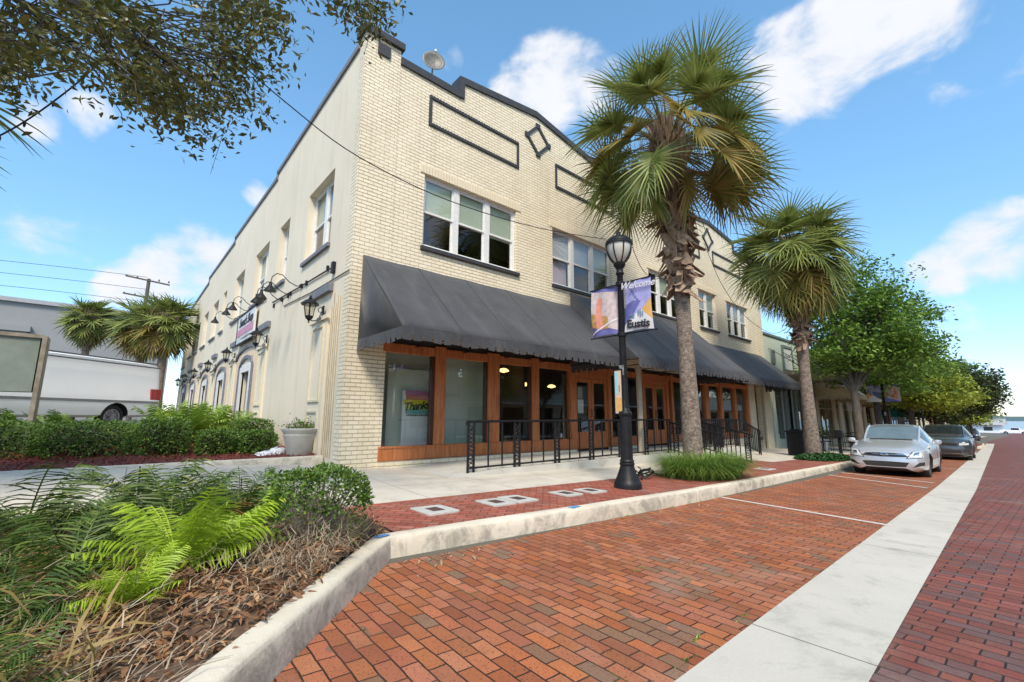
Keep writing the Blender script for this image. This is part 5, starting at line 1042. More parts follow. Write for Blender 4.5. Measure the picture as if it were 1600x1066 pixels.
    for wx in wheels:
        for s_ in (-1, 1):
            w = MB(); n = 28; y1 = s_*(track+.02); y0 = s_*(track-.19)
            def ringz(r_, y): return [(wx+r_*math.cos(2*PI*k/n), y, wr+r_*math.sin(2*PI*k/n)) for k in range(n)]
            prof = [(wr*.62, y1-s_*.03), (wr*.70, y1), (wr*.93, y1), (wr, y1-s_*.03), (wr, y0+s_*.03), (wr*.93, y0), (.05, y0)]; Vv = [p for r_, y in prof for p in ringz(r_, y)]
            w.add(Vv, [(i*n+k, i*n+(k+1) % n, (i+1)*n+(k+1) % n, (i+1)*n+k) for i in range(len(prof)-1) for k in range(n)]); wh = w.build('wheel', M_TYRE, e, smooth=True)
            w = MB(); Vv = ringz(wr*.64, y1-s_*.015)+ringz(wr*.58, y1-s_*.02)+ringz(wr*.56, y1-s_*.07)+ringz(.01, y1-s_*.075); w.add(Vv, [(i*n+k, i*n+(k+1) % n, (i+1)*n+(k+1) % n, (i+1)*n+k) for i in range(3) for k in range(n)]); w.cur = 0
            for k in range(7):
                a = 2*PI*k/7; d = Vector((math.cos(a), 0, math.sin(a))); w.bar(Vector((wx, y1-s_*.03, wr)), Vector((wx, y1-s_*.025, wr))+d*wr*.6, .035, .02)
            w.build('rim', M_ALLOY, wh)
            w = MB(); w.prism([(wx+(wr+.05)*math.cos(PI*k/14), s_*(track-.3), wr+(wr+.05)*math.sin(PI*k/14)) for k in range(15)], (0, s_*.01, 0)); w.build('wheel_arch', M_DARK, e)
    def patch(nm, mat, A, off=.006, ny=9, nz=6, fx=1, back=False, par=None):
        """A: four corners (y,z) lower-in, lower-out, upper-out, upper-in plus optional bulges; projected along x on the body"""
        m = MB(); (a, b, c, d) = [np.array(q, float) for q in A[:4]]
        g = []
        for j in range(nz):
            for i in range(ny):
                u, v = i/(ny-1), j/(nz-1); p = (a*(1-u)+b*u)*(1-v)+(d*(1-u)+c*u)*v
                if len(A) > 4: p = p+np.array(A[4])*math.sin(PI*u)*(2*v-1)
                hit = bvh.ray_cast(Vector((-2 if not back else 9, p[0], p[1])), Vector((1 if not back else -1, 0, 0)))
                if hit[0] is None: x = g[-1][0] if g else st[0][0]
                else: x = hit[0].x+(-off if not back else off)
                g.append((x, p[0], p[1]))
        m.add(g, [(j*ny+i, j*ny+i+1, (j+1)*ny+i+1, (j+1)*ny+i) for j in range(nz-1) for i in range(ny-1)]); return m.build(nm, mat, par or e, smooth=True)
    for (nm, mat, A, off, sym, back) in feats:
        patch(nm, mat, A, off, back=back)
        if sym: patch(nm, mat, [(-q[0], q[1]) for q in A[:4]]+list(A[4:]), off, back=back)
    if mirror:
        for s_ in (-1, 1):
            m = MB(); mx, my, mz = mirror; V = []; 
            m.lathe([(.001, -.07), (.06, -.06), (.085, 0), (.07, .055), (.001, .07)], (0, 0, 0), 12); m.v = [(mx+v[0]*.75, s_*(my+v[1]*1.25), mz+v[2]) for v in m.v]; m.bar((mx+.02, s_*(my-.18), mz-.06), (mx, s_*(my-.02), mz-.03), .05); m.build('mirror', paint, e, smooth=True)
    for s_ in (-1, 1):
        m = MB(); m.tube([(D[i][0], s_*(rows[i][8][0]+.012), rows[i][8][1]+.012) for i in range(ns) if ws[0]-.12 < D[i][0] < ws[1]+.1], .026, 6); m.build('pillar', paint, e, smooth=True)
    # sills, wipers and door seams
    m = MB()
    for q in split_x[:2]:
        for s_ in (-1, 1): m.box(q-.004, q+.004, s_*(st[5][1]+bulge*.9), s_*(st[5][1]+bulge+.003), st[5][2]+.12, st[5][4]-.05)
    if split_x: m.build('door_seam', M_DARK, e)
    return e
MBK = M_DARK
sed = [(0.0, .52, .27, .42, .56, .38, .60, .615), (.05, .68, .21, .43, .62, .42, .665, .68), (.22, .79, .18, .47, .70, .48, .755, .775), (.55, .84, .17, .50, .77, .54, .84, .865), (.95, .85, .17, .52, .83, .57, .915, .94), (1.25, .85, .17, .53, .88, .60, .965, .99), (1.7, .85, .17, .54, .91, .60, 1.20, 1.235), (2.1, .85, .17, .55, .925, .58, 1.385, 1.425), (2.6, .85, .17, .55, .935, .57, 1.42, 1.455), (3.1, .85, .17, .55, .95, .56, 1.385, 1.425), (3.5, .85, .18, .56, .965, .56, 1.24, 1.275), (3.9, .83, .20, .56, .97, .55, 1.05, 1.075), (4.2, .80, .24, .56, .96, .50, .985, 1.0), (4.33, .70, .30, .55, .85, .45, .9, .92), (4.38, .55, .40, .5, .72, .38, .75, .77)]
def sedf(paint, lens=M_LENS): return [
    ('grille', MBK, [(-.50, .565), (.50, .565), (.40, .645), (-.40, .645), (0, .014)], .004, False, False), ('grille_bar', M_CHROME, [(-.45, .610), (.45, .610), (.42, .632), (-.42, .632), (0, .004)], .010, False, False),
    ('emblem_ring', M_CHROME, [(-.085, .592), (.085, .592), (.085, .652), (-.085, .652), (0, .012)], .020, False, False),
    ('lower_intake', MBK, [(-.42, .30), (.42, .30), (.50, .42), (-.50, .42), (0, .01)], .006, False, False), ('intake_bar', M_CARG, [(-.44, .35), (.44, .35), (.45, .362), (-.45, .362)], .012, False, False),
    ('fog_recess', MBK, [(.56, .30), (.79, .36), (.80, .45), (.70, .43)], .006, True, False),
    ('headlight', lens, [(.47, .53), (.78, .57), (.84, .78), (.60, .70)], .010, True, False), ('headlight_bezel', MBK, [(.44, .515), (.80, .55), (.86, .80), (.58, .72)], .005, True, False),
    ('headlamp_reflector', M_CHROME, [(.60, .61), (.70, .62), (.72, .70), (.62, .68)], .014, True, False),
    ('tail_light', M_RED, [(.50, .78), (.78, .78), (.78, .90), (.50, .90)], .006, True, True)]
s1 = car('parked_car', sed, (.82, 3.42), .31, .80, (1.30, 2.06), (1.55, 3.75), M_CARW, M_WSHIELD, 'silver sedan parked nearest, facing the camera beside the kerb', 'car', 'cars parked along the kerb', sedf(M_CARW), (1.52, .98, .96), (3.35, 3.85), split_x=(2.45, 3.3))
# the oval emblem letter
m = MB()
for (a, b) in (((-.035, .602), (-.02, .642)), ((.02, .602), (.035, .642))): m.bar((-.035, a[0], a[1]), (-.035, b[0], b[1]), .012)
m.bar((-.035, -.03, .618), (-.035, .03, .626), .01); m.build('emblem', M_CARG, s1)
m = MB()
for s_ in (-1, 1): m.tube([(1.26, s_*.1, .995), (1.34, s_*.35, 1.02), (1.42, s_*.55 if s_ > 0 else -.15, 1.05)], .008, 4)
m.box(1.30, 1.42, -.42, -.28, 1.25, 1.26) if 0 else None; m.build('wiper', M_BLACK, s1)
s1.location = (15.95, 2.72, zr(17.5)+.0); s1.rotation_euler = (0, R(1.29), R(1.3)); 
suv = [(0.0, .60, .30, .55, .76, .45, .80, .82), (.06, .78, .24, .56, .84, .50, .88, .90), (.25, .90, .22, .60, .92, .56, .98, 1.0), (.6, .95, .22, .62, .98, .62, 1.05, 1.07), (1.0, .96, .22, .64, 1.02, .66, 1.10, 1.13), (1.2, .96, .22, .65, 1.05, .68, 1.14, 1.17), (1.6, .96, .22, .66, 1.07, .66, 1.40, 1.43), (1.95, .96, .22, .66, 1.08, .64, 1.58, 1.62), (2.6, .96, .22, .66, 1.09, .64, 1.62, 1.66), (3.4, .95, .22, .66, 1.10, .63, 1.60, 1.64), (4.0, .94, .24, .66, 1.11, .60, 1.50, 1.54), (4.35, .90, .28, .64, 1.08, .58, 1.25, 1.28), (4.5, .84, .34, .62, .98, .50, 1.05, 1.07), (4.56, .6, .45, .6, .85, .4, .9, .92)]
sf_ = [('grille', MBK, [(-.50, .68), (.50, .68), (.52, .80), (-.52, .80), (0, .01)], .006, False, False), ('grille_surround', M_CHROME, [(-.54, .665), (.54, .665), (.54, .68), (-.54, .68)], .008, False, False), ('lower_intake', MBK, [(-.62, .36), (.62, .36), (.58, .50), (-.58, .50)], .006, False, False), ('skid_plate', M_CHROME, [(-.66, .34), (.66, .34), (.60, .365), (-.60, .365)], .010, False, False),
       ('headlight', M_LENS, [(.56, .70), (.86, .74), (.86, .82), (.56, .80)], .010, True, False), ('headlight_bezel', MBK, [(.54, .685), (.88, .72), (.88, .84), (.54, .82)], .005, True, False), ('fog_recess', MBK, [(.66, .42), (.86, .46), (.86, .54), (.68, .50)], .006, True, False), ('tail_light', M_RED, [(.6, .95), (.85, .95), (.82, 1.1), (.6, 1.1)], .006, True, True)]
s2 = car('parked_car', suv, (.85, 3.6), .36, .86, (1.24, 1.92), (1.35, 4.1), M_CARG, M_CARGL, 'dark grey crossover parked behind the silver sedan, facing the camera', 'car', 'cars parked along the kerb', sf_, (1.45, 1.08, 1.10), (4.02, 4.32), split_x=(2.4, 3.3))
s2.location = (28.3, 2.72, zr(30.6)); s2.rotation_euler = (0, R(1.29), R(1.3))
for i, (x, y, mt, lb) in enumerate(((66, 5.0, M_CWHITE, 'white car parked far down the street beyond the kerb bulge'), (72.5, 5.3, M_CWHITE, 'second white car parked far down the street, nearly hidden'), (82, 4.9, M_CARG, 'furthest dark parked car at the end of the row'))):
    c = car('parked_car', suv if i != 1 else sed, (.85, 3.5), .33, .84, (1.3, 1.95), (1.45, 3.9), mt, M_CARGL, lb, 'car', 'cars parked along the kerb', [f for f in (sf_ if i != 1 else sedf(mt)) if f[0] in ('grille', 'headlight', 'lower_intake')])
    c.location = (x, y+.3, zr(x)+.02); c.rotation_euler = (0, R(.8), R(2))
pk = [(0.0, .70, .35, .6, .95, .6, 1.0, 1.02), (.08, .88, .30, .6, 1.05, .66, 1.10, 1.12), (.4, .96, .28, .65, 1.10, .7, 1.16, 1.19), (1.3, .98, .28, .68, 1.15, .7, 1.24, 1.27), (1.6, .98, .28, .68, 1.17, .7, 1.50, 1.53), (1.95, .98, .28, .68, 1.18, .68, 1.78, 1.83), (2.6, .98, .28, .68, 1.19, .68, 1.82, 1.87), (3.3, .98, .28, .68, 1.2, .68, 1.80, 1.85), (3.5, .98, .28, .68, 1.2, .72, 1.50, 1.52), (3.58, .98, .28, .68, 1.2, .8, 1.21, 1.22), (4.2, .98, .3, .68, 1.2, .85, 1.21, 1.22), (5.4, .96, .32, .68, 1.2, .85, 1.21, 1.22), (5.5, .9, .4, .65, 1.15, .8, 1.18, 1.19)]
c = car('pickup_truck', pk, (1.0, 4.4), .42, .88, (1.35, 1.9), (1.5, 3.35), M_CWHITE, M_CARGL, 'white pickup truck crossing at the far end of the street', 'pickup truck', None, [('tail_light', M_RED, [(.8, .9), (.95, .9), (.95, 1.1), (.8, 1.1)], .006, True, True)])
c.location = (188, 6.6, zr(188)+.05); c.rotation_euler = (0, 0, R(-92)); c.rotation_euler = (0, 0, R(90)); c.location = (190, .2, zr(190)+.05)
van = [(0.0, .80, .45, .7, 1.0, .62, 1.05, 1.07), (.12, .96, .38, .7, 1.1, .70, 1.16, 1.19), (.7, 1.0, .36, .72, 1.16, .75, 1.28, 1.31), (.95, 1.0, .36, .72, 1.18, .76, 1.42, 1.46), (1.5, 1.0, .36, .74, 1.2, .80, 1.92, 1.97), (1.9, 1.0, .36, .75, 1.22, .86, 2.02, 2.08), (3.0, 1.0, .36, .75, 1.22, .88, 2.04, 2.10), (5.0, 1.0, .36, .75, 1.22, .88, 2.04, 2.10), (5.75, 1.0, .38, .75, 1.22, .87, 2.02, 2.08), (5.95, .98, .40, .75, 1.2, .84, 1.98, 2.03), (6.02, .93, .42, .75, 1.15, .80, 1.9, 1.94)]
c = car('white_van', van, (1.05, 4.55), .37, .90, (.98, 1.5), (1.2, 1.95), M_CWHITE, M_CARGL, 'long white cargo van parked behind the hedge on the left', 'van', None, [('tail_light', M_RED, [(.84, .95), (.955, .95), (.955, 1.25), (.84, 1.25)], .008, True, True)])
m = MB()
for s_ in (-1, 1):
    m.box(1.3, 5.9, s_*1.012, s_*1.04, .80, .87)
m.build('side_moulding', simple('grey moulding', (.2, .2, .21), (.28, .28, .28)), c)
for s_ in (-1, 1): m = MB(); m.box(5.62, 5.99, s_*.985, s_*1.016, .92, 1.26); m.build('side_tail_lamp', M_RED, c)
m = MB(); m.box(1.9, 5.85, -.91, -.89, 2.06, 2.10); m.box(1.9, 5.85, .89, .91, 2.06, 2.10); m.build('roof_gutter', simple('dark drip rail', (.10, .10, .10), (.14, .14, .14)), c)
m = MB()
for s_ in (-1, 1): m.box(1.95, 5.9, s_*.985, s_*1.0, 1.93, 1.965)
m.build('roof_seam', simple('dark drip rail', (.1, .1, .1)), c)
az = R(42.8); hd = Vector((math.cos(az), math.sin(az), 0)); rt = Vector((math.sin(az), -math.cos(az), 0))
rear = Vector((1.02, 18.8, 0)); o_ = rear-hd*6.0-rt*1.0; c.location = (o_.x, o_.y, -.42); c.rotation_euler = (0, 0, az)
for o in bpy.data.objects:
    if o.name == 'side_lot': o.location.z = .30

# ------------------------------------------------------------------ neighbouring shops and far buildings
def shop(name, x0, x1, ztop, label, wallm, trimm, openings, base, coping=None, y=8.62, depth=14, awn=None):
    zb0 = zs((x0+x1)/2, 9)-.6; e = empty(name, (x0, y, zb0), label, 'building')
    wall('front_wall', x0, x1, zb0, ztop, y, y+.25, [o[:4] for o in openings], wallm, e)
    m = MB(); m.box(x0, x0+.2, y+.25, y+depth, zb0, ztop-.3); m.box(x1-.2, x1, y+.25, y+depth, zb0, ztop-.3); m.box(x0, x1, y+depth, y+depth+.2, zb0, ztop-.3); m.build('side_walls', wallm, e)
    m = MB(); m.box(x0+.2, x1-.2, y+.25, y+depth, ztop-.6, ztop-.5); m.build('roof', M_DARK, e)
    m = MB(); m.box(x0+.2, x1-.2, y+3, y+3.1, zb0, ztop-.7); m.build('inner_wall', simple('dim shop wall', (.12, .1, .08), (.18, .14, .1), 2, .8), e)
    m = MB(); m.box(x0-.02, x1+.02, y-.06, y+.3, ztop, ztop+.12); m.build('coping', coping or trimm, e)
    for o in openings:
        m = MB(); frame_rect(m, o[0], o[1], o[2], o[3], .07, y+.04, y+.14); nb = max(1, int((o[1]-o[0])/1.1))
        for k in range(1, nb): xx = o[0]+(o[1]-o[0])*k/nb; m.box(xx-.03, xx+.03, y+.05, y+.13, o[2]+.07, o[3]-.07)
        if o[3]-o[2] > 2: m.box(o[0]+.07, o[1]-.07, y+.05, y+.13, o[3]-.75, o[3]-.69)
        w = m.build('shop_window' if o[3]-o[2] > 1.4 else 'window', o[4] if len(o) > 4 else trimm, e); g = MB(); g.quad((o[0], y+.1, o[2]), (o[1], y+.1, o[2]), (o[1], y+.1, o[3]), (o[0], y+.1, o[3])); g.build('pane', M_SGLASS, w)
    return e
M_GRN = simple('pale green stucco', (.50, .56, .46), (.42, .48, .39), 1.5, .8, .2); M_GG = simple('grey green paint', (.16, .20, .18), (.11, .14, .13), 6, .6)
zg = zs(28, 9)
e = shop('green_shop', 24.92, 32.4, 4.35, 'pale green single storey shop with flat canopy next to the brick building', M_GRN, M_GG, [(25.75, 27.0, zg+.45, 1.9), (27.5, 28.5, zg+.03, 1.9, M_BLACK), (29.1, 30.3, zg+.45, 1.9), (30.6, 31.8, zg+.45, 1.9)], .4)
m = MB(); frame_rect(m, 25.85, 26.35, 2.85, 3.62, .1, 8.55, 8.62); m.box(25.95, 26.25, 8.58, 8.61, 2.95, 3.52); m.build('sign_frame', M_GG, e)
m = MB(); frame_rect(m, 27.5, 29.1, 2.55, 4.05, .14, 8.53, 8.62); m.build('sign_frame', M_GG, e); m = MB(); m.box(27.64, 28.96, 8.57, 8.61, 2.69, 3.91); sb = m.build('sign_panel', simple('pale sign panel', (.56, .58, .54), (.5, .52, .48), 3, .6), e)
m = MB()
for k in range(7): m.box(27.85+k*.13, 27.93+k*.13, 8.562, 8.568, 3.4, 3.5+.08*(k%3)/2)
m.build('sign_marks', simple('grey ink', (.25, .25, .25)), sb)
m = MB(); m.box(25.1, 32.3, 6.75, 8.6, 2.16, 2.34); m.build('canopy', simple('tan metal canopy', (.26, .25, .20), (.2, .19, .15), 4, .6), e)
for x in (25.6, 27.6, 29.4, 31.5): m = MB(); m.bar((x, 8.6, 3.66), (x, 6.95, 2.36), .04); m.build('tie_rod', M_GG, e)
for x in (25.35, 27.25, 28.8, 32.1): m = MB(); m.box(x-.22, x+.22, 8.5, 8.615, zg-.3, 2.15); m.box(x-.25, x+.25, 8.46, 8.615, zg-.3, zg+.75); m.build('pier', M_GG if x > 26 else M_GRN, e)
M_CRS = simple('cream shop wall', (.58, .52, .38), (.5, .44, .31), 2, .8); M_CAW = simple('cream awning canvas', (.58, .50, .33), (.5, .43, .27), 3, .8); M_TEAL = simple('teal awning canvas', (.01, .22, .19), (.015, .17, .15), 4, .7); M_RBR = simple('red brown brick', (.20, .08, .05), (.14, .06, .04), 5, .8)
e = shop('cream_shop', 32.45, 44.0, 4.0, 'cream shop with tan columns and two cream awnings behind the street tree', M_CRS, simple('tan trim', (.45, .33, .18), (.36, .26, .14)), [(33.4, 36.4, zs(35, 9)+.3, 1.35), (37.2, 38.4, zs(38, 9)+.02, 1.35), (39.2, 43.2, zs(41, 9)+.3, 1.35)], .4)
for x in (32.8, 34.9, 36.8, 38.8, 41.2, 43.6): m = MB(); z = zs(x, 8); m.lathe([(.16, 0), (.16, .2), (.12, .25), (.10, 2.5), (.14, 2.6)], (x, 7.4, z), 12); m.build('porch_column', M_CRS, e, smooth=True)
m = MB(); m.box(33.8, 37.6, 7.24, 7.30, .45, 1.0); m.build('fascia_sign', simple('grey fascia sign', (.42, .40, .36), (.36, .34, .3)), e)
awning('cream_awning', 32.6, 37.6, 6.5, 3.3, 1.35, 'cream awning just past the flat canopy of the green shop', mat=M_CAW, wallY=8.58); awning('cream_awning', 37.9, 43.8, 6.5, 3.3, 1.30, 'second cream awning further along, half hidden by the tree', mat=M_CAW, wallY=8.58)
e = shop('brick_shop', 44.1, 55.0, 5.0, 'dark red brick shop with black canopy behind the banners', M_RBR, M_BLACK, [(45, 48, zs(46, 9)+.4, 1.0), (48.8, 50, zs(49, 9)+.02, 1.0), (50.8, 54.2, zs(52, 9)+.4, 1.0), (45.5, 47, 2.6, 4.1), (49, 50.5, 2.6, 4.1), (52, 53.5, 2.6, 4.1)], .4); m = MB(); m.box(44.3, 54.8, 6.6, 8.6, 1.15, 1.4); m.build('canopy', M_BLACK, e)
e = shop('teal_shop', 55.1, 67.0, 3.6, 'white fronted shop with teal awning further down the street', simple('white shop wall', (.6, .6, .57), (.5, .5, .48), 2, .8), M_WHITE, [(56, 60, zs(58, 9)+.4, .6), (61, 62.3, zs(61, 9)+.02, .6), (63, 66.3, zs(64, 9)+.4, .6)], .4); awning('teal_awning', 55.6, 66.5, 6.1, 2.0, .35, 'teal canvas awning on the white fronted shop far down the street', mat=M_TEAL, wallY=8.58)
for i, (a, b, zt_, mt) in enumerate(((67.1, 80, 3.2, M_CRS), (80.1, 98, 4.4, M_RBR), (98.1, 118, 2.4, M_GRN))):
    zz = zs(a, 9); shop(['tan_shop', 'tall_brick_shop', 'pale_shop'][i], a, b, zt_, ['tan shop far down the street behind the dark oak', 'tall red brown brick shop far down the street', 'last low pale shop at the far end of the street'][i], mt, M_BLACK, [(a+1+k*3.2, a+3.2+k*3.2, zz+.4, zz+2.6) for k in range(int((b-a-2)/3.2))], .4)
m = MB(); z = zr(205); e = empty('lakeside_building', (205, 12, z), 'low white building by the lake at the very end of the street', 'building'); m.box(215, 235, 6, 40, z-1, z+2.6); m.build('wall', M_CWHITE, e); m = MB(); m.prism([(214, 5, z+2.6), (236, 5, z+2.6), (225, 5, z+4.6)], (0, 36, 0)); m.build('roof', simple('pale grey roof', (.4, .4, .4), (.34, .34, .35)), e)
for k in range(7): m = MB(); m.box(214.9, 215.02, 8+k*4.5, 10+k*4.5, z+.8, z+2); m.build('window', M_CARGL, e)
# left background building and pole
Yb = 55; e = empty('white_building', (-8, Yb, -.5), 'long white building with moulded cornice in the left background', 'building'); M_WB = simple('off white wall', (.27, .28, .285), (.235, .245, .25), .4, .8)
m = MB(); m.box(-40, 3.2, Yb, Yb+20, -1, 9.4); m.build('wall', M_WB, e); m = MB(); m.box(-40, 3.3, Yb-.25, Yb+.4, 9.4, 9.75); m.build('cornice', simple('grey cornice', (.36, .37, .38), (.3, .3, .32)), e)
m = MB(); m.box(-40, -6.3, Yb-.6, Yb, 6.9, 7.4); m.box(-40, -6.5, Yb-.35, Yb, 6.4, 6.9); m.box(-8.6, -7.9, Yb-.2, Yb, 4.6, 5.6); m.build('ledge', M_WB, e)
for x in (-13, -10, -5, -1): m = MB(); m.box(x-.6, x+.6, Yb-.03, Yb+.05, 1.2, 3.6); m.build('window', M_CARGL, e)
e = empty('utility_pole', (.75, 50, 0), 'grey utility pole with two crossarms above the left background palms', 'utility pole'); tp = onY(233, 436, 50); m = MB(); m.tube([(tp.x, 50, -.5), (tp.x, 50, tp.z)], [.2, .13], 8); m.build('pole', M_BARK, e)
for dz in (.25, 1.75): m = MB(); m.bar((tp.x-1.5, 50, tp.z-dz+.15), (tp.x+1.4, 50, tp.z-dz-.2), .1, .12); 
for dz in (.15, 1.7):
    m = MB(); m.bar((tp.x-1.6, 49.9, tp.z-dz+.1), (tp.x+1.5, 49.9, tp.z-dz-.15), .1, .12)
    for s_ in (-1.5, -.8, .7, 1.4): m.lathe([(.04, 0), (.07, .08), (.03, .2)], (tp.x+s_, 49.9, tp.z-dz+.02), 6)
    m.build('crossarm', M_BARK, e)
for i, y in enumerate((402, 421, 441)): cable('power_line', [onY(x, y+(x+20)*.125+.00006*(200-x)**2, 50) for x in (-60, 40, 140, 230)], .018, ['uppermost', 'middle', 'lowest'][i]+' of three thin power lines over the white building')
# opposite side of the street, seen in the windows
e = empty('opposite_building', (2, -15, -1.3), 'tan two storey building across the street', 'building'); wall('front_wall', -2, 22, -1.6, 4.2, -15.2, -15, [(0+k*4.4, 3.2+k*4.4, -.9, 1.4) for k in range(5)], M_CRM, e); m = MB(); m.box(-2, 22, -27, -15.21, 3.7, 3.9); m.build('roof', M_DARK, e); m = MB(); m.box(-2, 22, -15.9, -15.21, 1.6, 1.8) if 0 else m.box(-2.1, 22.1, -15.0, -14.8, 1.7, 2.0); m.build('fascia', M_RBR, e)
m = MB(); m.box(-2, 22, -18, -17.9, -1.6, 3.7); m.build('inner_wall', M_DARK, e)

for i, (a, b, zt_, mt) in enumerate(((22.1, 40, 3.4, M_CRS), (40.1, 60, 4.6, M_RBR), (60.1, 100, 3.2, M_CRM))):
    e = empty('opposite_building', (a, -15, -2), ['cream low building across the street beyond the tan one', 'red brown brick building across the street', 'long cream building furthest along across the street'][i], 'building')
    wall('front_wall', a, b, -4, zt_, -15.2, -15, [(a+1+k*4, a+3.8+k*4, -1.9, .9) for k in range(int((b-a-1)/4))], mt, e); m = MB(); m.box(a, b, -27, -15.21, zt_-.5, zt_-.4); m.build('roof', M_DARK, e); m = MB(); m.box(a, b, -18, -17.9, -4, zt_-.5); m.build('inner_wall', M_DARK, e)
    m = MB(); m.box(a, b, -15.0, -13.6, 1.2, 1.35); m.build('canopy', M_WHITE, e)

# ------------------------------------------------------------------ palms
def frond_geo(rs, az, el, petiole, blade, nseg=34, droop=.55, dead=False, segw=.036):
    """returns (petiole path, V, F) of one fan frond growing from the origin"""
    h = np.array([math.cos(az), math.sin(az), 0]); z = np.array([0, 0, 1.0]); P = [np.zeros(3)]; e = el
    n = 7
    for i in range(n): e -= droop*.075*(1+i*.25); P.append(P[-1]+(h*math.cos(e)+z*math.sin(e))*petiole/n)
    base = P[-1]; V = []; Fc = []; side = np.array([-h[1], h[0], 0]); roll = rs.uniform(-.5, .5)
    fold = rs.uniform(.15, .35)
    for k in range(nseg):
        t = -1+2*k/(nseg-1); ang = t*R(128 if not dead else 60); s_ = .32*blade*(1-abs(t))**1.0; ee = e-droop*.9*(1-abs(t))
        fwd = h*math.cos(ee)+z*math.sin(ee); nrm = np.cross(side, fwd)*-1
        sd_ = side*math.cos(roll)+nrm*math.sin(roll)
        d = fwd*math.cos(ang)+sd_*math.sin(ang)+nrm*(fold*abs(math.sin(ang))); d /= np.linalg.norm(d)
        st = base+(h*math.cos(e-.3*droop)+z*math.sin(e-.3*droop))*s_
        Lg = blade*(.68+.32*math.cos(ang*.6))*(1+rs.uniform(-.06, .06)); wd = np.cross(d, nrm); wd /= np.linalg.norm(wd)+1e-9; b = len(V)
        tilt = .5 if k % 2 else -.5; wd = wd*math.cos(tilt)+nrm*math.sin(tilt); p = st.copy(); dd = d.copy(); m_ = 5; dr = droop*rs.uniform(.6, 1.3)*(1.0 if not dead else 1.8)
        for j in range(m_+1):
            u = j/m_; w = segw*(1.0 if j == 0 else 1.25 if j == 1 else 1.2*(1-u)**.8+.06)*(.8 if j == 0 else 1); V += [p-wd*w*.5, p+wd*w*.5]
            dd = dd+np.array([0, 0, -1])*dr*.46*u**1.6; dd /= np.linalg.norm(dd); p = p+dd*Lg/m_
        Fc += [(b+2*j, b+2*j+1, b+2*j+3, b+2*j+2) for j in range(m_)]
    return P, V, Fc
def palm(loc, zc, tr, bootlen, nf, blade, seed, label, petf=1.0, extra=(), dr=(.4, .8), trad_top=None, lean=(0, 0), dead=10, group='sabal palms', zbase=None, yellow=.25, seg=34, big_boots=True, low=-.9, sw_=.044, bs=1.0):
    rs = np.random.RandomState(seed); x, y, z0 = loc; e = empty('palm_tree', loc, label, 'palm tree', group)
    m = MB(); n = 16; Hh = zc-z0; P = []; rr = []
    for i in range(n+1):
        t = i/n; P.append((x+lean[0]*t*t, y+lean[1]*t*t, z0-.1+(Hh+.1)*t)); rr.append(tr*(1.22-.3*min(1, t*3) if t < .34 else .92+.04*math.sin(i*1.7)))
    m.tube(P, rr, 18); tk = m.build('trunk', M_PALM, e, smooth=True)
    top_ = np.array([x+lean[0], y+lean[1], zc])
    if bootlen > 0:
        m = MB(); rows = int(bootlen/.105)
        for i in range(rows):
            zz = zc-bootlen+i*.105; t = (zz-z0)/Hh; cx, cy = x+lean[0]*t*t, y+lean[1]*t*t; f = i/rows
            for k in range(7 if big_boots else 5):
                a = k*2*PI/(7 if big_boots else 5)+i*2.4+rs.uniform(-.1, .1); Lb = rs.uniform(.26, .42)*(.8+.5*f)*bs; out = np.array([math.cos(a), math.sin(a), 0]); sd_ = np.array([-out[1], out[0], 0])
                up_ = np.array([0, 0, 1.0]); lean_ = rs.uniform(.12, .32) if rs.rand() > (.45 if f < .55 else .05) else rs.uniform(2.0, 2.8)
                d = out*math.sin(lean_)+up_*math.cos(lean_)+sd_*rs.choice([-.62, .62]); d /= np.linalg.norm(d); c = np.array([cx, cy, zz])+out*tr*(.85+.3*f)
                wv = sd_*rs.uniform(.055, .085)*bs; th = out*.016; b = len(m.v); e2 = c+d*Lb
                m.add([c-wv*1.5-th, c+wv*1.5-th, c+wv*1.5+th, c-wv*1.5+th, e2-wv*.55-th*.5, e2+wv*.55-th*.5, e2+wv*.55+th*.8, e2-wv*.55+th*.8], [(0, 1, 5, 4), (1, 2, 6, 5), (2, 3, 7, 6), (3, 0, 4, 7), (4, 5, 6, 7)])
        m.build('boots', M_BOOT, tk)
    G = {0: ([], []), 1: ([], []), 2: ([], [])}; pm = MB()
    for i in range(nf+dead+len(extra)):
        isx = i >= nf+dead; isd = i >= nf and not isx; f = i/max(1, nf-1)
        if isd: el = rs.uniform(-1.25, -.6); k = 2 if rs.rand() < .8 else 1
        else: el = R(80)-f**.85*(R(80)-low)+rs.uniform(-.12, .12); k = 1 if (f > .62 and rs.rand() < yellow*2) else 0
        az = i*2.39996+rs.uniform(-.25, .25); pet = ((1.05-.25*(1-f))*petf if not isd else rs.uniform(.25, .6))*blade*rs.uniform(.85, 1.1)
        if isx: az, el, pet, k = extra[i-nf-dead]; az = R(az)
        Pp, V, Fc = frond_geo(rs, az, el, pet, blade*rs.uniform(.85, 1.08)*(.7 if isd else 1), seg if not isd else 20, rs.uniform(*dr)*(1.3 if isd else 1), isd, sw_)
        off = top_+np.array([math.cos(az), math.sin(az), 0])*tr*.5-np.array([0, 0, .35*min(1, f) if not isd else .5+rs.rand()*.5]); b = len(G[k][0])
        G[k][0].extend([v+off for v in V]); G[k][1].extend([tuple(q+b for q in fc) for fc in Fc]); pm.tube([p+off for p in Pp], [.026-.014*j/7 for j in range(8)], 5)
    pm.build('petioles', M_BOOT if 0 else simple('palm petiole', (.16, .17, .05), (.24, .2, .09), 4, .6), e)
    for k, nm, mt in ((0, 'green_fronds', M_FROND), (1, 'yellowing_fronds', M_FRONDY), (2, 'dead_fronds', M_FDEAD)):
        if G[k][0]: quads_np(nm, np.array(G[k][0]), np.array(G[k][1]), mt, e)
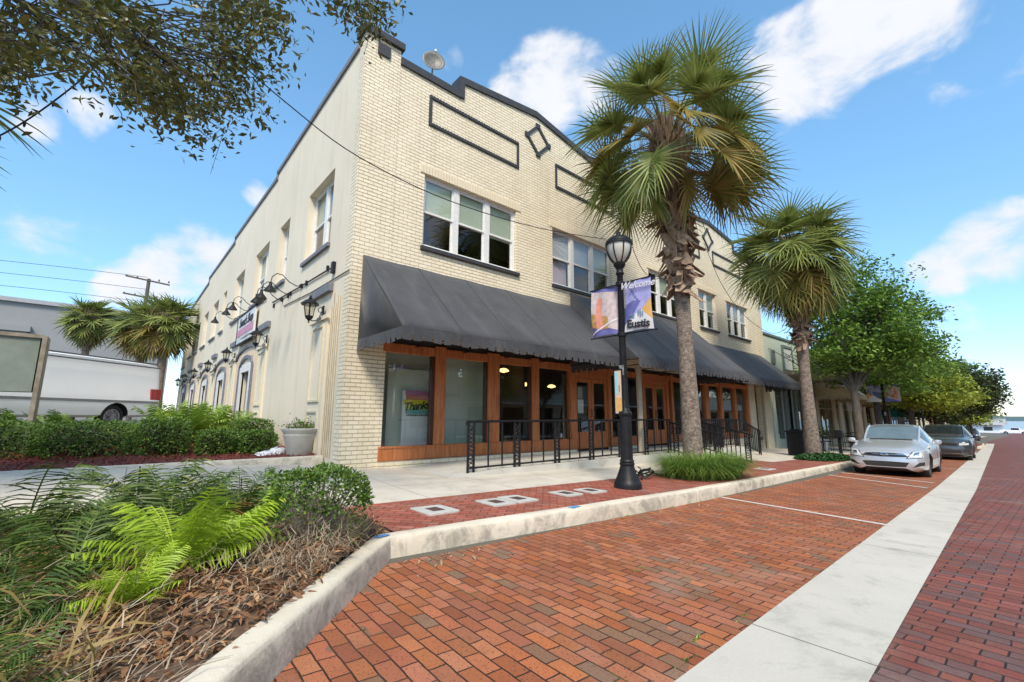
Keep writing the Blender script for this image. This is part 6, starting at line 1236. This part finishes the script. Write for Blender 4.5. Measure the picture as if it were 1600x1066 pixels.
    if blade > .9:   # thin hanging threads and flower stalks
        V = []; Fc = []
        for i in range(620):
            a = rs.uniform(0, 2*PI); r_ = rs.uniform(.15, 1.25); p = top_+np.array([math.cos(a)*r_, math.sin(a)*r_, rs.uniform(-.9, .7)]); Lg = rs.uniform(.2, .8); w = np.array([-math.sin(a), math.cos(a), 0])*.007; b = len(V); dx = np.array([rs.normal(0, .12), rs.normal(0, .12), -Lg])
            V += [p-w, p+w, p+dx+w, p+dx-w]; Fc.append((b, b+1, b+2, b+3))
        quads_np('hanging_fibres', np.array(V), np.array(Fc), M_FDEAD, e)
    return e
z1 = zs(9.93, 5.1); palm((9.93, 5.1, z1), 7.1, .19, 4.1, 54, 1.16, 11, 'tallest near sabal palm with thick boots on its trunk, rising beside the street lamp', lean=(.0, .15), dead=7, seg=42, low=-.45, bs=1.5, petf=1.35, dr=(.35, .7), sw_=.047, extra=((139, -.15, 1.5, 0), (152, -.55, 1.45, 0), (128, -.45, 1.2, 0), (-41, .0, 1.7, 0), (-32, -.3, 1.6, 1), (-58, -.35, 1.5, 0), (-48, -.6, 1.3, 1), (-110, -.95, 1.1, 1), (165, -.8, 1.2, 0)))
z2_ = zs(19.0, 5.23); palm((19.0, 5.23, z2_), 6.45, .205, 3.8, 84, 1.3, 23, 'second sabal palm with brown skirt, standing between the awnings and the silver car', lean=(-.15, 0), dead=16, yellow=.35, low=-1.2, sw_=.06, petf=.95, dr=(.35, .75), bs=1.3)
p = onY(142, 500, 42); palm((p.x, 42, 0), p.z+.2, .22, 2.2, 50, .98, 31, 'left one of the background palms in front of the white building', dead=8, seg=24, sw_=.1, low=-1.25, dr=(.25, .55), petf=.85)
p = onY(228, 505, 38); palm((p.x, 38, 0), p.z, .22, 2.2, 54, 1.2, 37, 'middle background palm with orange fronds left of the side wall', dead=14, yellow=.6, seg=24, sw_=.1, low=-1.25, dr=(.25, .55), petf=.85)
p = onY(262, 500, 34); palm((p.x, 34, 0), p.z, .24, 1.8, 54, 1.1, 41, 'right hand background palm with pale hanging fronds against the side wall', dead=14, yellow=.4, seg=24, sw_=.1, low=-1.25, dr=(.25, .55), petf=.85)
p = onY(-372, 25, 7.5); palm((p.x, 7.5, -1), p.z, .2, 1.2, 30, .95, 47, 'palm mostly outside the left edge with frond tips showing under the oak', dead=2, seg=34)

# ------------------------------------------------------------------ trees
def branch_tree(rs, base, top, spread, nl, trunk_r, tips_per, levels=3):
    pass
def tree(loc, zfork, crown, mat, seed, label, nclump, nleaf, lsize, clump_r, trad=.16, group='broadleaf street trees', bark=None, name='street_tree', up=.5):
    """crown: list of ellipsoids (dx,dy,z,rx,ry,rz) in world heights"""
    rs = np.random.RandomState(seed); x, y, z0 = loc; e = empty(name, loc, label, 'tree', group); C_ = []
    tot = sum(c[3]*c[4]*c[5] for c in crown)
    for c in crown:
        k = max(3, int(nclump*c[3]*c[4]*c[5]/tot)); d = rs.normal(size=(k, 3)); d /= np.linalg.norm(d, axis=1)[:, None]; r_ = rs.uniform(.35, 1, k)**.5*rs.choice([1, 1, 1, 1.12], k)
        C_.append(np.array([x+c[0], y+c[1], c[2]])+d*r_[:, None]*np.array(c[3:6]))
    C_ = np.concatenate(C_); m = MB(); m.tube([(x, y, z0-.1), (x+.03, y, z0+(zfork-z0)*.5), (x, y, zfork)], [trad*1.15, trad, trad*.9], 12)
    limbs = []
    for i in range(9):
        j = rs.randint(len(C_)); t = C_[j]; s_ = np.array([x, y, zfork-.1]); mid = s_*.5+t*.5+np.array([0, 0, .25]); m.tube([s_, mid, t], [trad*.6, trad*.33, .02], 7, False); limbs.append((s_, mid, t))
    for i in range(min(60, len(C_))):
        t = C_[rs.randint(len(C_))]; l = limbs[rs.randint(9)]; u = rs.uniform(.2, .9); s_ = l[1]*(1-u)+l[2]*u; m.tube([s_, s_*.5+t*.5+rs.normal(0, .1, 3), t], [.035, .02, .008], 5, False)
    m.build('trunk', bark or M_BARK, e, smooth=True)
    P = []
    for c in C_:
        k = int(nleaf*rs.uniform(.5, 1.5)); q = np.clip(rs.normal(size=(k, 3)), -1.7, 1.7)*clump_r*np.array([1, 1, .5])*rs.uniform(.6, 1.3); P.append(c+q)
    P = np.concatenate(P); V, Fc = leaves(P, lsize, .55, up, rng=rs, jitter=.5); quads_np('crown', V, Fc, mat, e); return e
tree((24.6, 4.95, zs(24.6, 5)), 1.2, [(.5, -.2, 4.0, 2.3, 2.2, 2.1), (.7, -.4, 5.7, 1.8, 1.7, 1.5), (.2, .1, 2.7, 2.1, 1.7, .9), (1.8, -1.0, 2.9, 2.3, 1.8, 1.1)], M_MAPLE, 3, 'largest bright green street tree just beyond the second palm', 210, 120, .14, .40)
tree((31.5, 5.4, zs(31.5, 5)), 1.1, [(0, 0, 3.9, 3.0, 3.0, 2.3), (0, -.6, 5.6, 2.2, 2.2, 1.5), (1.0, -1.5, 2.4, 2.6, 2.2, 1.0)], M_MAPLE, 5, 'second green street tree behind the first, above the grey crossover', 200, 110, .15, .42)
tree((39, 5.0, zs(39, 5)), 1.0, [(0, 0, 2.5, 2.6, 2.3, 1.7), (.6, -1.4, 1.6, 2.6, 1.8, 1.1)], M_LIME, 7, 'yellow green tree between the green trees and the dark oak', 240, 90, .17, .42)
tree((56, 5.4, zs(56, 5)), .8, [(0, 0, 2.6, 5.0, 3.4, 2.4), (2, -1.8, 3.2, 4.6, 2.0, 2.2), (4, -2.0, 2.0, 4, 2.0, 1.8), (-2, 0, 1.4, 3, 2.4, 1.4)], M_DOAK, 9, 'wide dark green oak far down the street', 420, 90, .24, .55, trad=.3)
tree((70, 4.2, zs(70, 5)), -.6, [(0, 0, .8, 2.6, 1.7, 1.5)], M_LIME, 10, 'small yellow green tree under the far dark oak', 80, 70, .24, .5, trad=.1)
for i, (x, y) in enumerate(((90, 7.2), (108, 7.5), (128, 8.0))): tree((x, y, zs(x, 5)), 1, [(0, 0, 2.6, 4.5, 2.6, 3.0)], M_DOAK, 12+i, ['first', 'second', 'third'][i]+' of three distant dark trees beyond the far oak', 90, 70, .4, .7, trad=.25, group='distant street trees')
for i, (x, y, h, mt) in enumerate(((1, -12.5, 3.2, M_DOAK), (8, -13, 4.2, M_MAPLE), (14.5, -12.5, 3.4, M_DOAK), (24, -12.5, 4.4, M_MAPLE), (30, -12.5, 5.0, M_DOAK), (41, -12.5, 5.2, M_DOAK), (54, -12.5, 5.0, M_MAPLE))): tree((x, y, -1.3), .8, [(0, 0, h*.8, 2.6, 2.2, 1.9)], mt, 20+i, ['dark tree across the street facing the corner', 'green tree across the street facing the first shop windows', 'dark tree across the street facing the doors', 'green tree across the street facing the far awning', 'dark tree across the street beyond the tan building', 'second dark tree across the street further along', 'furthest green tree across the street'][i], 120, 80, .2, .42, trad=.16, group='trees across the street')

# the oak overhanging from the left: trunk outside the frame, crown in depth from about 5 to 9 metres
def oak():
    rs = np.random.RandomState(77); base = Vector((-3.6, 5.2, -1.0)); e = empty('oak_tree', base, 'spreading oak whose leafy branches hang into the top left corner', 'tree')
    m = MB(); m.tube([base, base+Vector((.1, .1, 2.4)), base+Vector((.5, .3, 4.2))], [.34, .27, .22], 14); fork = base+Vector((.5, .3, 4.2)); C_ = []
    tip = []
    reg = [((-120, 60), (300, 200), 4.2), ((-150, -160), (470, 40), 5.5), ((60, 20), (430, 110), 4.0), ((200, 100), (330, 205), 3.0), ((300, 60), (400, 165), 2.6), ((330, 10), (440, 70), 1.8), ((-100, 60), (70, 130), 2.0), ((170, 120), (260, 190), 1.4), ((400, -60), (640, -25), 1.5)]
    for (a, b, k) in reg:
        for _ in range(int(k*8.5)):
            px, py = rs.uniform(a[0], b[0]), rs.uniform(a[1], b[1])
            lim = np.interp(px, [-150, 0, 60, 130, 200, 260, 310, 360, 400, 440, 470, 640], [120, 132, 112, 116, 165, 190, 212, 190, 120, 48, 20, -5])-8
            if py > lim: py = lim-rs.uniform(0, 60)
            C_.append(np.array(dist(px, py, rs.uniform(5.2, 8.6))))
    for (px, py) in ((545, -5), (560, 8), (575, 12), (580, 32), (570, 40), (590, 20), (600, 8), (556, 22), (578, 52), (525, -8), (535, 6), (350, 205), (328, 218), (300, 215), (360, 190), (190, 178), (440, 60), (430, 95), (415, 120), (22, 138), (8, 132), (405, 168), (398, 140)): C_.append(np.array(dist(px, py, rs.uniform(5.6, 6.6))))
    C_ = np.array(C_); lb = []
    for (px, py, d) in ((250, 60, 7), (330, 140, 6.2), (120, 70, 6.5), (420, -40, 6.5), (60, -60, 7), (560, -40, 6.3), (210, 20, 7.8), (-60, 80, 5.5)):
        t = Vector(dist(px, py, d)); mid = fork*.5+t*.5+Vector((0, 0, .55)); m.tube([fork, fork*.7+mid*.3+Vector((0, 0, .1)), mid, mid*.5+t*.5+Vector((0, 0, .1)), t], [.15, .12, .075, .05, .02], 8, False); lb.append((mid, t))
    for i in range(len(C_)):
        t = Vector(C_[i]); l = min(lb, key=lambda l: (l[1]-t).length+rs.rand()*.3); u = rs.uniform(.3, 1); s_ = l[0]*(1-u)+l[1]*u
        if (t-s_).length > .9: s_ = t+(s_-t).normalized()*.9
        m.tube([s_, s_*.5+t*.5+Vector(rs.normal(0, .09, 3)), t, t+Vector(rs.normal(0, .12, 3))-Vector((0, 0, .08))], [.010, .007, .004, .002], 4, False)
    m.build('trunk', M_BARK, e, smooth=True); P = []
    for c in C_:
        k = int(rs.uniform(24, 60)); P.append(c+rs.normal(size=(k, 3))*.115*np.array([1, 1, .8]))
    P = np.concatenate(P); V, Fc = leaves(P, .072, .42, .25, rng=rs, jitter=.35, nrm=np.array([0, 0, -.35])); quads_np('crown', V, Fc, M_OAK, e)
oak()

# ------------------------------------------------------------------ shrubs, hedge, ferns, grass
def shrub(c, r, label, seed, n=6500, group='clipped box shrubs', ls=.032, name='box_shrub', bare=.0, flat=1.0, nw=None, mat=None, dense=1):
    rs = np.random.RandomState(seed); e = empty(name, (c[0], c[1], c[2]-r[2]), label, 'shrub', group)
    d = rs.normal(size=(n, 3)); d /= np.linalg.norm(d, axis=1)[:, None]
    sq = (np.abs(d)**4.5).sum(1)**(1/4.5); d2 = d/sq[:, None]     # boxy clipped outline
    lump = 1+.045*np.sin(d[:, 0]*7+seed)+.05*np.sin(d[:, 1]*9+d[:, 2]*6)+.03*np.sin(d[:, 2]*13+d[:, 0]*11)
    P = np.array(c)+d2*np.array(r)*(lump*rs.uniform(.84, 1.02, n))[:, None]
    if bare:
        hgt = (P[:, 2]-(c[2]-r[2]))/(2*r[2]); keep = rs.rand(n) < np.clip((hgt-bare+.12)*4, .16, 1); P = P[keep]; d = d[keep]
    V, Fc = leaves(P, ls, .62, .4, rng=rs, nrm=d*.9, jitter=.4); quads_np('foliage', V, Fc, mat or M_SHRUB, e)
    m = MB(); b = Vector((c[0], c[1], c[2]-r[2]-.03))
    for i in range(60 if bare else 9):
        a = rs.uniform(0, 2*PI); t = b+Vector((math.cos(a)*r[0]*rs.uniform(.3, .9), math.sin(a)*r[1]*rs.uniform(.3, .9), r[2]*rs.uniform(1.0, 1.8))); mid = b*.55+t*.45+Vector(rs.normal(0, .02, 3)); m.tube([b+Vector((rs.normal(0, .03), rs.normal(0, .03), 0)), mid, t], [.012, .008, .004], 5, False)
        if bare:
            for _ in range(7): q = mid+Vector(rs.normal(0, .09, 3)); m.tube([mid, q, q+Vector(rs.normal(0, .07, 3))], [.004, .003, .0015], 4, False)
    m.build('stems', barkmat('shrub stem', (.20, .165, .13), (.42, .37, .31)), e)
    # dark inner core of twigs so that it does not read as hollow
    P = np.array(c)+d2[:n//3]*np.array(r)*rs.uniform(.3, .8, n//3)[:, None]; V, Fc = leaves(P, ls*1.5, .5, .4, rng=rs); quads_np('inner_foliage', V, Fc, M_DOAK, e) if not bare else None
    return e
shrub((1.33, 3.93, -.745), (.36, .36, .30), 'clipped box shrub at the tip of the front planter, green top over bare twigs', 101, 9500, ls=.03, bare=.52)
for i, (c, r, lb) in enumerate((((-2.2, 12.2, -.47), (1.2, .8, .36), 'longest clipped hedge block at the left edge, below the metal cabinet'), ((-.38, 11.9, -.49), (.70, .7, .36), 'clipped hedge block in front of the white van wheel'), ((.76, 11.5, -.46), (.44, .55, .38), 'tall rounded hedge block right of the van wheel'), ((1.60, 11.0, -.545), (.34, .38, .25), 'low clipped shrub behind the white plastic bag'), ((2.30, 10.8, -.56), (.33, .38, .25), 'low clipped shrub next to the pale planter pot'), ((2.45, 12.3, -.40), (.42, .5, .32), 'darker shrub behind the low pair beside the side wall'))): shrub(c, r, lb, 110+i, int(9000*(r[0]*r[2]+.12)/.35*.62), ls=.042)
def fern_geo(rs, n, Lf, el0, bright=0, wl=.012, ll=.13, nl=26):
    G = []; V = []; Fc = []; 
    for i in range(n):
        az = i*2.4+rs.uniform(-.4, .4); el = rs.uniform(*el0); h = np.array([math.cos(az), math.sin(az), 0]); side = np.array([-h[1], h[0], 0]); z = np.array([0, 0, 1.0]); p = np.zeros(3); e = el; L_ = Lf*rs.uniform(.75, 1.15); curl_ = rs.uniform(.3, 1.0); tw = rs.uniform(-.5, .5)
        for j in range(nl):
            u = j/nl; e -= curl_*.05; f = h*math.cos(e)+z*math.sin(e); q = p+f*L_/nl; nr_ = np.cross(f, side)*-1
            b = len(V); w = np.cross(f, nr_)*.004; V += [p-w, p+w, q+w, q-w]; Fc.append((b, b+1, b+2, b+3))
            if u > .14:
                l = ll*math.sin(PI*min(1, (u-.05)*.92)**.75)*1.15+.01
                for s_ in (-1, 1):
                    sd_ = side*math.cos(tw)+nr_*math.sin(tw)*s_; d = sd_*s_*.86+f*.5+nr_*.34; d = d+rs.normal(0, .13, 3); d /= np.linalg.norm(d); wd = f*wl; b = len(V); mid = p+d*l*.5; tp = p+d*l-z*l*.12; V += [p-wd*.4, p+wd*.4, mid-wd*.6, mid+wd*.6, tp-wd*.12, tp+wd*.12]; Fc += [(b, b+1, b+3, b+2), (b+2, b+3, b+5, b+4)]
            p = q
    return np.array(V), np.array(Fc)
def fern_proto(seed, n, Lf, el0, mat, dead=5, **k):
    rs = np.random.RandomState(seed); e = empty('cycad_fern', (0, 0, 0)); V, Fc = fern_geo(rs, n, Lf, el0, **k); quads_np('fronds', V, Fc, mat, e)
    if dead: V, Fc = fern_geo(rs, dead, Lf*.9, (-.2, .6), **{**k, 'nl': 18}); quads_np('dead_fronds', V, Fc, M_FERND, e)
    return e
FD = fern_proto(201, 20, .58, (.45, 1.4), M_FERN, 9, nl=22, ll=.16, wl=.010); FB = fern_proto(202, 20, .58, (.75, 1.35), M_FERNB, 4, wl=.011, ll=.145, nl=26); FC = fern_proto(203, 18, .58, (.4, 1.35), M_FERN, 11, wl=.011, ll=.19, nl=17)
fl = [(FB, .40, 3.72, 1.15, .3, 'bright lime green cycad in the middle of the front planter'), (FB, .68, 3.85, .85, 1.4, 'bright lime cycad fronds reaching right beside the main bright one'), (FB, .18, 3.2, .55, 2.1, 'small bright cycad sprout in front of the main lime one'),
      (FD, -.15, 4.6, 1.35, .0, 'dark cycad left of the lime green one'), (FC, .45, 5.0, 1.5, 1.0, 'dark cycad behind the lime green one'), (FD, 1.0, 5.1, 1.3, 2.0, 'dark cycad left of the box shrub'), (FC, -.75, 4.0, 1.3, 3.0, 'broad leaved cycad at the left edge of the front planter'),
      (FD, -.45, 5.4, 1.7, 4.0, 'dark cycad at the back of the front planter'), (FC, .25, 5.9, 1.6, 5.0, 'cycad with stiff upright fronds before the pavement strip'), (FD, -1.2, 4.9, 1.6, .7, 'tall cycad at the far left of the front planter'), (FC, 1.15, 5.9, 1.3, 1.9, 'small cycad at the rear right of the front planter'),
      (FD, -1.25, 6.0, 1.6, 2.6, 'cycad in the rear left corner of the front planter'), (FD, -.30, 3.4, 1.0, 3.3, 'low cycad with trailing fronds at the lower left'), (FC, -.85, 2.9, 1.0, 4.4, 'sprawling cycad in the bottom left corner'), (FC, -.25, 2.5, .6, 5.2, 'stunted cycad among the dead twigs'), (FB, -.75, 3.0, .6, .9, 'bright cycad shoots at the bottom left edge'),
      (FD, .55, 5.9, 1.5, .4, 'dark cycad behind the middle of the front planter'), (FC, -.1, 4.0, 1.0, 2.9, 'dark cycad just left of the lime sprout'), (FD, 1.45, 5.2, .9, 5.1, 'dark cycad directly behind the box shrub')]
seen = set()
for pr_, x, y, s_, rz, lb in fl:
    o = pr_ if pr_.name not in seen else copy_tree(pr_); seen.add(pr_.name); o.location = (x, y, zpl(x, y)+.02); s_ *= .80 if pr_ is not FB else .92; o.scale = (s_,)*3; o.rotation_euler = (0, 0, rz); tag(o, lb, 'cycad', 'cycads in the front planter')
FG = fern_proto(204, 34, .80, (.6, 1.45), leafmat('bright fern leaf', (.09, .17, .02), (.25, .38, .05), (.38, .48, .10)), 3, nl=24, ll=.15, wl=.018)
bl = [(-2.4, 13.7, 'leftmost bright fern behind the hedge'), (-.9, 13.9, 'bright fern behind the hedge below the van wheel'), (.2, 13.6, 'bright fern behind the hedge left of the van tail lamp'), (1.0, 13.9, 'bright fern below the van tail lamp'), (1.7, 13.5, 'bright fern right of the van tail lamp'), (2.3, 14.1, 'bright fern nearest the first arched doorway'), (-1.7, 14.3, 'bright fern just right of the metal cabinet'), (1.3, 12.9, 'bright fern between the hedge and the rear ferns')]
for i, (x, y, lb) in enumerate(bl):
    o = FG if i == 0 else copy_tree(FG); o.location = (x, y, -.6 if x > .8 else -.72); s_ = (1.3 if x > .8 else 1.05)+.15*math.sin(i*2.3); o.scale = (s_, s_, s_*1.12); o.rotation_euler = (0, 0, i*1.3); tag(o, lb, 'fern', 'bright ferns behind the hedge'); o.name = 'fern'
def grass(c, n, L_, rad, label, name='liriope_clump', mat=None, seed=5, stuff=False):
    rs = np.random.RandomState(seed); V = []; Fc = []
    for i in range(n):
        a = rs.uniform(0, 2*PI); r_ = rad*rs.rand()**.6; az = a+rs.normal(0, .7); p = np.array([c[0]+r_*math.cos(a)*1.25, c[1]+r_*math.sin(a)*.72, c[2]]); e = rs.uniform(.9, 1.5); l = L_*rs.uniform(.6, 1.2); w = rs.uniform(.006, .012); h = np.array([math.cos(az), math.sin(az), 0]); sd_ = np.array([-h[1], h[0], 0]); b = len(V)
        for j in range(6): V += [p-sd_*w*(1-j/5.3), p+sd_*w*(1-j/5.3)]; p = p+(h*math.cos(e)+np.array([0, 0, 1])*math.sin(e))*l/5; e -= rs.uniform(.25, .5)
        Fc += [(b+2*j, b+2*j+1, b+2*j+3, b+2*j+2) for j in range(5)]
    o = quads_np(name, np.array(V), np.array(Fc), mat or M_GRASS, label=label, cat='grass clump'); return o
grass((9.4, 4.62, zs(9.9, 4.8)), 4200, .78, .85, 'thick clump of green liriope grass round the foot of the near palm')
m = MB(); m.lathe([(1.05, 0), (.9, .03), (.01, .05)], (0, 0, 0), 24); m.v = [(9.6+v[0]*.95, 4.75+v[1]*.7, zs(9.7+v[0]*1.2, 4.85)+v[2]) for v in m.v]; m.build('tree_pit_soil', M_SOIL, kind='structure')
rs = np.random.RandomState(9); n = 5200; a = rs.uniform(0, 2*PI, n); r_ = rs.rand(n)**.5; X_ = 19.1+1.9*r_*np.cos(a); Y_ = 4.95+.72*r_*np.sin(a); P = np.stack([X_, Y_, np.array([zs(x, y) for x, y in zip(X_, Y_)])+rs.rand(n)*.16*(1-r_**3)+.02], 1)
V, Fc = leaves(P, .085, .7, .9, rng=rs); quads_np('ground_cover', V, Fc, M_IVY, label='low dark green leafy ground cover round the second palm', cat='ground cover', kind='stuff')
for i, (x, y, r_, lb) in enumerate(((58, 4.6, (2.6, .6, .45), 'long low clipped hedge in the far kerb bulge'), (52.5, 4.2, (1.2, .5, .42), 'short clipped hedge just behind the grey crossover'), (63.5, 4.4, (2.2, .6, .45), 'low hedge beyond the small yellow green tree'))): shrub((x, y, zr(x)+.2+r_[2]*.8), r_, lb, 140+i, 1500, group='low hedges down the street', ls=.14, name='low_hedge', mat=M_DOAK)
kerb('bulge_kerb', [(49.5, 5.0), (50.5, 3.4), (52, 2.75), (60, 2.9), (66, 3.2)], lambda x, y: zr(x), segl=.8)
m = MB(); m.prism([(50, 5.0, zr(50)+.16), (50.9, 3.5, zr(51)+.16), (52.2, 2.95, zr(52)+.16), (60, 3.1, zr(60)+.16), (66, 3.4, zr(66)+.16), (66, 5.2, zr(66)+.16)], (0, 0, .02)); m.build('bulge_paving', M_BAND, kind='structure')
